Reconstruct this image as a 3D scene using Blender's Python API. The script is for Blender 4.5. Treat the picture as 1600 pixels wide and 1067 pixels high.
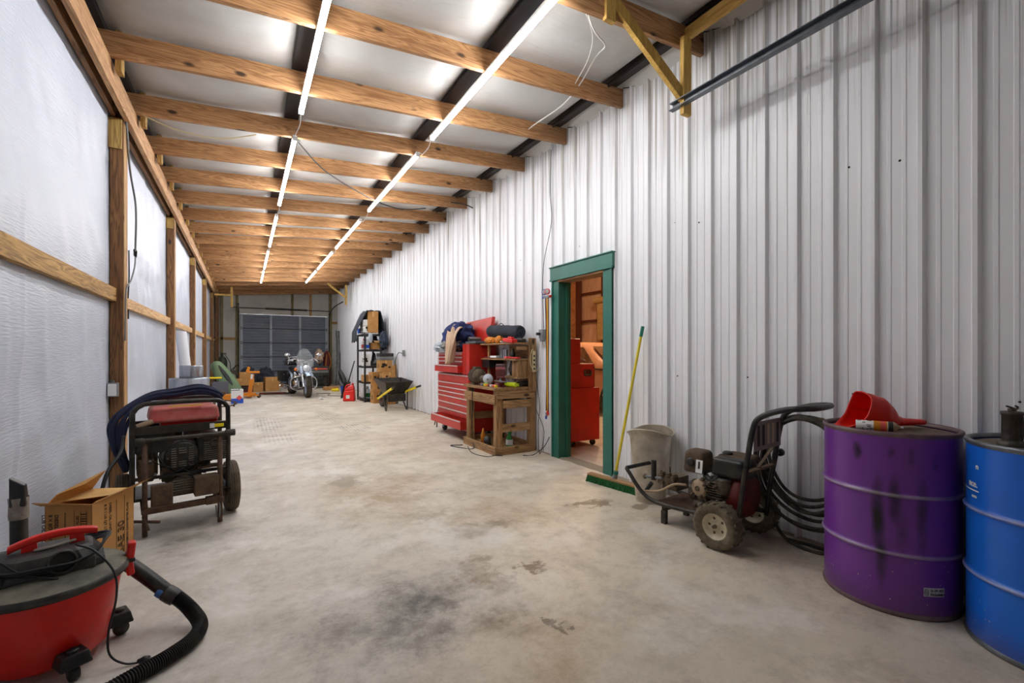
import bpy, bmesh, math, random
from mathutils import Vector, Matrix, Euler, noise
PI = math.pi
for o in list(bpy.data.objects):
    bpy.data.objects.remove(o)
scene = bpy.context.scene
col = scene.collection

# ---------------------------------------------------------------- camera, world, exposure
FPX = 711.1
cam_data = bpy.data.cameras.new('camera')
cam = bpy.data.objects.new('camera', cam_data); col.objects.link(cam)
cam.location = (0, 0, 1.28)
cam.rotation_euler = (PI/2, 0, -math.atan(418/FPX))
cam_data.sensor_width = 36.0
cam_data.lens = 36.0*FPX/1600
cam_data.shift_y = (551-533.5)/1600
cam_data.clip_start = 0.02
scene.camera = cam
world = bpy.data.worlds.new('world'); scene.world = world
world.use_nodes = True
bgn = world.node_tree.nodes['Background']
bgn.inputs[0].default_value = (0.85, 0.92, 1.0, 1); bgn.inputs[1].default_value = 2.5
scene.view_settings.view_transform = 'Standard'
scene.view_settings.look = 'None'
scene.view_settings.gamma = 1.0
scene.view_settings.use_curve_mapping = False
scene.view_settings.exposure = 1.75
scene.cycles.max_bounces = 10
scene.cycles.diffuse_bounces = 7
scene.cycles.sample_clamp_indirect = 6.0
scene.cycles.caustics_reflective = False
scene.cycles.caustics_refractive = False
TUBE_POWER = 21.0

# ---------------------------------------------------------------- materials
def lin(c):
    return tuple((v/255/12.92 if v/255 <= 0.04045 else ((v/255+0.055)/1.055)**2.4) for v in c)+(1.0,)
MATS = {}
def nodes_of(name):
    m = bpy.data.materials.new(name); m.use_nodes = True
    nt = m.node_tree
    return m, nt, nt.nodes['Principled BSDF']
def mk(name, c, rough=0.5, metal=0.0, dirt=None, amt=0.35, scale=6.0, bump=0.0, bscale=40.0, stretch=(1, 1, 1), coat=0.0, spec=None, emit=None, es=0, alpha=None, trans=None, detail=5):
    """procedural material: base colour mixed with a dirt colour by stretched noise, noise bump"""
    m, nt, b = nodes_of(name)
    b.inputs['Roughness'].default_value = rough
    b.inputs['Metallic'].default_value = metal
    b.inputs['Base Color'].default_value = lin(c)
    if spec is not None: b.inputs['Specular IOR Level'].default_value = spec
    if coat: b.inputs['Coat Weight'].default_value = coat
    if emit: b.inputs['Emission Color'].default_value = lin(emit); b.inputs['Emission Strength'].default_value = es
    if alpha is not None: b.inputs['Alpha'].default_value = alpha
    if trans is not None: b.inputs['Transmission Weight'].default_value = trans
    tc = nt.nodes.new('ShaderNodeTexCoord'); mp = nt.nodes.new('ShaderNodeMapping')
    mp.inputs['Scale'].default_value = stretch
    nt.links.new(tc.outputs['Object'], mp.inputs['Vector'])
    oi = nt.nodes.new('ShaderNodeObjectInfo')
    va = nt.nodes.new('ShaderNodeVectorMath'); va.operation = 'MULTIPLY_ADD'
    va.inputs[1].default_value = (1, 1, 1)
    sc = nt.nodes.new('ShaderNodeMath'); sc.operation = 'MULTIPLY'; sc.inputs[1].default_value = 17.3
    nt.links.new(oi.outputs['Random'], sc.inputs[0])
    nt.links.new(mp.outputs[0], va.inputs[0]); nt.links.new(sc.outputs[0], va.inputs[2])
    if dirt is not None:
        n = nt.nodes.new('ShaderNodeTexNoise'); n.inputs['Scale'].default_value = scale; n.inputs['Detail'].default_value = detail
        n.inputs['Roughness'].default_value = 0.62
        nt.links.new(va.outputs[0], n.inputs['Vector'])
        r = nt.nodes.new('ShaderNodeValToRGB')
        r.color_ramp.elements[0].position = 0.5-amt*0.55; r.color_ramp.elements[0].color = (0, 0, 0, 1)
        r.color_ramp.elements[1].position = min(0.99, 0.98-amt*0.5); r.color_ramp.elements[1].color = (1, 1, 1, 1)
        nt.links.new(n.outputs['Fac'], r.inputs[0])
        x = nt.nodes.new('ShaderNodeMix'); x.data_type = 'RGBA'
        x.inputs[6].default_value = lin(c); x.inputs[7].default_value = lin(dirt)
        nt.links.new(r.outputs[0], x.inputs[0]); nt.links.new(x.outputs[2], b.inputs['Base Color'])
    if bump:
        n2 = nt.nodes.new('ShaderNodeTexNoise'); n2.inputs['Scale'].default_value = bscale
        nt.links.new(va.outputs[0], n2.inputs['Vector'])
        bp = nt.nodes.new('ShaderNodeBump'); bp.inputs['Strength'].default_value = bump; bp.inputs['Distance'].default_value = 0.01
        nt.links.new(n2.outputs['Fac'], bp.inputs['Height']); nt.links.new(bp.outputs[0], b.inputs['Normal'])
    MATS[name] = m
    return m
def wood(name, c, dark, axis=0, knots=True, grime=None):
    m, nt, b = nodes_of(name)
    b.inputs['Roughness'].default_value = 0.7
    L = nt.links.new
    tc = nt.nodes.new('ShaderNodeTexCoord'); oi = nt.nodes.new('ShaderNodeObjectInfo')
    mul = nt.nodes.new('ShaderNodeMath'); mul.operation = 'MULTIPLY'; mul.inputs[1].default_value = 31.0
    L(oi.outputs['Random'], mul.inputs[0])
    ad = nt.nodes.new('ShaderNodeVectorMath'); ad.operation = 'ADD'
    L(tc.outputs['Object'], ad.inputs[0]); L(mul.outputs[0], ad.inputs[1])
    mp = nt.nodes.new('ShaderNodeMapping'); s = [14.0, 14.0, 14.0]; s[axis] = 0.9
    mp.inputs['Scale'].default_value = s
    L(ad.outputs[0], mp.inputs['Vector'])
    n = nt.nodes.new('ShaderNodeTexNoise'); n.inputs['Scale'].default_value = 1.3; n.inputs['Detail'].default_value = 3; n.inputs['Distortion'].default_value = 0.6
    L(mp.outputs[0], n.inputs['Vector'])
    w = nt.nodes.new('ShaderNodeMath'); w.operation = 'MULTIPLY'; w.inputs[1].default_value = 9.0
    L(n.outputs['Fac'], w.inputs[0])
    f = nt.nodes.new('ShaderNodeMath'); f.operation = 'PINGPONG'; f.inputs[1].default_value = 0.5
    L(w.outputs[0], f.inputs[0])
    r = nt.nodes.new('ShaderNodeValToRGB')
    r.color_ramp.elements[0].color = lin(dark); r.color_ramp.elements[1].color = lin(c)
    r.color_ramp.elements[0].position = -0.0; r.color_ramp.elements[1].position = 0.42
    L(f.outputs[0], r.inputs[0])
    outc = r.outputs[0]
    # broad tone changes
    n3 = nt.nodes.new('ShaderNodeTexNoise'); n3.inputs['Scale'].default_value = 0.9; L(mp.outputs[0], n3.inputs['Vector'])
    x0 = nt.nodes.new('ShaderNodeMix'); x0.data_type = 'RGBA'; x0.blend_type = 'MULTIPLY'
    r3 = nt.nodes.new('ShaderNodeValToRGB'); r3.color_ramp.elements[0].color = (0.62, 0.55, 0.48, 1); r3.color_ramp.elements[0].position = 0.35; r3.color_ramp.elements[1].position = 0.6
    L(n3.outputs['Fac'], r3.inputs[0]); x0.inputs[0].default_value = 0.7
    L(outc, x0.inputs[6]); L(r3.outputs[0], x0.inputs[7]); outc = x0.outputs[2]
    if knots:
        mp2 = nt.nodes.new('ShaderNodeMapping'); s2 = [5.5, 5.5, 5.5]; s2[axis] = 2.6
        mp2.inputs['Scale'].default_value = s2; L(ad.outputs[0], mp2.inputs['Vector'])
        v = nt.nodes.new('ShaderNodeTexVoronoi'); v.inputs['Scale'].default_value = 1.0; L(mp2.outputs[0], v.inputs['Vector'])
        rk = nt.nodes.new('ShaderNodeValToRGB'); rk.color_ramp.elements[0].color = (1, 1, 1, 1); rk.color_ramp.elements[1].color = (0, 0, 0, 1)
        rk.color_ramp.elements[0].position = 0.07; rk.color_ramp.elements[1].position = 0.14
        L(v.outputs['Distance'], rk.inputs[0])
        x1 = nt.nodes.new('ShaderNodeMix'); x1.data_type = 'RGBA'; L(rk.outputs[0], x1.inputs[0])
        x1.inputs[7].default_value = lin(tuple(int(q*0.45) for q in dark)); L(outc, x1.inputs[6]); outc = x1.outputs[2]
    if grime:   # (axis, start, end): blackened end of the board
        sp = nt.nodes.new('ShaderNodeSeparateXYZ'); L(tc.outputs['Object'], sp.inputs[0])
        mr = nt.nodes.new('ShaderNodeMapRange'); mr.inputs[1].default_value = grime[1]; mr.inputs[2].default_value = grime[2]
        L(sp.outputs[grime[0]], mr.inputs[0])
        mm = nt.nodes.new('ShaderNodeMath'); mm.operation = 'MULTIPLY'; L(mr.outputs[0], mm.inputs[0]); 
        L(n3.outputs['Fac'], mm.inputs[1])
        x2 = nt.nodes.new('ShaderNodeMix'); x2.data_type = 'RGBA'; L(mm.outputs[0], x2.inputs[0])
        x2.inputs[7].default_value = lin((30, 20, 14)); L(outc, x2.inputs[6]); outc = x2.outputs[2]
    L(outc, b.inputs['Base Color'])
    bp = nt.nodes.new('ShaderNodeBump'); bp.inputs['Strength'].default_value = 0.25; bp.inputs['Distance'].default_value = 0.004
    L(f.outputs[0], bp.inputs['Height']); L(bp.outputs[0], b.inputs['Normal'])
    MATS[name] = m
    return m

# ---------------------------------------------------------------- mesh building
def catmull(pts, n=6, closed=False):
    P = [Vector(p) for p in pts]
    if len(P) < 3 or n <= 1: return P
    out = []
    N = len(P)
    for i in range(N if closed else N-1):
        p1 = P[i]; p2 = P[(i+1) % N]
        p0 = P[i-1] if (i > 0 or closed) else p1+(p1-p2)
        p3 = P[(i+2) % N] if (i+2 < N or closed) else p2+(p2-p1)
        for k in range(n):
            t = k/n
            out.append(0.5*((2*p1)+(-p0+p2)*t+(2*p0-5*p1+4*p2-p3)*t*t+(-p0+3*p1-3*p2+p3)*t*t*t))
    if not closed: out.append(P[-1])
    return out
class M:
    def __init__(s):
        s.v = []; s.f = []; s.mi = []; s.sm = []; s.mats = []
    def idx(s, mat):
        if mat not in s.mats: s.mats.append(mat)
        return s.mats.index(mat)
    def add(s, vs, fs, mat, smooth=False, xf=None):
        b = len(s.v)
        s.v += [tuple(xf @ Vector(v)) if xf else tuple(v) for v in vs]
        k = s.idx(mat)
        for f in fs:
            s.f.append(tuple(i+b for i in f)); s.mi.append(k); s.sm.append(smooth)
        return s
    def box(s, c, d, mat, rot=None, taper=1.0):
        x, y, z = d[0]/2, d[1]/2, d[2]/2; t = taper
        vs = [(-x*1, -y*1, -z), (x, -y, -z), (x, y, -z), (-x, y, -z), (-x*t, -y*t, z), (x*t, -y*t, z), (x*t, y*t, z), (-x*t, y*t, z)]
        fs = [(0, 3, 2, 1), (4, 5, 6, 7), (0, 1, 5, 4), (1, 2, 6, 5), (2, 3, 7, 6), (3, 0, 4, 7)]
        xf = Matrix.Translation(c) @ (Euler(rot).to_matrix().to_4x4() if rot else Matrix.Identity(4))
        return s.add(vs, fs, mat, False, xf)
    def bx(s, x0, x1, y0, y1, z0, z1, mat):
        return s.box(((x0+x1)/2, (y0+y1)/2, (z0+z1)/2), (x1-x0, y1-y0, z1-z0), mat)
    def hexa(s, b4, t4, mat):
        return s.add(list(b4)+list(t4), [(0, 3, 2, 1), (4, 5, 6, 7), (0, 1, 5, 4), (1, 2, 6, 5), (2, 3, 7, 6), (3, 0, 4, 7)], mat)
    def beam(s, p0, p1, w, h, mat, up=(0, 0, 1)):
        p0 = Vector(p0); p1 = Vector(p1); d = (p1-p0); L = d.length; d.normalize()
        u = Vector(up)
        if abs(d.dot(u)) > 0.98: u = Vector((0, 1, 0))
        side = d.cross(u).normalized(); up2 = side.cross(d).normalized()
        xf = Matrix.Translation((p0+p1)/2) @ Matrix((side, d, up2)).transposed().to_4x4()
        x, y, z = w/2, L/2, h/2
        vs = [(-x, -y, -z), (x, -y, -z), (x, y, -z), (-x, y, -z), (-x, -y, z), (x, -y, z), (x, y, z), (-x, y, z)]
        return s.add(vs, [(0, 3, 2, 1), (4, 5, 6, 7), (0, 1, 5, 4), (1, 2, 6, 5), (2, 3, 7, 6), (3, 0, 4, 7)], mat, False, xf)
    def lathe(s, prof, mat, o=(0, 0, 0), axis=(0, 0, 1), seg=24, smooth=True, sx=1.0, sy=1.0, cap=True):
        a = Vector(axis).normalized(); q = Vector((0, 0, 1)).rotation_difference(a)
        xf = Matrix.Translation(o) @ q.to_matrix().to_4x4()
        vs = []; fs = []
        for r, h in prof:
            for k in range(seg):
                t = 2*PI*k/seg; vs.append((r*math.cos(t)*sx, r*math.sin(t)*sy, h))
        for i in range(len(prof)-1):
            for k in range(seg):
                k2 = (k+1) % seg
                fs.append((i*seg+k, i*seg+k2, (i+1)*seg+k2, (i+1)*seg+k))
        s.add(vs, fs, mat, smooth, xf)
        if cap:
            for i, rev in ((0, True), (len(prof)-1, False)):
                if prof[i][0] > 1e-5:
                    ring = [vs[i*seg+k] for k in range(seg)]
                    s.add(ring, [tuple(range(seg))[::-1] if rev else tuple(range(seg))], mat, False, xf)
        return s
    def cyl(s, p0, p1, r, mat, r2=None, seg=16):
        p0 = Vector(p0); p1 = Vector(p1); d = p1-p0
        return s.lathe([(r, 0), (r if r2 is None else r2, d.length)], mat, p0, d, seg)
    def tube(s, pts, r, mat, seg=8, n=6, closed=False, flat=1.0, radii=None):
        P = catmull(pts, n, closed); N = len(P)
        if N < 2: return s
        t0 = (P[1]-P[0]).normalized()
        ref = Vector((0, 0, 1)) if abs(t0.z) < 0.9 else Vector((1, 0, 0))
        nrm = t0.cross(ref).normalized(); vs = []; prev = t0
        for i in range(N):
            if closed: t = (P[(i+1) % N]-P[i-1])
            else: t = P[min(i+1, N-1)]-P[max(i-1, 0)]
            t = t.normalized() if t.length > 1e-9 else prev
            q = prev.rotation_difference(t); nrm = (q @ nrm); nrm = (nrm-t*nrm.dot(t)).normalized(); prev = t
            b = t.cross(nrm)
            rr = r if radii is None else radii(i/(N-1))
            for k in range(seg):
                a = 2*PI*k/seg
                vs.append(P[i]+nrm*math.cos(a)*rr+b*math.sin(a)*rr*flat)
        fs = []
        for i in range(N if closed else N-1):
            j = (i+1) % N
            for k in range(seg):
                k2 = (k+1) % seg
                fs.append((i*seg+k, i*seg+k2, j*seg+k2, j*seg+k))
        if not closed:
            fs.append(tuple(range(seg))[::-1]); fs.append(tuple((N-1)*seg+k for k in range(seg)))
        return s.add(vs, fs, mat, True)
    def prism(s, poly, h, mat, o=(0, 0, 0), u=(1, 0, 0), v=(0, 0, 1), smooth=False, c0=0.0):
        """polygon (a,b) in plane u,v extruded h along u x v, centred"""
        u = Vector(u); v = Vector(v); w = u.cross(v); o = Vector(o); n = len(poly)
        A = [o+u*a+v*b+w*(c0-h/2) for a, b in poly]; B = [p+w*h for p in A]
        fs = [tuple(range(n))[::-1], tuple(range(n, 2*n))]+[(i, (i+1) % n, (i+1) % n+n, i+n) for i in range(n)]
        return s.add(A+B, fs, mat, smooth)
    def grid(s, fn, nu, nv, mat, smooth=True, thick=0.0):
        vs = [Vector(fn(i/nu, j/nv)) for j in range(nv+1) for i in range(nu+1)]
        fs = [(j*(nu+1)+i, j*(nu+1)+i+1, (j+1)*(nu+1)+i+1, (j+1)*(nu+1)+i) for j in range(nv) for i in range(nu)]
        return s.add(vs, fs, mat, smooth)
    def blob(s, c, d, mat, amp=0.15, freq=3.0, seed=0, sub=4, flat=None, ridge=False):
        bm = bmesh.new(); bmesh.ops.create_icosphere(bm, subdivisions=sub, radius=1.0)
        vs = []; c = Vector(c)
        for v in bm.verts:
            p = v.co.copy(); q = p*freq+Vector((seed*3.1, seed*7.7, seed*1.3))
            n1 = noise.noise(q)
            if ridge: n1 = 0.6-2.2*abs(n1)+0.35*noise.noise(q*2.3)
            p = p*(1+amp*n1)
            w = Vector((p.x*d[0], p.y*d[1], p.z*d[2]))
            if flat is not None and w.z < flat: w.z = flat
            vs.append(c+w)
        fs = [tuple(v.index for v in f.verts) for f in bm.faces]; bm.free()
        return s.add(vs, fs, mat, True)
    def build(s, name, parent=None, bevel=0.0, solid=0.0, seg=2, sub=0, loc=None):
        me = bpy.data.meshes.new(name)
        me.from_pydata(s.v, [], s.f); me.update()
        for m in s.mats: me.materials.append(MATS[m])
        me.polygons.foreach_set('material_index', s.mi)
        me.polygons.foreach_set('use_smooth', s.sm)
        bm = bmesh.new(); bm.from_mesh(me); bmesh.ops.recalc_face_normals(bm, faces=bm.faces); bm.to_mesh(me); bm.free()
        o = bpy.data.objects.new(name, me); col.objects.link(o)
        if parent: o.parent = parent
        if loc: o.location = loc
        if solid:
            md = o.modifiers.new('solid', 'SOLIDIFY'); md.thickness = solid; md.offset = 0
        if sub:
            md = o.modifiers.new('sub', 'SUBSURF'); md.levels = sub; md.render_levels = sub
        if bevel:
            md = o.modifiers.new('bevel', 'BEVEL'); md.width = bevel; md.segments = seg; md.limit_method = 'ANGLE'; md.angle_limit = math.radians(40)
        return o
def tag(o, label=None, cat=None, group=None, kind=None):
    if label: o['label'] = label
    if cat: o['category'] = cat
    if group: o['group'] = group
    if kind: o['kind'] = kind
    return o
def thing(name, label, cat, loc=(0, 0, 0), rz=0.0, group=None, rot=None):
    o = bpy.data.objects.new(name, None); col.objects.link(o)
    o.location = loc; o.rotation_euler = rot if rot else (0, 0, rz)
    o.empty_display_size = 0.1
    return tag(o, label, cat, group)
def struct(m, name, **k):
    return tag(m.build(name, **k), kind='structure')
def local(t, pts):
    R = Euler(t.rotation_euler).to_matrix().transposed(); L = Vector(t.location)
    return [R @ (Vector(p)-L) for p in pts]
def dup(o, loc=None, rz=None, label=None, parent=None, group=None):
    c = o.copy(); col.objects.link(c)
    if parent: c.parent = parent
    if loc is not None: c.location = loc
    if rz is not None: c.rotation_euler = (0, 0, rz)
    if label: c['label'] = label
    if group: c['group'] = group
    for ch in list(o.children):
        dup(ch, parent=c)
    return c
def lettering(name, body, size, mat, parent, loc, rot, align='LEFT', bold=0.0, sx=1.0, outline=0.0):
    cu = bpy.data.curves.new(name, 'FONT'); cu.body = body; cu.size = size; cu.align_x = align; cu.extrude = 0.0006; cu.offset = bold
    if outline: cu.fill_mode = 'NONE'; cu.extrude = 0; cu.bevel_depth = outline; cu.bevel_resolution = 0; cu.resolution_u = 4
    tmp = bpy.data.objects.new('tmp', cu); col.objects.link(tmp)
    dg = bpy.context.evaluated_depsgraph_get(); dg.update()
    me = bpy.data.meshes.new_from_object(tmp.evaluated_get(dg)); me.name = name
    bpy.data.objects.remove(tmp)
    me.materials.clear(); me.materials.append(MATS[mat])
    o = bpy.data.objects.new(name, me); col.objects.link(o)
    o.parent = parent; o.location = loc; o.rotation_euler = rot; o.scale = (sx, 1, 1)
    return o
# ---------------------------------------------------------------- the palette
wood('rafter wood', (204, 156, 108), (158, 110, 68), 0, grime=(0, 2.7, 3.3))
wood('beam wood', (202, 158, 112), (160, 116, 76), 1)
wood('plate wood', (150, 112, 74), (112, 78, 46), 1)
wood('post wood', (142, 100, 58), (96, 64, 38), 2)
wood('post edge wood', (200, 158, 100), (150, 108, 62), 2)
wood('pale wood', (226, 190, 140), (196, 150, 100), 1, knots=False)
wood('rail wood', (194, 152, 88), (140, 104, 54), 1)
wood('yellow wood', (214, 176, 92), (184, 142, 66), 2, knots=False)
wood('yellow wood y', (206, 166, 90), (174, 132, 62), 1, knots=False)
wood('block wood', (196, 160, 88), (150, 118, 62), 2, knots=False)
wood('stud wood', (150, 138, 96), (110, 96, 62), 2, knots=False)
wood('bench wood', (184, 146, 100), (132, 96, 60), 0)
wood('bench wood y', (178, 138, 92), (122, 88, 54), 1)
wood('bench wood z', (176, 136, 90), (116, 84, 52), 2)
mk('white', (232, 232, 232), 0.5)
mk('black plastic', (22, 22, 24), 0.42, dirt=(70, 66, 60), amt=0.2, scale=9)
mk('rubber', (28, 27, 26), 0.8, dirt=(92, 80, 64), amt=0.3, scale=12, bump=0.3)
mk('dusty rubber', (58, 50, 42), 0.9, dirt=(116, 98, 74), amt=0.5, scale=14, bump=0.5)
mk('black metal', (24, 24, 26), 0.4, metal=0.3, dirt=(86, 76, 62), amt=0.22, scale=8)
mk('grey metal', (128, 128, 128), 0.4, metal=0.7, dirt=(88, 80, 70), amt=0.3)
mk('galvanised', (150, 156, 162), 0.32, metal=0.8, dirt=(98, 100, 104), amt=0.45, scale=14)
mk('chrome', (225, 225, 230), 0.12, metal=1.0)
mk('rust', (104, 76, 54), 0.75, metal=0.2, dirt=(62, 44, 34), amt=0.5, scale=20, bump=0.3)
mk('grimy brown', (112, 88, 62), 0.8, dirt=(56, 46, 38), amt=0.5, scale=14, bump=0.3)
mk('engine grime', (56, 50, 44), 0.65, metal=0.3, dirt=(120, 104, 80), amt=0.45, scale=16, bump=0.4)
mk('alloy', (150, 148, 142), 0.45, metal=0.6, dirt=(84, 76, 66), amt=0.45, scale=16)
mk('red paint', (208, 32, 22), 0.35, dirt=(150, 24, 18), amt=0.3, scale=4)
mk('chest red', (204, 44, 32), 0.35, dirt=(160, 34, 26), amt=0.3, scale=3)
mk('red plastic', (236, 34, 22), 0.35, dirt=(176, 22, 16), amt=0.3, scale=3, bump=0.05)
mk('tank red', (196, 44, 40), 0.4, dirt=(214, 150, 140), amt=0.35, scale=7)
mk('dark red', (112, 24, 18), 0.5, dirt=(60, 22, 18), amt=0.45, scale=10)
mk('maroon', (128, 52, 58), 0.45, dirt=(80, 44, 42), amt=0.35, scale=14)
mk('cardboard', (196, 146, 84), 0.85, dirt=(168, 120, 66), amt=0.4, scale=5)
mk('cardboard inside', (218, 176, 112), 0.85, dirt=(190, 146, 88), amt=0.3, scale=6)
mk('cardboard dark', (150, 106, 58), 0.85, dirt=(118, 82, 46), amt=0.4, scale=6)
mk('ink', (44, 34, 24), 0.8)
mk('green trim', (40, 112, 98), 0.38, dirt=(30, 92, 80), amt=0.35, scale=3, bump=0.04, bscale=8)
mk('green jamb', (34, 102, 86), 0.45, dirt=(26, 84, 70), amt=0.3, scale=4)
mk('broom green', (26, 110, 46), 0.9, dirt=(12, 60, 26), amt=0.5, scale=60, bump=0.8, bscale=120)
mk('cap green', (16, 112, 92), 0.45)
mk('broom yellow', (226, 204, 40), 0.35, dirt=(196, 176, 60), amt=0.3, scale=5)
mk('bright yellow', (246, 220, 20), 0.4)
mk('hi vis', (206, 226, 30), 0.45)
mk('orange paint', (228, 140, 24), 0.45, dirt=(190, 112, 26), amt=0.3)
mk('bin plastic', (228, 220, 204), 0.7, dirt=(128, 112, 90), amt=0.5, scale=5, bump=0.15, detail=9)
mk('bin inside', (168, 156, 136), 0.8, dirt=(100, 88, 72), amt=0.6, scale=6)
mk('navy cloth', (34, 42, 72), 0.9, dirt=(20, 26, 48), amt=0.4, bump=0.2)
mk('blue cloth', (44, 58, 112), 0.9, dirt=(24, 32, 70), amt=0.45, bump=0.2)
mk('beige cloth', (208, 180, 154), 0.9, dirt=(178, 150, 124), amt=0.4, bump=0.2)
mk('grey cloth', (160, 156, 152), 0.9, dirt=(126, 122, 118), amt=0.4, bump=0.2)
mk('pale cloth', (196, 202, 208), 0.9, dirt=(160, 168, 178), amt=0.4, bump=0.2)
mk('charcoal cloth', (30, 34, 42), 0.88, dirt=(54, 60, 72), amt=0.4, bump=0.25)
mk('slate cloth', (62, 74, 94), 0.85, dirt=(38, 44, 58), amt=0.5, bump=0.25)
mk('cable white', (222, 220, 216), 0.5)
mk('cable black', (20, 20, 22), 0.5)
mk('cable beige', (206, 190, 150), 0.5)
mk('silver wrap', (178, 182, 188), 0.25, metal=0.75, dirt=(132, 136, 144), amt=0.45, scale=18, stretch=(1, 1, 0.2))
mk('white foam', (228, 232, 240), 0.6, bump=0.2, bscale=20)
mk('sage green', (124, 150, 112), 0.4, dirt=(100, 126, 92), amt=0.35, scale=3)
mk('cylinder green', (54, 62, 44), 0.55, dirt=(36, 40, 30), amt=0.4)
mk('blue label', (28, 84, 196), 0.45)
mk('blue plastic', (24, 70, 176), 0.4)
mk('grey panel', (96, 98, 108), 0.6)
mk('grey plastic', (128, 130, 130), 0.6, dirt=(96, 96, 96), amt=0.3)
mk('paper white', (226, 226, 224), 0.7)
mk('red label', (220, 88, 78), 0.6)
mk('silver paint', (176, 190, 208), 0.22, metal=0.5)
mk('leather black', (14, 14, 16), 0.35)
mk('lens', (236, 240, 244), 0.08, metal=0.6)
mk('amber', (236, 120, 34), 0.3)
mk('smoke glass', (150, 156, 160), 0.05, alpha=0.38)
mk('clear glass', (200, 204, 206), 0.05, alpha=0.25)
mk('bottle green', (46, 150, 70), 0.2, alpha=0.75)
mk('clear plastic', (196, 206, 212), 0.25, alpha=0.65)
mk('steel rung', (176, 178, 176), 0.45, metal=0.2, dirt=(100, 98, 92), amt=0.4, scale=9)
mk('fabric grey', (96, 98, 98), 0.8, dirt=(70, 72, 72), amt=0.4)
mk('cabinet red', (214, 40, 16), 0.4, dirt=(160, 28, 14), amt=0.3, scale=3)
mk('car paint', (206, 160, 130), 0.35, dirt=(180, 128, 96), amt=0.4, scale=3)
mk('car glass', (92, 64, 44), 0.12, dirt=(150, 112, 82), amt=0.3, scale=4)
mk('kraft insulation', (186, 148, 118), 0.5, dirt=(232, 204, 176), amt=0.3, scale=5, stretch=(1, 1, 0.35), bump=0.3, bscale=9)
mk('steel red', (84, 38, 20), 0.5)
mk('shade slats', (198, 166, 112), 0.6, dirt=(150, 116, 70), amt=0.45, scale=14, stretch=(0.3, 0.3, 3))
mk('tread dust', (70, 62, 52), 0.9, dirt=(124, 110, 88), amt=0.5, scale=20, bump=0.6, bscale=90)
mk('rim cream', (214, 206, 182), 0.45, dirt=(166, 150, 120), amt=0.4, scale=12)
mk('drum lid dust', (132, 116, 100), 0.85, dirt=(96, 80, 68), amt=0.55, scale=6, bump=0.25, bscale=24)
mk('rim dust', (92, 60, 78), 0.5, dirt=(120, 104, 96), amt=0.4, scale=14)
mk('pump metal', (96, 90, 84), 0.55, metal=0.6, dirt=(64, 58, 54), amt=0.5, scale=24, bump=0.4)
mk('vac lid grey', (44, 44, 44), 0.7, dirt=(150, 142, 120), amt=0.42, scale=5, detail=8)
mk('vac black', (20, 20, 22), 0.4, dirt=(86, 80, 70), amt=0.16, scale=8)
mk('vac head', (30, 30, 33), 0.5, dirt=(100, 92, 80), amt=0.15, scale=6)
mk('tan plastic', (168, 144, 116), 0.6)
mk('blue tape', (60, 120, 190), 0.5)
mk('tape silver', (166, 158, 148), 0.4, dirt=(110, 98, 88), amt=0.5, scale=30)
mk('decal brown', (92, 78, 66), 0.5, dirt=(132, 118, 104), amt=0.5, scale=20, stretch=(6, 1, 1))
mk('box grey', (140, 142, 144), 0.45, metal=0.4)
mk('dark steel', (44, 36, 32), 0.5, metal=0.3)
mk('band black', (34, 32, 36), 0.5)
mk('track steel', (124, 128, 134), 0.35, metal=0.6, dirt=(84, 88, 94), amt=0.4, scale=12)
mk('label grey', (196, 192, 192), 0.45)
mk('soil', (150, 138, 122), 0.95)
m_, nt_, b_ = nodes_of('tube light'); MATS['tube light'] = m_
b_.inputs['Base Color'].default_value = (0.9, 0.9, 0.9, 1)
b_.inputs['Emission Color'].default_value = (0.98, 0.99, 1.0, 1); b_.inputs['Emission Strength'].default_value = TUBE_POWER
m_, nt_, b_ = nodes_of('warm lamp'); MATS['warm lamp'] = m_
b_.inputs['Emission Color'].default_value = (1.0, 0.72, 0.46, 1); b_.inputs['Emission Strength'].default_value = 105.0

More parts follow.
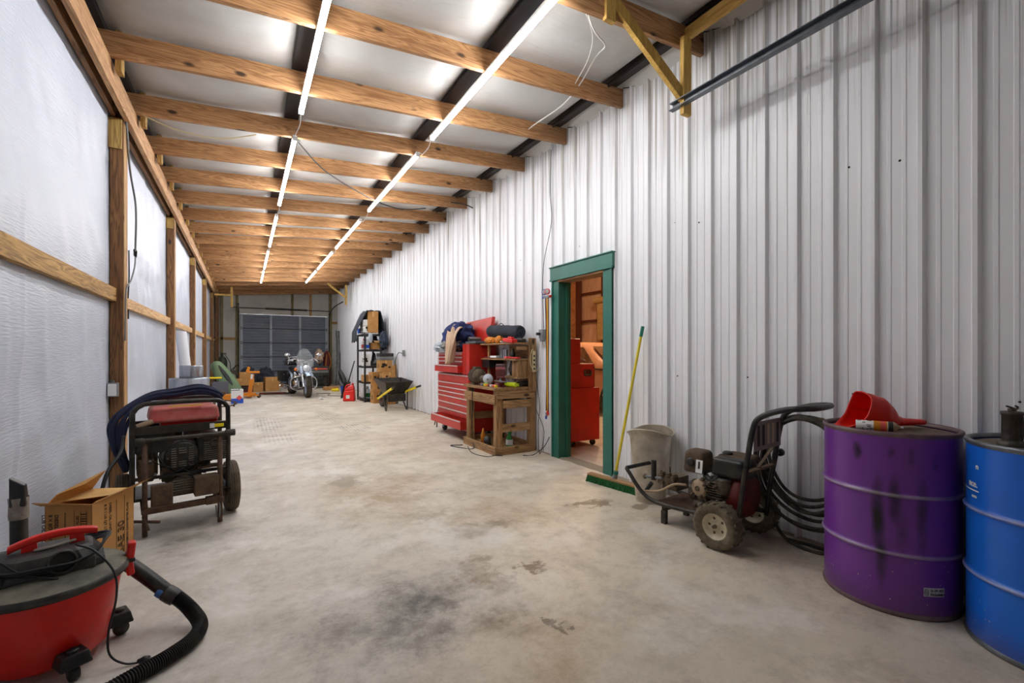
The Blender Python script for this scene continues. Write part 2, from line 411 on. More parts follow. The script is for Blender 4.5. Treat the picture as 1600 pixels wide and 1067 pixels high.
# --- concrete floor with oil, tyre and water stains at their own spots
def concrete(name, stains):
    m, nt, b = nodes_of(name); L = nt.links.new; N = nt.nodes.new
    tc = N('ShaderNodeTexCoord'); P = tc.outputs['Object']
    def ns(scale, det=6, rough=0.6, dist=0.0, vec=None):
        n = N('ShaderNodeTexNoise'); n.inputs['Scale'].default_value = scale; n.inputs['Detail'].default_value = det
        n.inputs['Roughness'].default_value = rough; n.inputs['Distortion'].default_value = dist; L(vec or P, n.inputs['Vector']); return n
    def ramp(src, p0, p1, c0=(0, 0, 0, 1), c1=(1, 1, 1, 1)):
        r = N('ShaderNodeValToRGB'); r.color_ramp.elements[0].position = p0; r.color_ramp.elements[1].position = p1
        r.color_ramp.elements[0].color = c0; r.color_ramp.elements[1].color = c1; L(src, r.inputs[0]); return r.outputs[0]
    def mix(f, a, c, bt='MIX'):
        x = N('ShaderNodeMix'); x.data_type = 'RGBA'; x.blend_type = bt
        (L(f, x.inputs[0]) if hasattr(f, 'links') else x.inputs[0].__setattr__('default_value', f))
        for v, i in ((a, 6), (c, 7)):
            (L(v, x.inputs[i]) if hasattr(v, 'links') else x.inputs[i].__setattr__('default_value', v))
        return x.outputs[2]
    def math_(op, a, c):
        x = N('ShaderNodeMath'); x.operation = op; x.use_clamp = (op in ('MULTIPLY',))
        for v, i in ((a, 0), (c, 1)):
            (L(v, x.inputs[i]) if hasattr(v, 'links') else x.inputs[i].__setattr__('default_value', v))
        return x.outputs[0]
    n1 = ns(0.6, 9, 0.72, 0.1); n2 = ns(3.2, 11, 0.78, 0.05); n3 = ns(38, 4, 0.7); n4 = n1
    # left side of the floor is greyer and whiter, the right side warmer
    sp = N('ShaderNodeSeparateXYZ'); L(P, sp.inputs[0])
    mr = N('ShaderNodeMapRange'); mr.inputs[1].default_value = -0.4; mr.inputs[2].default_value = 1.6; L(sp.outputs[0], mr.inputs[0])
    side = math_('MULTIPLY', mr.outputs[0], 1.0)
    base = mix(side, lin((206, 203, 198)), lin((220, 208, 188)))
    c = mix(ramp(n1.outputs['Fac'], 0.35, 0.7), base, lin((196, 184, 166)))
    c = mix(math_('MULTIPLY', ramp(n2.outputs['Fac'], 0.46, 0.66), 0.62), c, lin((158, 146, 130)))
    c = mix(math_('MULTIPLY', ramp(n3.outputs['Fac'], 0.55, 0.85), 0.35), c, lin((120, 110, 98)))
    nd = ns(2.6, 10, 0.72)
    vs = N('ShaderNodeVectorMath'); vs.operation = 'SUBTRACT'; L(nd.outputs['Color'], vs.inputs[0]); vs.inputs[1].default_value = (0.5, 0.5, 0.5)
    vm = N('ShaderNodeVectorMath'); vm.operation = 'MULTIPLY_ADD'; L(vs.outputs[0], vm.inputs[0]); vm.inputs[1].default_value = (0.75, 0.75, 0.75); L(P, vm.inputs[2])
    wet = None
    for (x, y, rx, ry, colr, st, soft) in stains:
        mp = N('ShaderNodeMapping'); mp.inputs['Location'].default_value = (-x/rx, -y/ry, 0); mp.inputs['Scale'].default_value = (1/rx, 1/ry, 0)
        L(vm.outputs[0], mp.inputs['Vector'])
        ln = N('ShaderNodeVectorMath'); ln.operation = 'LENGTH'; L(mp.outputs[0], ln.inputs[0])
        f = ramp(ln.outputs['Value'], max(0.0, 1-soft), 1.0, (1, 1, 1, 1), (0, 0, 0, 1))
        f = math_('MULTIPLY', f, st)
        if soft > 0.5: f = math_('MULTIPLY', f, ramp(n2.outputs['Fac'], 0.3, 0.62))
        c = mix(f, c, lin(colr))
    wv = N('ShaderNodeTexWave'); wv.inputs['Scale'].default_value = 5.5; wv.inputs['Distortion'].default_value = 1.2; wv.inputs['Detail'].default_value = 3; L(P, wv.inputs['Vector'])
    wv2 = N('ShaderNodeTexWave'); wv2.bands_direction = 'Y'; wv2.inputs['Scale'].default_value = 3.2; wv2.inputs['Distortion'].default_value = 2.0; wv2.inputs['Detail'].default_value = 3; L(P, wv2.inputs['Vector'])
    band = math_('MAXIMUM', ramp(wv.outputs['Fac'], 0.72, 0.98), ramp(wv2.outputs['Fac'], 0.8, 1.0))
    band = math_('MULTIPLY', band, ramp(n2.outputs['Fac'], 0.35, 0.6))
    for (x, y, rx, ry) in ((1.6, 8.1, 0.30, 0.75), (1.45, 9.8, 0.3, 1.0), (0.35, 9.2, 0.28, 1.2), (0.45, 7.6, 0.28, 0.6)):   # criss-cross tyre scuffs
        mp = N('ShaderNodeMapping'); mp.inputs['Location'].default_value = (-x/rx, -y/ry, 0); mp.inputs['Scale'].default_value = (1/rx, 1/ry, 0)
        L(P, mp.inputs['Vector']); ln = N('ShaderNodeVectorMath'); ln.operation = 'LENGTH'; L(mp.outputs[0], ln.inputs[0])
        f = math_('MULTIPLY', ramp(ln.outputs['Value'], 0.55, 1.05, (1, 1, 1, 1), (0, 0, 0, 1)), band)
        c = mix(math_('MULTIPLY', f, 0.75), c, lin((84, 80, 76)))
    # scuffed pale and dark flecks
    n7 = N('ShaderNodeTexNoise'); n7.inputs['Scale'].default_value = 9; n7.inputs['Detail'].default_value = 9; n7.inputs['Roughness'].default_value = 0.75; n7.inputs['Distortion'].default_value = 0.1; L(P, n7.inputs['Vector'])
    c = mix(math_('MULTIPLY', ramp(n7.outputs['Fac'], 0.56, 0.70), 0.4), c, lin((150, 140, 126)))
    n8 = ns(1.1, 9, 0.72, 0.3); c = mix(math_('MULTIPLY', ramp(n8.outputs['Fac'], 0.51, 0.64), 0.6), c, lin((232, 228, 220)))
    L(c, b.inputs['Base Color'])
    L(ramp(n2.outputs['Fac'], 0.3, 0.8, (0.5, 0.5, 0.5, 1), (0.75, 0.75, 0.75, 1)), b.inputs['Roughness'])
    bp = N('ShaderNodeBump'); bp.inputs['Strength'].default_value = 0.16; bp.inputs['Distance'].default_value = 0.006
    L(n3.outputs['Fac'], bp.inputs['Height']); L(bp.outputs[0], b.inputs['Normal'])
    MATS[name] = m
BR = (140, 116, 86); GR = (120, 108, 94); BK = (74, 70, 70); WT = (150, 136, 118)
concrete('concrete', [
 (1.12, 4.35, 0.62, 0.75, (166, 140, 106), 0.75, 0.6), (1.25, 3.5, 0.30, 0.24, (158, 136, 106), 0.6, 0.6), (0.95, 3.9, 0.5, 0.6, (172, 148, 116), 0.6, 0.7),
 (1.72, 3.15, 0.5, 0.5, (170, 144, 108), 0.6, 0.6),
 (1.5, 3.0, 0.28, 0.15, (146, 126, 104), 0.7, 0.35), (0.72, 2.25, 0.62, 0.46, BK, 0.95, 0.9), (0.55, 2.05, 0.4, 0.5, (110, 104, 98), 0.7, 0.8), (1.2, 2.35, 0.13, 0.28, (150, 130, 106), 0.75, 0.35),
 (1.12, 1.9, 0.26, 0.18, (124, 106, 84), 0.8, 0.7), (1.15, 1.6, 0.45, 0.3, (166, 144, 112), 0.7, 0.7), (2.526, 3.0, 0.26, 0.09, (140, 124, 102), 0.95, 0.25), (2.86, 2.74, 0.11, 0.09, (138, 124, 106), 0.9, 0.25),
 (1.33, 1.72, 0.05, 0.05, (112, 96, 80), 0.8, 0.4), (1.47, 2.28, 0.12, 0.06, (134, 114, 92), 0.9, 0.3), (0.87, 4.7, 0.16, 0.34, (150, 136, 118), 0.7, 0.4), (-0.3, 3.9, 0.35, 0.5, (120, 110, 100), 0.8, 0.8),
 (2.9, 1.7, 0.5, 0.5, (158, 142, 120), 0.6, 0.8), (0.2, 6.4, 0.8, 0.9, (176, 172, 168), 0.6, 0.8), (1.95, 6.3, 0.5, 0.9, (178, 158, 130), 0.6, 0.8), (1.7, 15.0, 1.2, 1.6, (118, 104, 88), 0.75, 0.8), (0.6, 16.4, 1.4, 1.6, (110, 98, 84), 0.7, 0.8), (3.1, 1.5, 0.5, 1.2, (160, 146, 126), 0.5, 0.7),
])
# --- foil faced roof insulation
def sheet_mat(name, c, dirt, rough, metal, sc1, sc2, dirs, bump, damt):
    m, nt, b = nodes_of(name); L = nt.links.new; N = nt.nodes.new
    tc = N('ShaderNodeTexCoord')
    mp = N('ShaderNodeMapping'); mp.inputs['Scale'].default_value = dirs; L(tc.outputs['Object'], mp.inputs['Vector'])
    n = N('ShaderNodeTexNoise'); n.inputs['Scale'].default_value = sc1; n.inputs['Detail'].default_value = 5; L(mp.outputs[0], n.inputs['Vector'])
    n2 = N('ShaderNodeTexNoise'); n2.inputs['Scale'].default_value = sc2; n2.inputs['Detail'].default_value = 6; L(tc.outputs['Object'], n2.inputs['Vector'])
    r = N('ShaderNodeValToRGB'); r.color_ramp.elements[0].position = 0.45; r.color_ramp.elements[1].position = 0.8
    r.color_ramp.elements[0].color = (0, 0, 0, 1); r.color_ramp.elements[1].color = (damt, damt, damt, 1)
    L(n2.outputs['Fac'], r.inputs[0])
    x = N('ShaderNodeMix'); x.data_type = 'RGBA'; x.inputs[6].default_value = lin(c); x.inputs[7].default_value = lin(dirt); L(r.outputs[0], x.inputs[0])
    L(x.outputs[2], b.inputs['Base Color'])
    b.inputs['Roughness'].default_value = rough; b.inputs['Metallic'].default_value = metal
    bp = N('ShaderNodeBump'); bp.inputs['Strength'].default_value = bump; bp.inputs['Distance'].default_value = 0.006
    L(n.outputs['Fac'], bp.inputs['Height']); L(bp.outputs[0], b.inputs['Normal'])
    MATS[name] = m
sheet_mat('roof foil', (196, 195, 192), (150, 144, 134), 0.46, 0.08, 3.0, 1.5, (1, 14, 1), 1.0, 0.7)
sheet_mat('wall sheet', (196, 202, 215), (178, 184, 198), 0.42, 0.0, 3.0, 2.0, (1, 3, 34), 0.6, 0.6)
sheet_mat('end sheet', (196, 194, 186), (150, 146, 136), 0.5, 0.0, 3.0, 2.0, (1, 1, 6), 0.3, 0.7)
# --- painted corrugated siding: vertical dirt streaks, grime near the top and the foot
m_, nt_, b_ = nodes_of('siding'); MATS['siding'] = m_
L_ = nt_.links.new; N_ = nt_.nodes.new
tc_ = N_('ShaderNodeTexCoord'); mp_ = N_('ShaderNodeMapping'); mp_.inputs['Scale'].default_value = (1, 30, 0.5); L_(tc_.outputs['Object'], mp_.inputs['Vector'])
n_ = N_('ShaderNodeTexNoise'); n_.inputs['Scale'].default_value = 1.6; n_.inputs['Detail'].default_value = 7; L_(mp_.outputs[0], n_.inputs['Vector'])
sp_ = N_('ShaderNodeSeparateXYZ'); L_(tc_.outputs['Object'], sp_.inputs[0])
top_ = N_('ShaderNodeMapRange'); top_.inputs[1].default_value = 2.3; top_.inputs[2].default_value = 4.0; top_.inputs[3].default_value = 0.0; top_.inputs[4].default_value = 0.32; L_(sp_.outputs[2], top_.inputs[0])
bot_ = N_('ShaderNodeMapRange'); bot_.inputs[1].default_value = 0.9; bot_.inputs[2].default_value = 0.0; bot_.inputs[3].default_value = 0.0; bot_.inputs[4].default_value = 0.2; L_(sp_.outputs[2], bot_.inputs[0])
a1_ = N_('ShaderNodeMath'); a1_.operation = 'ADD'; L_(top_.outputs[0], a1_.inputs[0]); L_(bot_.outputs[0], a1_.inputs[1])
a2_ = N_('ShaderNodeMath'); a2_.operation = 'ADD'; L_(a1_.outputs[0], a2_.inputs[0]); L_(n_.outputs['Fac'], a2_.inputs[1])
r_ = N_('ShaderNodeValToRGB'); r_.color_ramp.elements[0].position = 0.66; r_.color_ramp.elements[1].position = 1.1
r_.color_ramp.elements[0].color = lin((228, 228, 231)); r_.color_ramp.elements[1].color = lin((152, 142, 128)); L_(a2_.outputs[0], r_.inputs[0])
L_(r_.outputs[0], b_.inputs['Base Color']); b_.inputs['Roughness'].default_value = 0.38
mk('door panel', (128, 136, 150), 0.5, dirt=(104, 112, 126), amt=0.4, scale=2)
mk('door stile', (170, 178, 190), 0.45)
mk('drawer pull', (206, 196, 192), 0.4)
# --- oil drums
def drum_mat(name, c, c2, streaks):
    m, nt, b = nodes_of(name); L = nt.links.new; N = nt.nodes.new
    tc = N('ShaderNodeTexCoord'); n = N('ShaderNodeTexNoise'); n.inputs['Scale'].default_value = 2.6; n.inputs['Detail'].default_value = 5; L(tc.outputs['Object'], n.inputs['Vector'])
    x = N('ShaderNodeMix'); x.data_type = 'RGBA'; x.inputs[6].default_value = lin(c); x.inputs[7].default_value = lin(c2); L(n.outputs['Fac'], x.inputs[0])
    out = x.outputs[2]
    n5 = N('ShaderNodeTexNoise'); n5.inputs['Scale'].default_value = 12; n5.inputs['Detail'].default_value = 4; L(tc.outputs['Object'], n5.inputs['Vector'])
    vs = N('ShaderNodeVectorMath'); vs.operation = 'MULTIPLY_ADD'; vs.inputs[1].default_value = (0.03, 0.03, 0.03); L(n5.outputs['Color'], vs.inputs[0]); L(tc.outputs['Object'], vs.inputs[2])
    for (px, py, pz, rr, rh, st) in streaks:   # black spray-paint marks on the purple paint
        mp = N('ShaderNodeMapping'); mp.inputs['Location'].default_value = (-px/rr, -py/rr, -pz/rh); mp.inputs['Scale'].default_value = (1/rr, 1/rr, 1/rh); L(vs.outputs[0], mp.inputs['Vector'])
        ln = N('ShaderNodeVectorMath'); ln.operation = 'LENGTH'; L(mp.outputs[0], ln.inputs[0])
        r = N('ShaderNodeMapRange'); r.inputs[1].default_value = 1.25; r.inputs[2].default_value = 0.55; r.inputs[3].default_value = 0; r.inputs[4].default_value = st; L(ln.outputs['Value'], r.inputs[0])
        x = N('ShaderNodeMix'); x.data_type = 'RGBA'; L(r.outputs[0], x.inputs[0]); L(out, x.inputs[6]); x.inputs[7].default_value = lin((14, 8, 20)); out = x.outputs[2]
    # scattered chips and foot rust
    v = N('ShaderNodeTexVoronoi'); v.inputs['Scale'].default_value = 26; L(tc.outputs['Object'], v.inputs['Vector'])
    rv = N('ShaderNodeMapRange'); rv.inputs[1].default_value = 0.10; rv.inputs[2].default_value = 0.06; L(v.outputs['Distance'], rv.inputs[0])
    sp = N('ShaderNodeSeparateXYZ'); L(tc.outputs['Object'], sp.inputs[0])
    low = N('ShaderNodeMapRange'); low.inputs[1].default_value = 0.34; low.inputs[2].default_value = 0.1; L(sp.outputs[2], low.inputs[0])
    mm = N('ShaderNodeMath'); mm.operation = 'MULTIPLY'; L(rv.outputs[0], mm.inputs[0]); L(low.outputs[0], mm.inputs[1])
    x = N('ShaderNodeMix'); x.data_type = 'RGBA'; L(mm.outputs[0], x.inputs[0]); L(out, x.inputs[6]); x.inputs[7].default_value = lin((190, 180, 176)); out = x.outputs[2]
    for zc in (0.30, 0.585):
        hd = N('ShaderNodeMath'); hd.operation = 'SUBTRACT'; L(sp.outputs[2], hd.inputs[0]); hd.inputs[1].default_value = zc
        ha = N('ShaderNodeMath'); ha.operation = 'ABSOLUTE'; L(hd.outputs[0], ha.inputs[0])
        hr = N('ShaderNodeMapRange'); hr.inputs[1].default_value = 0.012; hr.inputs[2].default_value = 0.004; L(ha.outputs[0], hr.inputs[0])
        hn = N('ShaderNodeMath'); hn.operation = 'MULTIPLY'; L(hr.outputs[0], hn.inputs[0]); L(n5.outputs['Fac'], hn.inputs[1])
        x = N('ShaderNodeMix'); x.data_type = 'RGBA'; L(hn.outputs[0], x.inputs[0]); L(out, x.inputs[6]); x.inputs[7].default_value = lin((176, 168, 172)); out = x.outputs[2]
    rs = N('ShaderNodeMapRange'); rs.inputs[1].default_value = 0.14; rs.inputs[2].default_value = 0.0; L(sp.outputs[2], rs.inputs[0])
    rm = N('ShaderNodeMath'); rm.operation = 'MULTIPLY'; L(rs.outputs[0], rm.inputs[0]); L(n.outputs['Fac'], rm.inputs[1])
    x = N('ShaderNodeMix'); x.data_type = 'RGBA'; L(rm.outputs[0], x.inputs[0]); L(out, x.inputs[6]); x.inputs[7].default_value = lin((84, 62, 48)); out = x.outputs[2]
    L(out, b.inputs['Base Color']); b.inputs['Roughness'].default_value = 0.3
    MATS[name] = m
# ---------------------------------------------------------------- the building
XL, XR, YN, YF = -0.97, 3.32, -1.0, 19.8
def zr(x): return 3.43+(x+0.86)*0.0769          # underside of the rafters
RAFTERS = [2.47+0.9320*k for k in range(-3, 19)]
RH = 0.184
# floor: slab of the shed, the side room and the apron outside the far door
m = M(); m.bx(-1.4, 12.0, -1.4, 24.0, -0.12, 0.0, 'concrete'); struct(m, 'floor')

# left wall: white reinforced sheet billowing between the posts
PY = [4.975, 8.2, 11.4, 14.6, 17.8]
def left_sheet(u, v):
    y = YN+(YF-YN)*u; z = 3.45*v
    p = min(abs(y-q-0.07) for q in PY+[1.775])
    e = min(1, max(0, (3.35-z)/0.5))*min(1, p/0.5)*min(1, max(0.0, min(abs(z-1.74), 1.0))/0.35+0.1)
    n1 = noise.noise(Vector((y*0.55, z*0.9, 1.0)))*0.055+noise.noise(Vector((y*1.7+z*1.2, z*2.6-y, 5.0)))*0.022
    n2 = -abs(noise.noise(Vector((y*2.6+z*0.6, z*1.3+y*0.9, 9.0))))*0.045-abs(noise.noise(Vector((y*1.1, z*6.0-y*0.8, 3.0))))*0.02
    lapse = 0.006 if (y*1.0) % 1.62 < 0.05 else 0.0
    return (XL+(n1+n2)*e+lapse-0.005, y, z)
m = M(); m.grid(left_sheet, 900, 60, 'wall sheet'); struct(m, 'wall_left')
m = M(); m.bx(-1.25, -1.12, YN-0.2, YF+0.1, 0, 3.9, 'wall sheet'); o = struct(m, 'wall_left')

# right wall: corrugated siding, nine inch rib pitch with two low ribs between
PITCH = 0.2245; Y0 = 0.824
DY0, DY1, DZ = 3.66, 4.47, 2.165
def profile():
    pts = []
    k0 = int((YN-Y0)/PITCH)-1; k1 = int((YF-Y0)/PITCH)+1
    for k in range(k0, k1+1):
        c = Y0+k*PITCH
        pts += [(c-0.020, 0), (c-0.009, 0.028), (c+0.011, 0.028), (c+0.022, 0)]
        for q in (0.36, 0.68):
            d = c+PITCH*q
            pts += [(d-0.012, 0), (d-0.008, 0.0035), (d+0.008, 0.0035), (d+0.012, 0)]
    return [p for p in pts if YN <= p[0] <= YF]
def wall_top(y):
    k = (y-RAFTERS[0])/0.932; f = k-math.floor(k)
    return zr(3.3)+0.12-0.10*math.sin(PI*f)**0.7
m = M(); pf = profile()
cuts = []
for i in range(len(pf)-1):
    (ya, ha), (yb, hb) = pf[i], pf[i+1]
    segs = [(ya, ha, yb, hb)]
    for cy in (DY0, DY1):
        ns_ = []
        for (a, h1, b, h2) in segs:
            if a < cy < b:
                t = (cy-a)/(b-a); hm = h1+(h2-h1)*t; ns_ += [(a, h1, cy, hm), (cy, hm, b, h2)]
            else: ns_.append((a, h1, b, h2))
        segs = ns_
    cuts += segs
for (a, h1, b, h2) in cuts:
    z0 = DZ if (a >= DY0-1e-6 and b <= DY1+1e-6) else 0.0
    m.add([(XR-h1, a, z0), (XR-h2, b, z0), (XR-h2, b, 4.0), (XR-h1, a, 4.0)], [(0, 1, 2, 3)], 'siding')
wall_right = struct(m, 'wall_right')
m = M()
m.bx(XR+0.005, XR+0.12, YN-0.2, DY0, 0, 4.2, 'siding'); m.bx(XR+0.005, XR+0.12, DY1, YF+0.1, 0, 4.2, 'siding'); m.bx(XR+0.005, XR+0.12, DY0, DY1, DZ, 4.2, 'siding')
struct(m, 'wall_right')
# hex head screws in the siding
sc_m = M(); sc_m.lathe([(0.007, 0), (0.007, 0.002), (0.004, 0.003), (0.004, 0.006), (0.0, 0.007)], 'dark steel', (0, 0, 0), (-1, 0, 0), 8)
scr = sc_m.build('screw', wall_right)
first = True
rnd = random.Random(4)
for k in range(-1, 34):
    for zz in ((2.35 if k % 2 else 2.5), (1.05 if k % 3 else 1.16)):
        yy = Y0+PITCH*(k+0.5)+rnd.uniform(-0.05, 0.05)
        if DY0-0.25 < yy < DY1+0.25 and zz < 2.3: continue
        if (k*7+int(zz*10)) % 3: continue
        if k > 20: continue
        l = (XR, yy, zz+rnd.uniform(-0.07, 0.07))
        if first: scr.location = l; first = False
        else:
            c = scr.copy(); col.objects.link(c); c.location = l
# grit and debris line where the siding meets the slab
m = M()
def foot(u, v):
    y = YN+(YF-YN)*u
    n = noise.noise(Vector((y*6, 0, 3)))
    return (XR-0.001-(0.035+0.025*n)*(1-v), y, 0.0008+0.010*v*(1+0.5*n))
m.grid(foot, 700, 1, 'soil')
for part in ((YN, DY0-0.2), (DY1+0.2, YF)): pass
tag(m.build('grit'), kind='structure')['label'] = 'line of grit where the siding meets the floor'
bpy.data.objects['grit'].name = 'trim_1'

# near wall behind the camera and its closed door
m = M(); m.bx(-1.25, XR+0.1, YN-0.12, YN-0.02, 0, 4.2, 'end sheet'); struct(m, 'wall_near')
# far wall, opening for the sectional door
GX0, GX1, GZ = -0.14, 2.92, 2.74
m = M()
m.bx(-1.25, GX0, YF, YF+0.1, 0, 4.2, 'end sheet'); m.bx(GX1, XR+0.1, YF, YF+0.1, 0, 4.2, 'end sheet'); m.bx(GX0, GX1, YF, YF+0.1, GZ, 4.2, 'end sheet')
struct(m, 'wall_far')
# closed sectional garage door
dr = thing('door_1', None, None, ((GX0+GX1)/2, YF+0.03, 0)); tag(dr, kind='structure')
W = GX1-GX0; SH = (GZ-0.03)/5
def section(i):
    z0 = 0.03+SH*i; m = M()
    m.bx(-W/2, W/2, -0.02, 0.02, z0+0.006, z0+SH-0.006, 'door panel')
    n = 5
    for k in range(n):
        zc = z0+SH*(k+0.5)/n
        m.prism([(-0.02, -SH/n*0.42), (-0.036, -SH/n*0.22), (-0.036, SH/n*0.22), (-0.02, SH/n*0.42)], W-0.1, 'door panel', (0, 0, zc), (0, 1, 0), (0, 0, 1))
    return m.build('door_section', dr)
for i in range(5): section(i)
for x in (-W/2+0.05, -W/6, W/6, W/2-0.05):
    m = M(); m.bx(x-0.035, x+0.035, -0.05, -0.018, 0.04, GZ-0.02, 'door stile')
    for i in range(1, 5): m.bx(x-0.03, x+0.03, -0.062, -0.05, 0.03+SH*i-0.06, 0.03+SH*i+0.06, 'galvanised')
    m.build('door_stile', dr)
m = M()
for i in range(1, 5): m.bx(-W/2, W/2, -0.045, -0.03, 0.03+SH*i-0.012, 0.03+SH*i+0.012, 'black metal')
m.build('section_joint', dr)
# tracks and torsion bar of the far door
ft = thing('door_track', 'steel track and spring bar above the far grey garage door', 'door track', (1.39, YF-0.06, 2.8))
for sx in (-1, 1):
    x = sx*(W/2+0.05)
    m = M(); m.tube([(x, 0, -2.78), (x, 0, -0.25), (x, -0.08, -0.02), (x, -0.35, 0.12), (x, -1.5, 0.24), (x, -3.0, 0.26)] if sx > 0 else [(x, 0, -2.78), (x, 0, -0.25), (x, -0.08, -0.02), (x, -0.35, 0.12), (x, -1.2, 0.2)], 0.026, 'black metal', 6)
    m.build('track', ft)
m = M(); m.cyl((-W/2-0.25, -0.05, 0.16), (W/2+0.15, -0.05, 0.16), 0.014, 'black metal'); m.cyl((-0.7, -0.05, 0.16), (0.75, -0.05, 0.16), 0.032, 'black metal'); m.build('spring_bar', ft)
# studs and girts of the far wall
def timber(name, label, p0, p1, w, h, mat, cat='timber', group=None, up=(0, 0, 1), bevel=0.003):
    m = M(); P0 = Vector(p0); P1 = Vector(p1)
    m.beam((0, 0, 0), P1-P0, w, h, mat, up); o = m.build(name, bevel=bevel); o.location = P0
    return tag(o, label, cat, group)
G = 'wall studs above and beside the far garage door'
for x, z0, z1, lb in ((-0.72, 0, 3.46, 'greenish timber stud at the far left corner of the end wall'), (-0.24, 0, 3.46, 'greenish stud along the left edge of the far garage door'), (1.62, GZ, 3.6, 'greenish stud above the middle of the far garage door'), (2.28, GZ, 3.66, 'orange-brown stud above the right half of the far garage door'), (3.02, 0, 3.7, 'greenish stud along the right edge of the far garage door')):
    timber('wall_stud', lb, (x, YF-0.02, z0), (x, YF-0.02, z1), 0.09 if x < 3 else 0.12, 0.04, 'post edge wood' if 'orange' in lb else 'stud wood', 'stud', G)
timber('wall_girt', 'short brown girt left of the far garage door', (-0.95, YF-0.02, 1.8), (-0.28, YF-0.02, 1.8), 0.04, 0.09, 'rail wood', 'girt')
timber('wall_girt', 'short brown girt right of the far garage door', (3.08, YF-0.02, 2.5), (XR-0.03, YF-0.02, 2.5), 0.04, 0.09, 'rail wood', 'girt')

# ceiling: insulation hung over the rafters, sagging between black steel purlins
PX = [-0.93, 0.42, 1.80, 3.13]
def ceil(u, v):
    x = -1.2+(XR+0.02+1.2)*u; y = YN-0.1+(YF-YN+0.2)*v
    k = (y-RAFTERS[0])/0.932; f = k-math.floor(k); s = math.sin(PI*f)
    z = zr(x)+RH+0.05
    if x < PX[0]: g = 0
    elif x < PX[3]:
        i = max(j for j in range(3) if PX[j] <= x); t = (x-PX[i]-0.0)/(PX[i+1]-PX[i])
        g = (math.sin(PI*min(1, max(0, (t-0.065)/0.87))))**0.35
    else: g = 0
    z -= g*(0.030+0.075*s)
    if x > PX[3]:
        t = (x-PX[3])/(XR-PX[3]); z -= t**1.6*(0.02+0.12*s**0.7)
    z += noise.noise(Vector((x*1.3, y*2.2, 2)))*0.012*g*s
    return (x, y, z)
m = M(); m.grid(ceil, 150, 500, 'roof foil'); struct(m, 'ceiling')
m = M(); m.hexa([(-1.3, YN-0.2, zr(-1.3)+0.36), (3.5, YN-0.2, zr(3.5)+0.36), (3.5, YF+0.1, zr(3.5)+0.36), (-1.3, YF+0.1, zr(-1.3)+0.36)],
       [(-1.3, YN-0.2, zr(-1.3)+0.42), (3.5, YN-0.2, zr(3.5)+0.42), (3.5, YF+0.1, zr(3.5)+0.42), (-1.3, YF+0.1, zr(-1.3)+0.42)], 'siding'); struct(m, 'ceiling')
# black seam where the insulation meets the siding
m = M(); pts = []
for i in range(0, 900):
    y = YN+0.02+i*(YF-YN-0.04)/899; p = ceil((XR+1.17)/(XR+1.22), (y-YN+0.1)/(YF-YN+0.2)); pts.append((XR-0.015, y, p[2]-0.004))
m.tube(pts, 0.006, 'band black', 4, 1); o = struct(m, 'trim_2')
purl_lab = ['dark purlin under the roof above the left wall beam', 'black roof purlin above the left row of tube lights', 'black roof purlin above the right row of tube lights', 'brown-black roof purlin beside the corrugated wall']
for i, x in enumerate(PX):
    m = M(); m.bx(-0.065, 0.065, 0, YF-YN-0.04, 0, 0.05, 'band black' if i != 3 else 'dark steel')
    if i == 3: m.bx(-0.05, -0.035, 0, YF-YN-0.04, -0.03, 0.06, 'dark steel')
    o = m.build('roof_purlin'); o.location = (x, YN+0.02, zr(x)+RH+(0.002)); tag(o, purl_lab[i], 'purlin', 'roof purlins')

# rafters: 2x8 boards, one by one
m = M(); x0, x1 = -0.96, XR-0.03
zz = [zr(x0)-zr(0), zr(x1)-zr(0)]
m.hexa([(x0, -0.019, zz[0]), (x1, -0.019, zz[1]), (x1, 0.019, zz[1]), (x0, 0.019, zz[0])], [(x0, -0.019, zz[0]+RH), (x1, -0.019, zz[1]+RH), (x1, 0.019, zz[1]+RH), (x0, 0.019, zz[0]+RH)], 'rafter wood')
raf = m.build('rafter', bevel=0.003)
ordn = ['first', 'second', 'third', 'fourth', 'fifth', 'sixth', 'seventh', 'eighth', 'ninth', 'tenth', 'eleventh', 'twelfth', 'thirteenth', 'fourteenth', 'fifteenth', 'sixteenth', 'seventeenth', 'eighteenth', 'nineteenth']
used = False; n = 0
for i, y in enumerate(RAFTERS):
    if y < 2.0: continue
    o = raf if not used else raf.copy()
    if used: col.objects.link(o)
    used = True
    o.location = (0, y, zr(0))
    tag(o, ('orange-brown roof rafter, %s from the near end of the shed' % ordn[min(n, 18)]) + (', carrying the yellow track bracket' if n == 0 else ''), 'rafter', 'roof rafters')
    n += 1
LASTR = RAFTERS[-1]
m = M(); m.hexa([(x0+0.0, YF-0.34, zz[0]-0.08), (x1, YF-0.34, zz[1]-0.08), (x1, YF-0.28, zz[1]-0.08), (x0, YF-0.28, zz[0]-0.08)], [(x0, YF-0.34, zz[0]+RH), (x1, YF-0.34, zz[1]+RH), (x1, YF-0.28, zz[1]+RH), (x0, YF-0.28, zz[0]+RH)], 'rafter wood')
o = m.build('header_beam'); o.location = (0, 0, zr(0)); tag(o, 'dark wide header beam across the roof just before the far garage door', 'beam')

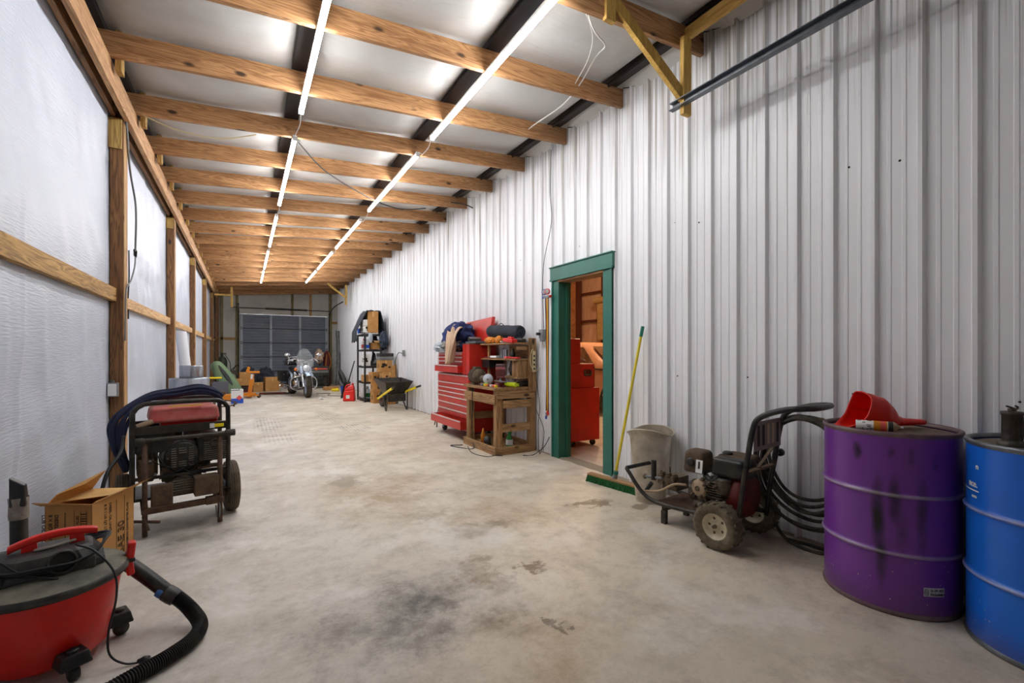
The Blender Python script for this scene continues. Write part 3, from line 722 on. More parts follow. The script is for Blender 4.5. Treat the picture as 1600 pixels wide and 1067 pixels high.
# left wall framing
timber('wall_beam', 'long pale beam along the top of the left wall posts', (-0.86, YN+0.02, 3.335), (-0.86, YF-0.36, 3.335), 0.04, 0.19, 'beam wood', 'beam')
PA = [YN+0.02]+[p+0.07 for p in PY]+[YF-0.36]
pl = ['nearest', 'second', 'third', 'fourth', 'fifth', 'farthest']
for i in range(len(PA)-1):
    timber('wall_plate', 'brown plate board under the roof against the left sheet, %s length' % pl[i], (-0.945, PA[i]+0.004, 3.34), (-0.945, PA[i+1]-0.004, 3.34), 0.036, 0.15, 'plate wood', 'plate board', 'plate boards of the left wall')
for i, y in enumerate(PY):
    t = thing('wall_post', 'brown square timber post of the left wall, %s' % ['nearest one, with the grey outlet box', 'second from the near end', 'third from the near end', 'fourth from the near end', 'farthest one'][i], 'post', (-0.925, y, 0), 0, 'posts of the left wall')
    m = M(); m.bx(-0.045, 0.043, 0, 0.145, 0, 3.26, 'post wood'); m.build('post_body', t, bevel=0.004)
    m = M(); m.bx(0.0435, 0.047, 0.012, 0.14, 0.02, 3.22, 'post edge wood'); m.build('edge_strip', t)
    m = M(); m.bx(-0.05, 0.035, -0.022, -0.001, 2.99 if i == 0 else 3.08, 3.24, 'block wood'); m.build('nailed_block', t, bevel=0.002)
for i in range(len(PY)):
    ya = YN+0.02 if i == 0 else PY[i-1]+0.15; yb = PY[i]-(-0.0 if i == 0 else 0.005)
    z = 1.765 if i == 0 else 1.735
    if i == 0: yb = PY[0]-0.004
    timber('wall_rail', 'flat %s rail board across the left white sheet, %s bay' % ('yellow-brown' if i == 0 else 'pale pine', pl[i]), (-0.945, ya, z), (-0.945, yb, z), 0.04, 0.11 if i == 0 else 0.095, 'rail wood' if i == 0 else 'pale wood', 'rail board', 'rail boards of the left wall')
timber('wall_rail', 'flat pale pine rail board across the left white sheet, farthest bay', (-0.945, PY[4]+0.15, 1.735), (-0.945, YF-0.05, 1.735), 0.04, 0.095, 'pale wood', 'rail board', 'rail boards of the left wall')
# blocks nailed to the rafters above the beam
m = M(); m.bx(-0.02, 0.02, 0, 0.09, 0.0, 0.30, 'block wood'); blk = m.build('rafter_block', bevel=0.002); ub = False; n = 0
for y in RAFTERS:
    if y < 3.0: continue
    o = blk if not ub else blk.copy()
    if ub: col.objects.link(o)
    ub = True; o.location = (-0.80, y+0.021, 3.355)
    tag(o, 'yellowish wood block behind the left end of the %s rafter' % ordn[min(n+1, 18)], 'block', 'blocks at the left ends of the rafters'); n += 1
# end rafter shadow side post in the far left corner
timber('wall_post', 'dark timber post in the far left corner beside the end wall', (-0.86, YF-0.12, 0), (-0.86, YF-0.12, 3.4), 0.12, 0.12, 'post wood', 'post')

# tube lights in two rows
def tube_light():
    t = thing('tube_light', 'x', 'tube light', group='tube lights in two rows')
    m = M(); m.bx(-0.022, 0.022, -1.22, 1.22, 0.0, 0.022, 'white'); m.build('housing', t, bevel=0.003)
    m = M(); m.lathe([(0.020, -1.205), (0.020, 1.205)], 'tube light', (0, 0, -0.012), (0, 1, 0), 14); m.build('lit_tube', t)
    m = M(); m.bx(-0.022, 0.022, -1.225, -1.205, -0.03, 0.022, 'white'); m.build('end_cap', t)
    m = M(); m.bx(-0.022, 0.022, 1.205, 1.225, -0.03, 0.022, 'white'); m.build('end_cap', t)
    return t
tl = None
LY = [3.39, 6.42, 9.5, 12.42, 15.2]; LY2 = [3.47, 6.37, 9.45, 12.35, 15.15]
for row, X, ys in (('left', 0.45, LY), ('right', 1.75, LY2)):
    for i, y in enumerate(ys):
        lab = 'glowing white tube light of the %s row, %s' % (row, ['nearest to the front', 'second from the front', 'third from the front', 'fourth from the front', 'farthest one'][i])
        loc = (X, y, zr(X)-0.024)
        if tl is None: tl = tube_light(); tl.location = loc; tl['label'] = lab
        else: dup(tl, loc, None, lab)
    for i in range(4):
        a = ys[i]+1.225; b = ys[i+1]-1.225; z = zr(X)-0.012
        m = M(); m.tube([(X, a, z), (X+0.004, a+(b-a)*0.25, z-0.07), (X-0.02, a+(b-a)*0.55, z-0.10-0.02*(i % 2)), (X+0.01, b-(b-a)*0.15, z-0.03), (X, b, z)], 0.0045, 'cable white', 6)
        tag(m.build('light_cord'), 'white cord joining two tubes of the %s row, %s gap from the front' % (row, ordn[i]), 'cord', 'link cords between the tube lights')

# yellow timber bracket and steel track of the near door
bt = thing('track_bracket', 'yellow timber bracket hanging from the first rafter and holding the steel track', 'bracket', (3.0, 2.40, 3.24))
m = M(); m.beam((0.0, 0, -0.09), (0.0, 0, 0.52), 0.09, 0.038, 'yellow wood', (0, 1, 0)); m.build('hanger', bt, bevel=0.003)
m = M(); m.beam((-0.02, 0.01, 0.05), (-0.84, 0.06, 0.66), 0.09, 0.038, 'yellow wood', (0, 1, 0)); m.build('brace', bt, bevel=0.003)
m = M(); m.bx(-0.80, -0.71, 0.028, 0.068, 0.40, 0.72, 'yellow wood'); m.build('block', bt, bevel=0.003)
m = M(); m.beam((0.07, 0.08, 0.60), (0.07, -3.3, 0.60), 0.04, 0.10, 'yellow wood y'); m.build('rail', bt, bevel=0.003)
m = M()
m.beam((2.97, 2.5, 3.24), (2.97, -0.6, 3.24), 0.006, 0.055, 'track steel'); m.beam((2.95, 2.5, 3.268), (2.95, -0.6, 3.268), 0.045, 0.006, 'track steel'); m.beam((2.945, 2.5, 3.212), (2.945, -0.6, 3.212), 0.05, 0.006, 'track steel')
tag(m.build('door_track'), 'grey steel overhead door track running toward the upper right along the corrugated wall', 'door track')
# far brackets
fb = thing('track_bracket', 'yellow bracket with slanting brace at the far right holding the garage track', 'bracket', (3.1, 16.85, 3.05))
m = M(); m.beam((0, 0, -0.08), (0, 0, 0.62), 0.06, 0.06, 'yellow wood'); m.build('hanger', fb); m = M(); m.beam((0, 0, 0.16), (-0.62, 0, 0.63), 0.06, 0.06, 'yellow wood'); m.build('brace', fb)
fb = thing('track_bracket', 'yellow bracket with level arm at the far left holding the garage track', 'bracket', (-0.36, 17.6, 3.0))
m = M(); m.beam((0, 0, -0.22), (0, 0, 0.44), 0.06, 0.06, 'yellow wood'); m.build('hanger', fb); m = M(); m.beam((0, 0, 0.17), (-0.48, 0, 0.17), 0.05, 0.05, 'yellow wood'); m.build('arm', fb)

# green door casing in the corrugated wall
dc = thing('door_2', None, None, (XR, (DY0+DY1)/2, 0)); tag(dc, kind='structure')
hw = (DY1-DY0)/2
for s_, nm in ((1, 'far'), (-1, 'near')):
    ye = s_*hw
    m = M(); m.bx(-0.045, 0.0, min(ye, ye+s_*0.13), max(ye, ye+s_*0.13), 0, DZ, 'green trim'); m.bx(-0.055, -0.0, min(ye+s_*0.105, ye+s_*0.13), max(ye+s_*0.105, ye+s_*0.13), 0, DZ, 'green trim')
    m.build('side_casing', dc, bevel=0.003)
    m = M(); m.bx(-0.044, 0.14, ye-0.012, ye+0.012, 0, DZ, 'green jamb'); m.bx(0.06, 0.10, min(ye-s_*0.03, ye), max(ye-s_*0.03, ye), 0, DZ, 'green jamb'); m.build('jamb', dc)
m = M(); m.bx(-0.06, 0.0, -hw-0.15, hw+0.15, DZ-0.01, DZ+0.165, 'green trim'); m.bx(-0.075, 0.0, -hw-0.155, hw+0.155, DZ+0.150, DZ+0.165, 'green trim'); m.bx(-0.07, 0.0, -hw-0.15, hw+0.15, DZ-0.01, DZ+0.012, 'green trim')
m.build('header_casing', dc, bevel=0.004)
m = M(); m.bx(-0.05, 0.14, -hw, hw, DZ-0.03, DZ-0.008, 'bench wood y'); m.build('head_jamb', dc)
m = M(); m.bx(0.0, 0.14, -hw+0.0, hw-0.0, 0.0, 0.006, 'soil'); m.build('threshold', dc)

# side room beyond the door
m = M()
m.bx(9.2, 9.3, 1.5, 13.0, 0, 4.2, 'kraft insulation'); struct(m, 'wall_back')
m = M(); m.bx(3.44, 9.3, 1.4, 1.5, 0, 4.2, 'kraft insulation'); m.bx(3.44, 9.3, 13.0, 13.1, 0, 4.2, 'kraft insulation'); struct(m, 'wall_side')
m = M(); m.bx(3.42, 9.3, 1.4, 13.1, 4.1, 4.2, 'kraft insulation'); struct(m, 'ceiling')
for z in (1.3, 2.25, 3.1):
    timber('wall_girt', 'dark red steel girt on the brown back wall seen through the doorway, %s' % {1.3: 'lowest', 2.25: 'middle one', 3.1: 'topmost'}[z], (9.15, 1.6, z), (9.15, 12.9, z), 0.08, 0.07, 'steel red', 'girt', 'steel girts of the side room')
for y, lb in ((10.1, 'dark red steel column on the back wall seen at the right of the doorway'), (11.3, 'dark red steel column on the back wall seen at the left of the doorway')):
    timber('steel_column', lb, (9.08, y, 0), (9.08, y, 4.1), 0.14, 0.14, 'steel red', 'column', None, (0, 1, 0))
rs = thing('roll_shade', 'rolled tan slatted shade hanging on the brown wall beyond the doorway', 'shade', (8.92, 9.70, 2.66))
m = M(); m.cyl((0, -0.9, 0.15), (0, 0.62, 0.15), 0.10, 'shade slats'); m.build('roll', rs)
m = M(); m.bx(-0.02, 0.02, -0.9, 0.52, -1.0, 0.12, 'shade slats'); m.build('slats', rs)
timber('wall_post', 'pale timber post standing inside the side room at the left of the doorway view', (5.0, 6.42, 0), (5.0, 6.42, 3.2), 0.10, 0.10, 'pale wood', 'post')
lp = thing('ceiling_lamp', 'warm ceiling lamp of the side room', 'lamp', (6.9, 7.6, 3.9))
m = M(); m.cyl((0, 0, 0), (0, 0, 0.2), 0.06, 'white'); m.build('lamp_base', lp)
m = M(); m.lathe([(0.0, -0.16), (0.10, -0.14), (0.15, -0.06), (0.15, 0.0)], 'warm lamp'); m.build('lamp_globe', lp)
# ---------------------------------------------------------------- near objects
# ---- oil drums
pst = []
for ang, z, rr, rh, st in ((-171, 0.50, 0.030, 0.20, 1.0), (-168, 0.28, 0.028, 0.16, 1.0), (-157, 0.58, 0.030, 0.13, 0.95), (-134, 0.52, 0.030, 0.20, 0.9), (-189, 0.79, 0.022, 0.05, 1.0), (-160, 0.80, 0.020, 0.05, 0.9), (-143, 0.79, 0.022, 0.06, 0.9), (-122, 0.78, 0.024, 0.07, 0.9), (-151, 0.42, 0.03, 0.12, 0.5)):
    pst.append((0.286*math.cos(math.radians(ang)), 0.286*math.sin(math.radians(ang)), z, rr, rh, st))
drum_mat('purple drum paint', (122, 58, 154), (102, 46, 132), pst)
drum_mat('blue drum paint', (18, 112, 214), (10, 84, 196), [])
def drum(name, label, loc, paint, lidm, rimm):
    t = thing(name, label, 'drum', loc)
    R = 0.286; pr_ = [(R, 0.012)]
    for z in [i*0.02+0.02 for i in range(13)]+[0.27+i*0.0035 for i in range(18)]+[0.345+i*0.02 for i in range(11)]+[0.557+i*0.0035 for i in range(17)]+[0.63+i*0.02 for i in range(12)]:
        b = 0
        for zc in (0.30, 0.585):
            b += 0.012*math.exp(-((z-zc)/0.009)**2)
        pr_.append((R+b, z))
    pr_.append((R, 0.872))
    m = M(); m.lathe(pr_, paint, seg=96, cap=False); m.build('drum_body', t)
    m = M(); m.lathe([(R-0.014, 0.872), (R-0.014, 0.886), (R-0.004, 0.8915), (R+0.006, 0.888), (R+0.0075, 0.879), (R+0.001, 0.866)], rimm, seg=96, cap=False)
    m.build('top_rim', t)
    m = M(); m.lathe([(R+0.001, 0.024), (R+0.0075, 0.012), (R+0.004, 0.001), (R-0.01, 0.0)], rimm, seg=96, cap=False); m.build('bottom_rim', t)
    m = M(); m.lathe([(0.0, 0.868), (0.2, 0.868), (0.235, 0.872), (R-0.014, 0.866)], lidm, seg=64, cap=False); m.build('lid', t)
    return t
pd = drum('steel_drum', 'purple steel drum with black paint streaks, a red funnel on its lid', (2.99, 1.085, 0), 'purple drum paint', 'drum lid dust', 'rim dust')
m = M(); m.lathe([(0.034, 0), (0.034, 0.012), (0.026, 0.014), (0.0, 0.012)], 'rim dust', (0.12, 0.13, 0.868), seg=20); m.build('bung', pd)
# stamped label low on the purple drum, curved with the wall of the drum
a0 = math.radians(-124)
def lab(u, v):
    a = a0+(u-0.5)*0.33; return (0.2875*math.cos(a), 0.2875*math.sin(a), 0.118+0.042*v)
m = M(); m.grid(lab, 10, 1, 'label grey'); lb = m.build('label_plate', pd)
def curved_text(name, body, size, mat, parent, R, a, z, bold=0.0, sx=1.0):
    o = lettering(name, body, size, mat, parent, (0, 0, 0), (0, 0, 0), 'CENTER', bold, 1)
    for v in o.data.vertices:
        x, y, zz = v.co; t = a+x*sx/R
        v.co = ((R+0.0006+zz)*math.cos(t), (R+0.0006+zz)*math.sin(t), z+y)
    return o
curved_text('stamped_text', 'SA 1PF1 4/255', 0.0175, 'ink', pd, 0.2878, a0+0.045, 0.141, 0, 0.62)
curved_text('stamped_text', '79/USA/8/4813', 0.0175, 'ink', pd, 0.2878, a0+0.045, 0.122, 0, 0.62)
m = M(); pts = [((0.2888)*math.cos(a0-0.125+0.028*math.cos(q*PI/8)), 0.2888*math.sin(a0-0.125+0.028*math.cos(q*PI/8)), 0.139+0.016*math.sin(q*PI/8)) for q in range(16)]
m.tube(pts, 0.0009, 'ink', 4, 1, closed=True); pts = [((0.2888)*math.cos(a0-0.125+0.012*math.cos(q*PI/8)), 0.2888*math.sin(a0-0.125+0.012*math.cos(q*PI/8)), 0.139+0.008*math.sin(q*PI/8)) for q in range(16)]
m.tube(pts, 0.0009, 'ink', 4, 1, closed=True); m.build('stamp_mark', pd)
bd = drum('steel_drum', 'blue steel drum with a hand pump on its lid, at the right edge', (2.99, 0.485, 0), 'blue drum paint', 'drum lid dust', 'track steel')
for body, z, sz in (('n', 0.765, 0.035), ('nce.', 0.683, 0.04), ('com', 0.635, 0.02)):
    curved_text('printed_text', body, sz, 'paper white', bd, 0.2872, math.radians({'n': 134, 'nce.': 128, 'com': 130}[body]), z, 0.0008)
def ln_(u, v):
    a = math.radians(104+32*u); return (0.2880*math.cos(a), 0.2880*math.sin(a), 0.664+0.005*v)
m = M(); m.grid(ln_, 10, 1, 'paper white'); m.build('printed_line', bd)
m = M(); m.lathe([(0.034, 0), (0.034, 0.01), (0.0, 0.012)], 'paper white', (0.14, 0.10, 0.868), seg=20); m.build('bung', bd)
# hand pump
hp = thing('hand_pump', 'grimy grey metal hand pump standing on the blue drum lid', 'pump', (2.93, 0.615, 0.868))
m = M(); m.lathe([(0.048, 0.0), (0.05, 0.014), (0.036, 0.022), (0.033, 0.026), (0.0, 0.026)], 'pump metal', seg=20); m.build('base_nut', hp)
m = M(); m.lathe([(0.034, 0.02), (0.034, 0.135), (0.037, 0.137), (0.037, 0.15), (0.034, 0.152), (0, 0.155)], 'pump metal', seg=24); m.build('pump_body', hp)
m = M(); m.lathe([(0.012, 0.152), (0.016, 0.162), (0.0, 0.17)], 'pump metal', seg=12); m.tube([(-0.03, 0.01, 0.176), (0, 0, 0.168), (0.028, -0.008, 0.162), (0.032, -0.01, 0.17), (0.02, -0.006, 0.176)], 0.0045, 'pump metal', 6); m.build('top_lever', hp)
m = M(); m.tube([(0.025, -0.012, 0.05), (0.05, -0.026, 0.085), (0.078, -0.04, 0.115)], 0.019, 'pump metal', 12, 3); m.lathe([(0.026, 0), (0.026, 0.016)], 'pump metal', (0.072, -0.038, 0.105), (0.5, -0.3, 0.55), 12); m.tube([(0.078, -0.04, 0.115), (0.14, -0.075, 0.185), (0.22, -0.12, 0.27)], 0.015, 'pump metal', 10, 3); m.build('spout', hp)
# funnel on the purple drum, lying on its side
fn = thing('funnel', 'large red plastic funnel lying on the purple drum', 'funnel', (3.0, 1.13, 0.868), math.radians(-34))
# local x = from the wide mouth to the spout
secs = [(-0.115, 0.085, 0.098, 0.098), (-0.06, 0.083, 0.096, 0.092), (0.0, 0.078, 0.086, 0.082), (0.045, 0.060, 0.062, 0.062), (0.085, 0.034, 0.032, 0.040), (0.12, 0.021, 0.020, 0.034), (0.235, 0.013, 0.012, 0.034)]
def fun(off):
    def f(u, v):
        t = v*(len(secs)-1); i = min(int(t), len(secs)-2); q = t-i
        x, hy, hz, zc = [secs[i][k]*(1-q)+secs[i+1][k]*q for k in range(4)]
        a = 2*PI*u; ca, sa = math.cos(a), math.sin(a); e = 0.75 if v < 0.6 else 1.0
        y = (hy-off)*math.copysign(abs(ca)**e, ca); z = zc+(hz-off)*math.copysign(abs(sa)**e, sa)
        if v < 0.2:  # wavy slanted mouth
            x += (1-v/0.2)*(0.025*math.cos(2*a)+0.06*sa-0.02)
        return (x, y, max(z, 0.002+off))
    return f
m = M(); m.grid(fun(0), 48, 36, 'red plastic'); o = m.build('funnel_cone', fn, solid=0.0035)
m = M(); f0 = fun(-0.002); m.tube([f0(i/40, 0) for i in range(40)], 0.0042, 'red plastic', 6, 1, closed=True); m.build('mouth_rim', fn)
m = M(); m.tube([(0.00, 0.08, 0.012), (-0.02, 0.13, 0.02), (0.07, 0.15, 0.02), (0.12, 0.10, 0.015), (0.09, 0.03, 0.012)], 0.004, 'paper white', 6); 
o = m.build('zip_strap'); o.location = (3.12, 1.06, 0.868); o.rotation_euler = (0, 0, -0.6); tag(o, 'short white plastic strip lying behind the spray can on the purple drum', 'strip')
# spray can lying on the lid
sc = thing('spray_can', 'spray can with orange and white label lying on the purple drum before the funnel', 'spray can', (2.862, 1.10, 0.8955), math.radians(-66))
m = M(); m.lathe([(0.0, -0.078), (0.024, -0.078), (0.0265, -0.074), (0.0265, 0.055)], 'paper white', (0, 0, 0), (1, 0, 0), 24); m.lathe([(0.0267, 0.055), (0.0267, 0.075)], 'black plastic', (0, 0, 0), (1, 0, 0), 24); m.build('can_body', sc)
m = M(); m.lathe([(0.0269, -0.004), (0.0269, 0.052)], 'orange paint', (0, 0, 0), (1, 0, 0), 24, cap=False); m.build('orange_band', sc)
m = M(); m.lathe([(0.0271, 0.024), (0.0271, 0.046)], 'red label', (0, 0, 0), (1, 0, 0), 24, cap=False); m.build('red_band', sc)
m = M()
rnd = random.Random(3)
for k in range(26):
    a = rnd.uniform(0, 2*PI); x = rnd.uniform(-0.066, -0.008); w = rnd.uniform(0.006, 0.02)
    m.box((x, 0.0267*math.cos(a), 0.0267*math.sin(a)), (w, 0.004, 0.0012), 'ink', (a-PI/2, 0, 0))
m.build('label_print', sc)
m = M(); m.lathe([(0.0268, 0.075), (0.0268, 0.079), (0.018, 0.092), (0.012, 0.095), (0.010, 0.096), (0.010, 0.104)], 'tan plastic', (0, 0, 0), (1, 0, 0), 20); m.lathe([(0.006, 0.104), (0.006, 0.116)], 'paper white', (0, 0, 0), (1, 0, 0), 12); m.build('nozzle', sc)

# ---- trash can
tc_ = thing('trash_can', 'dirty cream plastic trash can with wavy rim against the corrugated wall', 'trash can', (3.055, 2.81, 0), math.radians(28))
def can(off):
    def f(u, v):
        a = 2*PI*u; ca, sa = math.cos(a), math.sin(a); e = 0.72
        w = 0.128+0.062*v; dd = 0.118+0.05*v
        x = (w-off)*math.copysign(abs(ca)**e, ca); y = (dd-off)*math.copysign(abs(sa)**e, sa)
        top = 0.600+0.038*(ca*ca)*(1 if ca < 0 else 0.55)-0.022*(1-ca*ca)
        z = max(off*1.5, v*top); k = max(0, v-0.93)/0.07
        return (x*(1+0.10*k), y*(1+0.10*k), z)
    return f
m = M(); m.grid(can(0), 64, 28, 'bin plastic'); m.grid(can(0.004), 64, 28, 'bin inside'); g = can(0.0); b0 = [g(i/64, 0) for i in range(64)]; m.add(b0, [tuple(range(64))], 'bin plastic'); m.build('can_body', tc_)
m = M(); m.tube([(p[0]*1.01, p[1]*1.01, p[2]) for p in [g(i/48, 1) for i in range(48)]], 0.006, 'bin plastic', 6, 1, closed=True); m.build('rim', tc_)
m = M()
for k in range(5): m.bx(0.085+0.012*k-0.03, 0.092+0.012*k-0.03, -0.170, -0.166, 0.44+0.01*(k % 2), 0.47+0.02*((k*3) % 4), 'decal brown')
m.bx(0.055, 0.058, -0.1665, -0.162, 0.43, 0.54, 'decal brown'); m.bx(0.118, 0.121, -0.1665, -0.162, 0.43, 0.54, 'decal brown'); m.bx(0.055, 0.121, -0.1665, -0.162, 0.537, 0.54, 'decal brown')
o = m.build('printed_symbols', tc_); o.rotation_euler = (-0.09, 0, 0); o.location = (0, 0.032, 0.0)

# ---- push broom
bp_ = thing('push_broom', 'green push broom with yellow handle leaning on the corrugated wall beside the doorway', 'broom', (3.025, 3.235, 0), math.radians(90+8))
m = M(); m.bx(-0.31, 0.31, -0.035, 0.035, 0.062, 0.082, 'bench wood'); m.build('head_block', bp_, bevel=0.004)
m = M()
def bris(u, v):
    a = 2*PI*u; n_ = 0.012*noise.noise(Vector((v*60, u*9, 1)))
    return (-0.38+0.76*v, math.cos(a)*(0.036+n_), 0)
rnd = random.Random(8)
for i in range(64):
    for j in range(5):
        x = -0.302+0.604*i/63; y = -0.03+0.015*j; dx = rnd.uniform(-0.008, 0.008); dy = (j-2)*0.006+rnd.uniform(-0.006, 0.006)
        m.cyl((x, y, 0.064), (x+dx, y+dy, 0.001), 0.0055, 'broom green', 0.0075, 5)
tag(m.build('bristles', bp_), kind='stuff')
hpts = local(bp_, [(3.04, 3.24, 0.09), (3.27, 3.105, 1.53)])
dv = (hpts[1]-hpts[0]).normalized()
m = M(); m.lathe([(0.024, -0.015), (0.028, 0.0), (0.022, 0.03), (0.019, 0.07)], 'galvanised', hpts[0], dv, 14); m.lathe([(0.023, 0.03), (0.025, 0.045), (0.023, 0.06)], 'cap green', hpts[0], dv, 10); m.build('socket', bp_)
m = M(); m.cyl(hpts[0]+dv*0.05, hpts[1]-dv*0.09, 0.0135, 'broom yellow', seg=14); m.build('handle', bp_)
m = M(); m.cyl(hpts[1]-dv*0.10, hpts[1], 0.0165, 'cap green', seg=14); m.build('handle_cap', bp_)

# ---- wheel builder
def wheel(parent, name, c, axis, R, w, tyre='dusty rubber', rimm='rim cream', lugs=0, rim_r=0.55, knob=0.0, holes=5):
    A = Vector(axis).normalized(); c = Vector(c)
    e = Vector((0, 0, 1)) if abs(A.z) < 0.9 else Vector((1, 0, 0))
    q = Vector((0, 0, 1)).rotation_difference(A)
    ri = R*rim_r
    prof = [(ri, -w*0.36), (ri*1.08, -w*0.44), (R*0.86, -w*0.52), (R*0.95, -w*0.46), (R*0.995, -w*0.28), (R, 0), (R*0.995, w*0.28), (R*0.95, w*0.46), (R*0.86, w*0.52), (ri*1.08, w*0.44), (ri, w*0.36)]
    m = M(); m.lathe(prof, tyre, c, A, 40, cap=False)
    if lugs:
        for k in range(lugs):
            a = 2*PI*k/lugs
            for s_ in (-1, 1):
                aa = a+(0.5 if s_ > 0 else 0)*2*PI/lugs
                v = q @ Vector((math.cos(aa), math.sin(aa), 0)); p = c+v*(R*0.985)+A*(s_*w*0.24)
                tdir = A.cross(v)
                m.beam(p-tdir*(R*0.055), p+tdir*(R*0.055)+A*s_*w*0.05, w*0.36, R*0.07, tyre, v)
    ty = m.build(name, parent)
    m = M(); m.lathe([(ri*1.02, -w*0.38), (ri*0.92, -w*0.34), (ri*0.85, -w*0.16), (ri*0.3, -w*0.12), (ri*0.3, -w*0.26), (0, -w*0.28)], rimm, c, A, 30, cap=False)
    m.lathe([(ri*1.02, w*0.38), (ri*0.92, w*0.34), (ri*0.85, w*0.16), (ri*0.3, w*0.12), (ri*0.3, w*0.26), (0, w*0.28)], rimm, c, A, 30, cap=False)
    rm_ = m.build('rim', ty)
    if holes:
        m = M()
        for s_ in (-1, 1):
            for k in range(holes):
                a = 2*PI*k/holes+0.3; v = q @ Vector((math.cos(a), math.sin(a), 0))
                m.lathe([(ri*0.13, 0), (ri*0.1, w*0.03), (0, w*0.03)], 'grimy brown', c+v*ri*0.6+A*s_*w*0.125, A*s_, 10)
            m.lathe([(ri*0.16, 0), (ri*0.14, w*0.1), (0, w*0.12)], 'engine grime', c+A*s_*w*0.27, A*s_, 12)
        m.build('hub_and_bolts', ty)
    return ty

# ---- pressure washer
pw = thing('pressure_washer', 'black framed petrol pressure washer with red engine and chunky tyres before the wall', 'pressure washer', (2.90, 1.96, 0), math.radians(6))
# local: x towards the wall, y away from the camera
wheel(pw, 'tyre', (-0.235, -0.05, 0.15), (1, 0, 0), 0.15, 0.115, 'tread dust', 'rim cream', 20)
wheel(pw, 'tyre', (0.265, -0.05, 0.15), (1, 0, 0), 0.15, 0.115, 'tread dust', 'rim cream', 20)
m = M(); m.cyl((-0.29, -0.05, 0.15), (0.31, -0.05, 0.15), 0.011, 'engine grime'); m.build('axle', pw)
m = M()
m.tube([(-0.165, -0.15, 0.19), (-0.165, 0.1, 0.165), (-0.17, 0.46, 0.15), (-0.175, 0.60, 0.20), (-0.175, 0.72, 0.32), (-0.165, 0.755, 0.35), (-0.12, 0.75, 0.355), (0.13, 0.74, 0.355), (0.175, 0.735, 0.34), (0.185, 0.70, 0.30), (0.185, 0.58, 0.19), (0.18, 0.44, 0.15), (0.175, 0.1, 0.165), (0.175, -0.15, 0.19)], 0.0155, 'black metal', 10, 5)
m.build('base_frame', pw)
m = M(); m.box((0, 0.22, 0.158), (0.33, 0.5, 0.012), 'rust'); m.bx(-0.165, 0.175, 0.0, 0.02, 0.10, 0.155, 'black metal'); m.build('deck_plate', pw, bevel=0.003)
m = M(); m.bx(-0.15, 0.15, 0.40, 0.44, 0.10, 0.13, 'black metal'); m.bx(-0.16, -0.125, 0.40, 0.44, 0.0, 0.10, 'rubber'); m.bx(0.125, 0.16, 0.40, 0.44, 0.0, 0.10, 'rubber'); m.build('foot_bar', pw, bevel=0.004)
for sx, nm in ((-0.195, 'handle_upright'), (0.19, 'handle_upright')):
    m = M(); m.tube([(sx, -0.16, 0.16), (sx, -0.19, 0.40), (sx, -0.225, 0.60)], 0.0165, 'black metal', 10, 4); m.build(nm, pw)
m = M(); m.tube([(-0.195, -0.215, 0.56), (-0.195, -0.255, 0.80), (-0.195, -0.30, 0.88), (-0.19, -0.42, 0.935), (-0.17, -0.53, 0.955), (-0.10, -0.575, 0.957), (0.10, -0.575, 0.957), (0.165, -0.53, 0.955), (0.185, -0.42, 0.935), (0.19, -0.30, 0.885), (0.19, -0.255, 0.80), (0.19, -0.215, 0.56)], 0.0175, 'black plastic', 10, 5); m.build('handle_bar', pw)
m = M(); m.bx(-0.18, 0.175, -0.262, -0.252, 0.66, 0.845, 'decal brown')
pnl = m.build('warning_panel', pw, bevel=0.002)
m = M()
for k in range(5):
    m.bx(-0.15+0.065*k, -0.12+0.065*k, -0.2635, -0.2622, 0.69, 0.82, 'tan plastic' if k in (2, 3) else 'ink')
m.build('panel_print', pnl)
m = M(); m.beam((-0.195, -0.21, 0.52), (0.19, -0.21, 0.52), 0.035, 0.012, 'grimy brown'); m.build('cross_bar', pw)
m = M(); m.lathe([(0.018, 0), (0.026, 0.01), (0.026, 0.03), (0.0, 0.034)], 'black plastic', (0.21, -0.235, 0.60), (1, 0, 0), 16); m.cyl((0.19, -0.235, 0.60), (0.215, -0.235, 0.60), 0.008, 'galvanised'); m.build('knob', pw)
# engine
m = M(); m.box((0.0, 0.06, 0.27), (0.22, 0.26, 0.2), 'engine grime'); m.box((-0.02, 0.06, 0.20), (0.26, 0.24, 0.07), 'engine grime'); m.lathe([(0.07, 0), (0.075, 0.05)], 'engine grime', (-0.06, 0.18, 0.29), (0, 1, 0), 16)
for k in range(7): m.box((-0.06, 0.05, 0.30+0.016*k), (0.2, 0.16, 0.006), 'engine grime')
m.build('engine_block', pw, bevel=0.008)
m = M(); m.lathe([(0.145, 0.0), (0.15, 0.05), (0.13, 0.085), (0.07, 0.10), (0.0, 0.10)], 'dark red', (0.02, -0.06, 0.315), (0, -1, 0), 30); m.box((0.0, -0.075, 0.24), (0.24, 0.07, 0.12), 'dark red'); fsh = m.build('fan_shroud', pw, bevel=0.006)
m = M()
for k in range(14):
    a = 2*PI*k/14; m.beam((0.02+0.04*math.cos(a), -0.158, 0.315+0.04*math.sin(a)), (0.02+0.085*math.cos(a+0.3), -0.152, 0.315+0.085*math.sin(a+0.3)), 0.006, 0.006, 'black metal', (0, 1, 0))
m.build('shroud_slots', fsh)
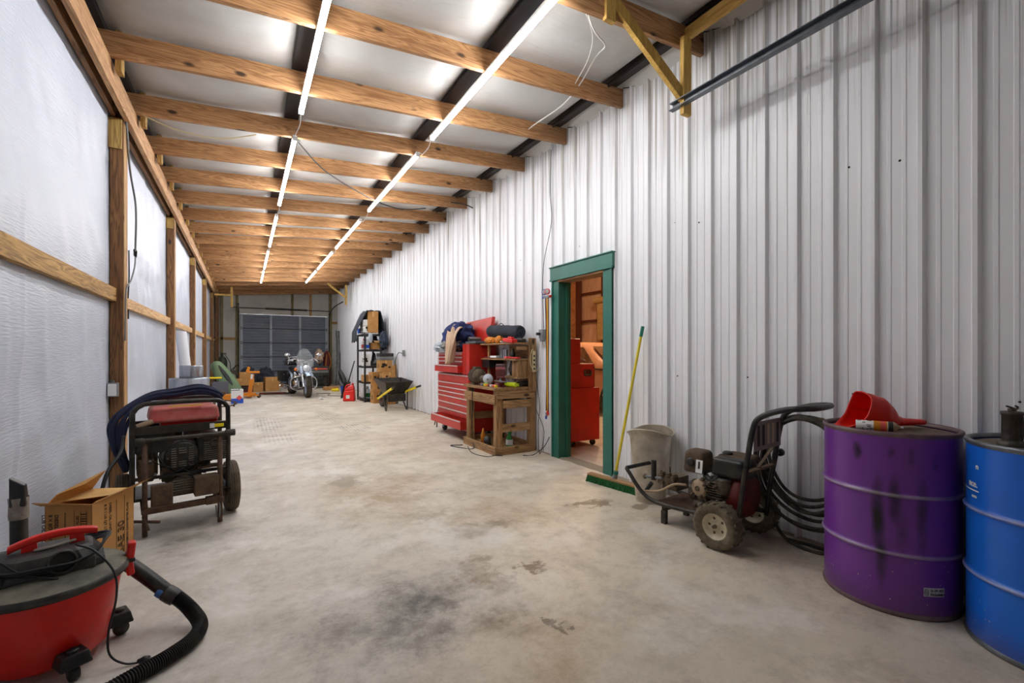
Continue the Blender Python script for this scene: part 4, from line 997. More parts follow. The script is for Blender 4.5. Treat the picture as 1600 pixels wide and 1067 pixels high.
# fuel tank: rounded black box with dusty top; air box brown/grey; muffler
m = M(); m.box((-0.02, -0.045, 0.50), (0.20, 0.24, 0.13), 'black metal', taper=0.92); m.build('fuel_tank', pw, bevel=0.028, seg=4)
m = M(); m.box((0.07, -0.03, 0.545), (0.22, 0.22, 0.05), 'grimy brown', taper=0.9); m.build('tank_top', pw, bevel=0.018, seg=3)
m = M(); m.lathe([(0.032, 0), (0.034, 0.014), (0.026, 0.022), (0.0, 0.024)], 'black plastic', (0.02, 0.02, 0.568), (0, 0, 1), 20); m.build('fuel_cap', pw)
m = M(); m.box((-0.045, 0.20, 0.50), (0.17, 0.17, 0.16), 'grimy brown', taper=0.86); ab = m.build('air_box', pw, bevel=0.03, seg=4)
m = M(); m.lathe([(0.03, 0), (0.03, 0.006), (0.016, 0.01), (0.0, 0.01)], 'black plastic', (-0.135, 0.21, 0.50), (-1, 0, 0), 18); m.box((-0.132, 0.145, 0.48), (0.004, 0.05, 0.09), 'paper white', (0, 0.12, 0)); m.box((-0.135, 0.145, 0.49), (0.003, 0.012, 0.05), 'ink', (0, 0.12, 0)); m.build('air_box_cap', ab)
m = M(); m.lathe([(0.058, 0.0), (0.064, 0.02), (0.06, 0.05), (0.045, 0.062), (0.0, 0.064)], 'tan plastic', (-0.105, 0.125, 0.335), (-1, 0.15, 0), 26); m.lathe([(0.018, 0), (0.018, 0.008)], 'engine grime', (-0.168, 0.135, 0.335), (-1, 0.15, 0), 12); m.build('side_cover', pw)
m = M(); m.lathe([(0.045, 0), (0.05, 0.01), (0.05, 0.08), (0.046, 0.085), (0.052, 0.09), (0.052, 0.1), (0, 0.1)], 'engine grime', (-0.11, -0.02, 0.325), (0, 0, 1), 20); m.lathe([(0.046, 0.1), (0.046, 0.108)], 'galvanised', (-0.11, -0.02, 0.325), (0, 0, 1), 20, cap=False); m.tube([(-0.1, 0.03, 0.35), (-0.12, 0.07, 0.4), (-0.09, 0.12, 0.42)], 0.018, 'black plastic', 8); m.build('carburettor', pw)
m = M()
rnd = random.Random(11)
for k in range(16):
    x, y, z = rnd.uniform(-0.15, 0.0), rnd.uniform(-0.02, 0.2), rnd.uniform(0.19, 0.42)
    m.lathe([(0.012, 0), (0.014, 0.01), (0.009, 0.012), (0.009, 0.03)], rnd.choice(['galvanised', 'engine grime', 'grimy brown']), (x-0.06, y, z), (-1, rnd.uniform(-.5, .5), rnd.uniform(-.4, .4)), 8)
m.tube([(-0.15, 0.0, 0.44), (-0.17, 0.06, 0.38), (-0.13, 0.1, 0.28), (-0.15, 0.04, 0.22)], 0.005, 'cable black'); m.tube([(-0.12, 0.12, 0.44), (-0.16, 0.08, 0.33), (-0.15, -0.03, 0.26)], 0.004, 'cable black')
m.build('engine_fittings', pw)
# pump with fittings at the front
m = M(); m.box((-0.03, 0.40, 0.30), (0.16, 0.12, 0.1), 'engine grime'); m.box((-0.10, 0.42, 0.32), (0.05, 0.14, 0.07), 'engine grime')
for k in range(6): m.lathe([(0.018, 0), (0.02, 0.02), (0.013, 0.024), (0.013, 0.035)], 'engine grime' if k % 2 else 'grimy brown', (-0.12+0.02*(k//3), 0.35+0.05*(k % 3), 0.345), (-0.3, 0, 1), 8)
for k in range(3): m.lathe([(0.016, 0), (0.016, 0.03)], 'grimy brown', (-0.11, 0.35+0.05*k, 0.30), (-1, 0, 0), 6)
m.build('pump', pw, bevel=0.006)
m = M(); m.cyl((-0.12, 0.53, 0.30), (-0.12, 0.53, 0.45), 0.020, 'black plastic'); m.cyl((-0.12, 0.45, 0.33), (-0.12, 0.60, 0.31), 0.011, 'galvanised'); m.lathe([(0.013, 0), (0.022, 0.012), (0.013, 0.024)], 'engine grime', (-0.12, 0.60, 0.31), (0, 1, -0.1), 8); m.cyl((-0.12, 0.55, 0.27), (-0.12, 0.60, 0.20), 0.016, 'black plastic'); m.build('unloader_valve', pw)
m = M(); m.cyl((-0.10, 0.40, 0.35), (-0.10, 0.40, 0.42), 0.004, 'grimy brown'); m.build('pin', pw)
m = M(); m.tube([(-0.14, 0.24, 0.33), (-0.17, 0.32, 0.32), (-0.16, 0.45, 0.24), (-0.14, 0.60, 0.20), (-0.13, 0.66, 0.175)], 0.009, 'tan plastic', 8); m.build('inlet_hose', pw)
m = M(); m.tube([(-0.16, -0.235, 0.75), (-0.165, -0.2, 0.6), (-0.15, -0.16, 0.5), (-0.14, -0.14, 0.45)], 0.003, 'cable black'); m.tube([(-0.16, -0.23, 0.60), (-0.1, -0.17, 0.55), (-0.05, -0.13, 0.5)], 0.004, 'rust'); m.build('throttle_wire', pw)
m = M(); m.beam((-0.03, -0.21, 0.53), (0.185, -0.22, 0.66), 0.02, 0.008, 'grimy brown'); m.beam((-0.1, -0.18, 0.57), (-0.1, -0.14, 0.46), 0.03, 0.012, 'grimy brown'); m.build('strut', pw)
# coiled black hose hanging on the handle
ch = thing('pressure_hose', 'thick coil of black hose hung over the pressure washer handle', 'hose', (3.17, 1.62, 0))
m = M(); rnd = random.Random(5)
for k in range(7):
    pts = []
    ry = 0.23+0.017*k+rnd.uniform(-0.01, 0.01); rz_ = 0.26+0.02*k+rnd.uniform(-0.012, 0.012); cz = 0.86-rz_-0.012*rnd.random(); ox = rnd.uniform(-0.03, 0.03)
    for i in range(18):
        a = 2*PI*i/18; yy = -0.03+ry*math.cos(a)+0.012*math.sin(3*a+k); z = cz+rz_*math.sin(a)
        pts.append((ox-0.055+0.018*(k % 4)+0.015*math.sin(2*a+k)+0.05*max(0, -math.sin(a))*0.5, yy, z))
    m.tube(pts, 0.0115, 'rubber', 8, 4, closed=True)
m.build('coils', ch)
m = M()
m.tube([(-0.02, 0.10, 0.84), (0.0, 0.02, 0.862), (0.01, -0.10, 0.85), (-0.02, -0.20, 0.838), (-0.03, -0.33, 0.835)], 0.010, 'rubber', 8)
m.cyl((0.0, -0.13, 0.848), (-0.02, -0.22, 0.838), 0.014, 'engine grime'); m.cyl((0.0, -0.10, 0.85), (0.0, -0.13, 0.848), 0.017, 'engine grime', seg=8); m.build('hose_end', ch)
m = M(); m.tube([(-0.02, 0.20, 0.40), (0.03, 0.24, 0.22), (0.0, 0.14, 0.05), (-0.04, 0.0, 0.014), (-0.02, -0.14, 0.013), (0.04, -0.2, 0.10), (0.06, -0.18, 0.3), (0.05, -0.16, 0.42)], 0.0115, 'rubber', 8); m.tube([(0.0, 0.1, 0.016), (0.04, -0.02, 0.013), (0.07, -0.3, 0.013), (0.08, -0.5, 0.013)], 0.0115, 'rubber', 8); m.build('loose_loop', ch)

# ---- shop vacuum
vc = thing('shop_vacuum', 'red wet-dry vacuum with dusty black lid at the lower left', 'vacuum', (-0.70, 2.60, 0), math.radians(14))
m = M(); m.lathe([(0.0, 0.045), (0.175, 0.045), (0.192, 0.06), (0.215, 0.2), (0.2325, 0.325), (0.24, 0.345)], 'red plastic', seg=64, cap=False); m.build('drum', vc)
m = M(); m.lathe([(0.243, 0.332), (0.255, 0.334), (0.257, 0.352), (0.250, 0.362), (0.243, 0.366)], 'vac black', seg=64, cap=False); m.build('lid_band', vc)
m = M(); m.lathe([(0.249, 0.364), (0.225, 0.376), (0.18, 0.384), (0.155, 0.392), (0.0, 0.396)], 'vac lid grey', seg=64, cap=False); m.build('lid', vc)
m = M()
oc = lambda w, d, z, k=0.35: [(-w, -d*(1-k), z), (-w*(1-k), -d, z), (w*(1-k), -d, z), (w, -d*(1-k), z), (w, d*(1-k), z), (w*(1-k), d, z), (-w*(1-k), d, z), (-w, d*(1-k), z)]
def stack(m, rings, mat):
    n = len(rings[0]); vs = [p for r in rings for p in r]; fs = []
    for i in range(len(rings)-1):
        for k in range(n): fs.append((i*n+k, i*n+(k+1) % n, (i+1)*n+(k+1) % n, (i+1)*n+k))
    fs.append(tuple(range(n))[::-1]); fs.append(tuple((len(rings)-1)*n+k for k in range(n)))
    m.add(vs, fs, mat)
stack(m, [oc(0.175, 0.125, 0.385), oc(0.17, 0.12, 0.415), oc(0.135, 0.095, 0.465), oc(0.12, 0.08, 0.475)], 'vac head'); m.build('motor_head', vc, bevel=0.008)
m = M(); m.box((-0.145, -0.085, 0.40), (0.05, 0.07, 0.06), 'vac black'); m.build('head_clip', vc, bevel=0.006)
m = M(); m.box((0.10, -0.10, 0.41), (0.08, 0.04, 0.05), 'vac black'); m.build('head_clip', vc, bevel=0.006)
m = M(); m.lathe([(0.044, 0.0), (0.046, 0.065), (0.039, 0.068), (0.037, 0.062), (0.036, 0.008), (0.0, 0.006)], 'vac black', (0.035, -0.070, 0.422), (0.12, -1, 0.32), 28, cap=False)
m.build('exhaust_port', vc)
m = M()
def hbar(u, v):
    a = 2*PI*v; x = -0.115+0.265*u; z = 0.492+0.026*math.sin(PI*u)**0.8+0.014*u
    return (x, 0.0+0.017*math.copysign(abs(math.cos(a))**0.5, math.cos(a)), z+0.0145*math.copysign(abs(math.sin(a))**0.5, math.sin(a)))
m.grid(hbar, 24, 16, 'red plastic'); ends = [[hbar(e, i/16) for i in range(16)] for e in (0, 1)]
for e in ends: m.add(e, [tuple(range(16))], 'red plastic')
m.box((-0.055, 0, 0.482), (0.05, 0.026, 0.05), 'red plastic', taper=0.85); m.box((0.085, 0, 0.49), (0.05, 0.026, 0.05), 'red plastic', taper=0.85); m.build('carry_handle', vc)
m = M(); m.tube([(-0.04, -0.02, 0.478), (0.0, -0.03, 0.482), (0.05, -0.02, 0.485), (0.08, -0.01, 0.487)], 0.012, 'tape silver', 8, flat=0.5); m.build('latch_strip', vc)
for sx in (-1, 1):
    m = M(); m.box((sx*0.262, 0, 0.385), (0.03, 0.05, 0.075), 'red plastic', (0, sx*0.12, 0)); m.box((sx*0.258, 0, 0.31), (0.028, 0.055, 0.07), 'red plastic', (0, -sx*0.1, 0)); m.build('lid_latch', vc, bevel=0.008)
    m = M(); m.bx(min(sx*0.245, sx*0.275), max(sx*0.245, sx*0.275), -0.03, 0.03, 0.338, 0.352, 'vac black'); m.build('latch_pin', vc)
m = M(); rnd = random.Random(2)
for k in range(5):
    pts = []
    for i in range(16):
        a = 2*PI*i/16; w = 0.172+0.005*k; d = 0.130+0.005*k
        z = 0.425+0.006*k+0.038*math.cos(a)**4+0.004*math.sin(5*a+k)-(0.012 if math.sin(a) < -0.5 else 0)
        pts.append((0.0+w*math.cos(a), d*math.sin(a), z))
    m.tube(pts, 0.0052, 'cable black', 6, 4, closed=True)
m.tube([(-0.13, -0.06, 0.47), (-0.07, -0.13, 0.43), (0.0, -0.155, 0.40), (0.03, -0.16, 0.39)], 0.0042, 'cable black', 6)
m.build('wound_cord', vc)
wp = local(vc, [(-0.60, 2.53, 0.49), (-0.53, 2.49, 0.46), (-0.465, 2.46, 0.37), (-0.455, 2.44, 0.27), (-0.475, 2.42, 0.15), (-0.47, 2.41, 0.06), (-0.42, 2.40, 0.012), (-0.36, 2.385, 0.008)])
m = M(); m.tube(wp, 0.0042, 'cable black', 6); m.build('cord', vc)
pp = local(vc, [(-0.36, 2.385, 0.014), (-0.335, 2.375, 0.014)]); d = (pp[1]-pp[0]).normalized()
m = M(); m.lathe([(0.006, -0.02), (0.010, -0.01), (0.016, 0), (0.016, 0.02), (0.012, 0.022)], 'cable black', pp[0], d, 10); m.beam(pp[0]+d*0.02+Vector((0, 0, 0.006)), pp[0]+d*0.037+Vector((0, 0, 0.006)), 0.006, 0.002, 'galvanised'); m.beam(pp[0]+d*0.02-Vector((0, 0, 0.006)), pp[0]+d*0.037-Vector((0, 0, 0.006)), 0.006, 0.002, 'galvanised'); m.build('plug', vc)
for a in (-58, 22, 122, 202):
    t = math.radians(a-14); ca, sa = math.cos(t), math.sin(t)
    m = M(); m.box((0.215*ca, 0.215*sa, 0.085), (0.11, 0.10, 0.05), 'vac black', (0, 0, t), taper=0.8); m.lathe([(0.02, 0), (0.02, 0.012), (0.0, 0.014)], 'vac black', (0.225*ca, 0.225*sa, 0.108), (0, 0, 1), 14)
    f_ = m.build('caster_foot', vc, bevel=0.006)
    m = M(); m.lathe([(0.0, -0.014), (0.028, -0.014), (0.03, -0.008), (0.03, 0.008), (0.028, 0.014), (0.0, 0.014)], 'vac black', (0.232*ca, 0.232*sa, 0.030), (-sa, ca, 0), 16); m.build('caster_wheel', f_)
t = math.radians(-93-14)
m = M(); m.lathe([(0.034, 0), (0.034, 0.02), (0.028, 0.026), (0.0, 0.026)], 'tan plastic', (0.19*math.cos(t)-0.13, 0.19*math.sin(t)+0.07, 0.085), (math.cos(t)-0.4, math.sin(t), 0), 18); m.build('drain_cap', vc)
hs = [(-0.50, 2.74, 0.33), (-0.40, 2.70, 0.24), (-0.30, 2.655, 0.145)]
m = M(); m.tube(local(vc, hs), 0.031, 'vac black', 14, 3); m.build('hose_cuff', vc)
hs2 = [(-0.31, 2.66, 0.15), (-0.27, 2.645, 0.125), (-0.215, 2.60, 0.075), (-0.175, 2.52, 0.038), (-0.19, 2.42, 0.034), (-0.26, 2.33, 0.034), (-0.36, 2.255, 0.034), (-0.50, 2.16, 0.034), (-0.66, 2.12, 0.034)]
def rib(t): return 0.0275+0.0042*math.sin(t*2*PI*120)
P_ = catmull(local(vc, hs2), 160)
m = M(); m.tube(P_, 0.028, 'vac black', 14, 1, radii=rib); m.build('ribbed_hose', vc)
a_, b_2 = Vector((-0.318, 2.664, 0.157)), Vector((-0.275, 2.645, 0.125))
q = local(vc, [a_, b_2]); m = M(); m.lathe([(0.036, 0), (0.037, 0.03), (0.035, 0.055)], 'vac black', q[0], q[1]-q[0], 20); hc = m.build('hose_collar', vc)
m = M(); m.lathe([(0.0335, -0.03), (0.0345, -0.012), (0.0335, -0.004)], 'blue tape', q[0], q[1]-q[0], 20, cap=False); m.build('blue_tape', hc)
# vacuum wand leaning on the wall
wd = thing('vacuum_wand', 'black plastic wand wrapped with silver tape standing against the left wall', 'wand', (-0.905, 3.0, 0))
m = M(); m.cyl((0.0, 0.0, 0.0), (-0.01, 0.02, 0.56), 0.031, 'vac black', seg=20); m.build('tube', wd)
m = M(); m.lathe([(0.034, 0.50), (0.036, 0.52), (0.034, 0.57), (0.036, 0.60)], 'tape silver', (0, 0, 0), (-0.018, 0.035, 1), 20, cap=False); m.build('silver_tape', wd)
m = M(); m.hexa([(-0.034, -0.012, 0.56), (0.022, -0.012, 0.56), (0.022, 0.04, 0.56), (-0.034, 0.04, 0.56)], [(-0.036, -0.008, 0.70), (0.016, -0.008, 0.66), (0.016, 0.03, 0.66), (-0.036, 0.03, 0.70)], 'vac black'); m.build('crevice_nozzle', wd, bevel=0.006)

# ---- cardboard box with flaps open
bxw = thing('cardboard_box', 'open brown cardboard box lettered SAE 30 behind the red vacuum', 'box', (-0.715, 3.29, 0), math.radians(-25))
# local: near corner at origin, left face runs along -x, right face along +y
BW, BD, BH = 0.235, 0.31, 0.455
th_ = 0.004
m = M()
m.bx(-BW, 0, 0, th_, 0, BH, 'cardboard'); m.bx(-BW, 0, BD-th_, BD, 0, BH, 'cardboard'); m.bx(-BW, -BW+th_, 0, BD, 0, BH, 'cardboard'); m.bx(-th_, 0, 0, BD, 0, BH, 'cardboard'); m.bx(-BW, 0, 0, BD, 0, th_, 'cardboard')
m.build('box_body', bxw)
m = M(); m.hexa([(-th_, 0, BH), (0, 0, BH), (0, BD, BH), (-th_, BD, BH)], [(-0.01, 0.05, BH+0.006), (-0.006, 0.05, BH+0.008), (0.10, BD+0.01, BH+0.06), (0.096, BD+0.01, BH+0.056)], 'cardboard'); m.build('flap', bxw)
m = M(); m.add([(-BW-0.02, 0.0, BH), (-0.0, 0.0, BH), (-0.01, -0.04, BH+0.015), (-BW-0.02, -0.05, BH+0.03)], [(0, 1, 2, 3)], 'cardboard'); m.build('flap', bxw, solid=0.004)
m = M(); m.add([(-0.002, BD, BH), (-BW, BD, BH), (-BW, 0.10, BH-0.012), (-0.004, 0.12, BH+0.012)], [(0, 1, 2, 3)], 'cardboard inside'); m.build('flap', bxw, solid=0.004)
m = M(); m.add([(-BW, 0.01, BH), (-BW, BD, BH), (-BW+0.09, BD-0.02, BH+0.115), (-BW+0.07, 0.17, BH+0.07), (-BW+0.02, 0.05, BH+0.045)], [(0, 1, 2, 3, 4)], 'cardboard'); m.build('flap', bxw, solid=0.004)
m = M(); m.bx(-BW+0.01, -0.01, 0.01, BD-0.01, BH-0.10, BH-0.09, 'cardboard inside'); m.build('inner_sheet', bxw)
rotR = (PI/2, -PI/2, PI/2)
E_ = Euler((PI/2, 0, PI/2)).to_matrix() @ Euler((0, 0, PI/2)).to_matrix(); er = tuple(E_.to_euler())   # right face, reading upwards
for body, sz, y, z, outl in (('SAE 30', 0.066, 0.229, 0.10, 0.0016), ('TRANSMISSION CONVERTER FLUID', 0.0195, 0.264, 0.075, 0)):
    lettering('printed_text', body, sz, 'ink', bxw, (0.0008, y, z), er, 'LEFT', 0.0 if outl else 0.0003, 1.0, outl)
E2 = Euler((PI/2, 0, PI/2)).to_matrix() @ Euler((0, 0, -PI/2)).to_matrix(); er2 = tuple(E2.to_euler())
for body, sz, y in (('DIESEL OIL UNIT 6', 0.022, 0.12), ('8 X 1 US QT LTD', 0.022, 0.085)):
    lettering('printed_text', body, sz, 'ink', bxw, (0.0005, y, BH-0.03), er2, 'LEFT', 0.0004, 1)
m = M(); m.bx(0.0003, 0.0012, 0.172, 0.1745, 0.0, BH-0.03, 'ink'); m.bx(0.0003, 0.0012, 0.234, 0.236, 0.0, BH-0.02, 'ink'); m.build('print_lines', bxw)
m = M()
for r_ in (0.05, 0.036): m.tube([(0.001, 0.125+r_, 0.10), (0.001, 0.125, 0.10+r_), (0.001, 0.125-r_, 0.10), (0.001, 0.125, 0.10-r_)], 0.003, 'ink', 4, 1, closed=True)
m.build('printed_emblem', bxw)
E3 = Euler((PI/2, 0, 0)).to_matrix() @ Euler((0, 0, -PI/2)).to_matrix(); er3 = tuple(E3.to_euler())
for body, sz, x in (('DIESEL OIL UNIT', 0.026, -0.185), ('8 X BOTTLES LT', 0.026, -0.215), ('LUB OIL 40 LTD', 0.026, -0.248), ('', 0.02, -0.1)):
    if body: lettering('printed_text', body, sz, 'ink', bxw, (x, -0.0006, BH-0.05), er3, 'LEFT', 0.0004, 1)
E4 = Euler((PI/2, 0, 0)).to_matrix() @ Euler((0, 0, PI/2)).to_matrix(); er4 = tuple(E4.to_euler())
lettering('printed_text', 'CONVERTER FLUID', 0.018, 'ink', bxw, (-0.066, -0.0006, 0.24), er4, 'LEFT', 0.0003, 1)
m = M(); m.bx(-0.135, -0.132, -0.0012, -0.0003, 0, BH-0.04, 'ink'); m.bx(-0.089, -0.087, -0.0012, -0.0003, 0, BH-0.03, 'ink')
m.bx(-0.057, -0.055, -0.0012, -0.0003, 0.27, BH-0.035, 'ink'); m.bx(-0.027, -0.025, -0.0012, -0.0003, 0.27, BH-0.035, 'ink')
for k in range(11): m.bx(-0.055, -0.027, -0.0012, -0.0003, 0.275+0.0125*k, 0.275+0.0125*k+(0.006 if k % 3 else 0.003), 'ink')
m.build('print_lines', bxw)

# ---- portable generator
gn = thing('portable_generator', 'black framed portable generator with red fuel tank on a rusty wheeled cradle', 'generator', (-0.375, 4.02, 0), math.radians(10))
def cage(yy): return [(-0.285, yy, 0.24), (-0.285, yy, 0.80), (-0.275, yy, 0.87), (-0.24, yy, 0.905), (-0.17, yy, 0.92), (0.17, yy, 0.92), (0.24, yy, 0.905), (0.275, yy, 0.87), (0.285, yy, 0.80), (0.285, yy, 0.24)]
for yy in (0.09, 0.50):
    m = M(); m.tube(cage(yy), 0.0165, 'black metal', 10, 4); m.build('roll_cage', gn)
m = M()
for x in (-0.285, 0.285):
    for z in (0.25, 0.5): m.cyl((x, 0.09, z), (x, 0.50, z), 0.013, 'black metal')
m.bx(-0.28, 0.28, 0.08, 0.12, 0.70, 0.755, 'black metal'); m.bx(-0.28, 0.28, 0.47, 0.51, 0.70, 0.755, 'black metal'); m.bx(-0.28, 0.28, 0.09, 0.12, 0.38, 0.40, 'black metal'); m.bx(-0.28, 0.28, 0.09, 0.50, 0.235, 0.255, 'black metal')
m.build('cross_members', gn)
m = M(); m.box((0.02, 0.29, 0.825), (0.44, 0.36, 0.11), 'tank red', taper=0.93); m.build('fuel_tank', gn, bevel=0.03, seg=4)
m = M(); m.box((0.05, 0.29, 0.745), (0.34, 0.28, 0.07), 'red paint', taper=1.05); m.build('tank_underside', gn, bevel=0.012)
m = M(); m.bx(-0.08, 0.12, 0.115, 0.13, 0.884, 0.890, 'bright yellow'); m.build('sticker', gn)
m = M(); m.bx(0.195, 0.255, 0.075, 0.0795, 0.715, 0.74, 'bright yellow'); m.bx(0.165, 0.195, 0.075, 0.0795, 0.71, 0.745, 'paper white'); m.build('sticker', gn)
m = M(); m.cyl((-0.26, 0.13, 0.755), (-0.17, 0.13, 0.79), 0.02, 'tan plastic'); m.build('filler_pipe', gn)
m = M(); m.box((0.03, 0.30, 0.50), (0.30, 0.26, 0.22), 'engine grime'); m.box((0.00, 0.26, 0.39), (0.24, 0.26, 0.10), 'engine grime'); m.box((-0.05, 0.30, 0.64), (0.12, 0.14, 0.08), 'engine grime')
for k in range(7): m.box((0.12, 0.26, 0.58+0.014*k), (0.2, 0.2, 0.005), 'engine grime')
m.build('engine_block', gn, bevel=0.01)
m = M(); m.lathe([(0.128, -0.06), (0.135, 0.0), (0.118, 0.02), (0.105, 0.028)], 'alloy', (-0.005, 0.145, 0.515), (0, -1, 0), 36, cap=False); m.build('starter_ring', gn)
m = M(); m.lathe([(0.112, 0.0), (0.112, 0.03), (0.100, 0.042), (0.0, 0.046)], 'black metal', (0.0, 0.135, 0.515), (0, -1, 0), 36); rc = m.build('recoil_starter', gn)
m = M()
for sx in (-1, 1):
    for k in range(9):
        z = 0.515+(k-4)*0.016; w = 0.034-0.0016*abs(k-4)
        m.bx(sx*0.052-w/2*1, sx*0.052+w/2, 0.086, 0.0905, z-0.003, z+0.003, 'alloy')
for k in (-4, -3, -2, 2, 3, 4): m.bx(-0.024, 0.024, 0.085, 0.0895, 0.515+k*0.016-0.003, 0.515+k*0.016+0.003, 'alloy')
m.build('starter_slots', rc)
m = M(); m.box((0.185, 0.13, 0.565), (0.19, 0.09, 0.21), 'black metal'); mf = m.build('muffler_guard', gn, bevel=0.018, seg=3)
m = M()
for k in range(9): m.bx(0.13, 0.27, 0.080, 0.086, 0.475+0.0155*k, 0.480+0.0155*k, 'alloy')
for k in range(3): m.bx(0.12, 0.26, 0.080, 0.086, 0.635+0.013*k, 0.639+0.013*k, 'grimy brown')
m.lathe([(0.034, 0), (0.034, 0.012), (0.026, 0.014), (0.02, 0.004), (0, 0.004)], 'black metal', (0.20, 0.088, 0.595), (0, -1, 0), 20)
m.build('guard_slots', mf)
m = M(); m.lathe([(0.085, 0), (0.1, 0.02), (0.1, 0.06), (0.0, 0.065)], 'alloy', (-0.01, 0.20, 0.37), (0, -1, 0.0), 24); m.box((0.0, 0.17, 0.395), (0.22, 0.06, 0.035), 'alloy', (0.3, 0, 0)); m.box((0.16, 0.14, 0.415), (0.14, 0.08, 0.02), 'rust', (0, 0, 0)); m.build('crank_cover', gn, bevel=0.006)
m = M(); m.box((-0.20, 0.32, 0.50), (0.12, 0.30, 0.22), 'grimy brown'); m.box((-0.21, 0.15, 0.44), (0.09, 0.08, 0.16), 'grimy brown'); m.build('alternator', gn, bevel=0.012)
m = M(); m.box((-0.16, 0.20, 0.63), (0.22, 0.16, 0.14), 'black plastic'); m.build('control_box', gn, bevel=0.01)
m = M(); m.box((0.0, 0.10, 0.295), (0.16, 0.03, 0.10), 'engine grime'); m.lathe([(0.07, 0), (0.07, 0.03), (0, 0.03)], 'engine grime', (0.0, 0.12, 0.31), (0, -1, 0), 20)
for k in range(5): m.bx(-0.06, 0.06, 0.080, 0.086, 0.27+0.018*k, 0.276+0.018*k, 'alloy')
m.build('lower_housing', gn, bevel=0.004)
m = M(); m.box((-0.125, 0.02, 0.275), (0.125, 0.03, 0.155), 'grimy brown'); m.build('rusty_panel', gn, bevel=0.008)
m = M(); m.box((0.135, 0.02, 0.305), (0.15, 0.10, 0.14), 'grimy brown'); m.build('rusty_panel', gn, bevel=0.008)
m = M(); rnd = random.Random(21)
for k in range(9):
    a = Vector((rnd.uniform(-0.24, 0.2), rnd.uniform(0.08, 0.12), rnd.uniform(0.36, 0.7))); b = Vector((rnd.uniform(-0.24, 0.2), 0.11, rnd.uniform(0.36, 0.7)))
    m.tube([a, (a+b)/2+Vector((0, -0.02, -0.04)), b], 0.004, 'cable black', 6)
for k in range(12):
    m.lathe([(0.009, 0), (0.009, 0.012)], rnd.choice(['galvanised', 'grimy brown']), (rnd.uniform(-0.25, 0.26), 0.10, rnd.uniform(0.36, 0.68)), (0, -1, 0), 6)
m.build('fittings', gn)
# rusty cradle
for x in (-0.22, 0.22):
    m = M(); m.tube([(x, 0.0, 0.012), (x, 0.0, 0.665)], 0.0165, 'rust', 10, 1); lg = m.build('cradle_leg', gn)
m = M(); m.cyl((-0.24, -0.01, 0.675), (0.28, -0.01, 0.675), 0.015, 'black metal'); m.lathe([(0.015, 0), (0.027, 0.01), (0.027, 0.05), (0.0, 0.055)], 'rubber', (-0.22, -0.03, 0.672), (-1, -0.1, 0), 16); m.lathe([(0.015, 0), (0.025, 0.01), (0.025, 0.07), (0.0, 0.075)], 'rubber', (0.245, -0.01, 0.675), (1, 0, 0), 16); m.build('cradle_handle', gn)
m = M(); m.bx(-0.22, 0.22, -0.02, 0.02, 0.165, 0.205, 'rust'); m.bx(-0.24, -0.20, -0.02, 0.42, 0.17, 0.20, 'rust'); m.bx(0.20, 0.24, -0.02, 0.42, 0.17, 0.20, 'rust'); m.bx(0.13, 0.22, -0.026, 0.026, 0.16, 0.215, 'rust'); m.build('cradle_base', gn, bevel=0.003)
m = M(); m.cyl((-0.33, 0.30, 0.20), (0.33, 0.30, 0.20), 0.012, 'rust'); m.build('axle', gn)
m = M(); m.tube([(0.17, -0.01, 0.16), (0.19, -0.02, 0.17), (0.215, -0.02, 0.15), (0.215, -0.01, 0.05), (0.20, 0.0, 0.06), (0.195, 0.01, 0.14)], 0.005, 'galvanised', 6); m.build('wire_hook', gn)
m = M(); m.cyl((-0.30, 0.02, 0.13), (-0.14, -0.05, 0.11), 0.010, 'rust'); m.cyl((-0.20, -0.06, 0.07), (-0.23, 0.0, 0.15), 0.008, 'rust'); m.build('lock_pin', gn)
wheel(gn, 'tyre', (-0.335, 0.30, 0.20), (1, 0, 0), 0.20, 0.085, 'dusty rubber', 'rust', 0, 0.5)
wheel(gn, 'tyre', (0.335, 0.30, 0.20), (1, 0, 0), 0.20, 0.085, 'dusty rubber', 'rust', 0, 0.5)
for sx in (-1, 1):
    m = M()
    for k in range(5): m.lathe([(0.2015-0.003*abs(k-2), -0.003), (0.2035-0.003*abs(k-2), -0.001), (0.2035-0.003*abs(k-2), 0.001), (0.2015-0.003*abs(k-2), 0.003)], 'rubber', (sx*0.335+(k-2)*0.014, 0.30, 0.20), (1, 0, 0), 40, cap=False)
    m.build('tread', gn)
# heavy cord draped over the generator
cc = thing('extension_cord', 'thick navy-black cord looped over the generator top and down its left side', 'cord', (-0.375, 4.02, 0), math.radians(10))
m = M(); rnd = random.Random(9)
for k in range(7):
    o1 = rnd.uniform(-0.07, 0.07); o2 = rnd.uniform(-0.04, 0.05); w_ = 0.11*k/7
    m.tube([(-0.30-w_*0.3, 0.22+o1, 0.45+o2), (-0.335-w_*0.6, 0.24+o1, 0.62), (-0.30-w_, 0.26+o1, 0.80+o2), (-0.20, 0.30+o1, 0.925+o2*0.5+w_*0.4), (-0.02, 0.32+o1, 0.95+w_*0.5), (0.12, 0.30+o1, 0.965+w_*0.6+o2*0.4), (0.22, 0.30+o1*2, 0.94+w_*0.5), (0.262, 0.30+o1*2, 0.86+w_)], 0.0125, 'navy cloth', 8)
m.build('loops', cc)
m = M(); m.tube([(-0.33, 0.14, 0.70), (-0.345, 0.06, 0.60), (-0.41, -0.04, 0.50), (-0.44, -0.09, 0.36), (-0.44, -0.11, 0.235)], 0.012, 'cable black', 8); m.build('hanging_end', cc)
m = M(); m.lathe([(0.018, 0), (0.034, 0.02), (0.036, 0.075), (0.0, 0.078)], 'rubber', (-0.44, -0.11, 0.255), (0, 0, -1), 18); m.build('plug', cc)

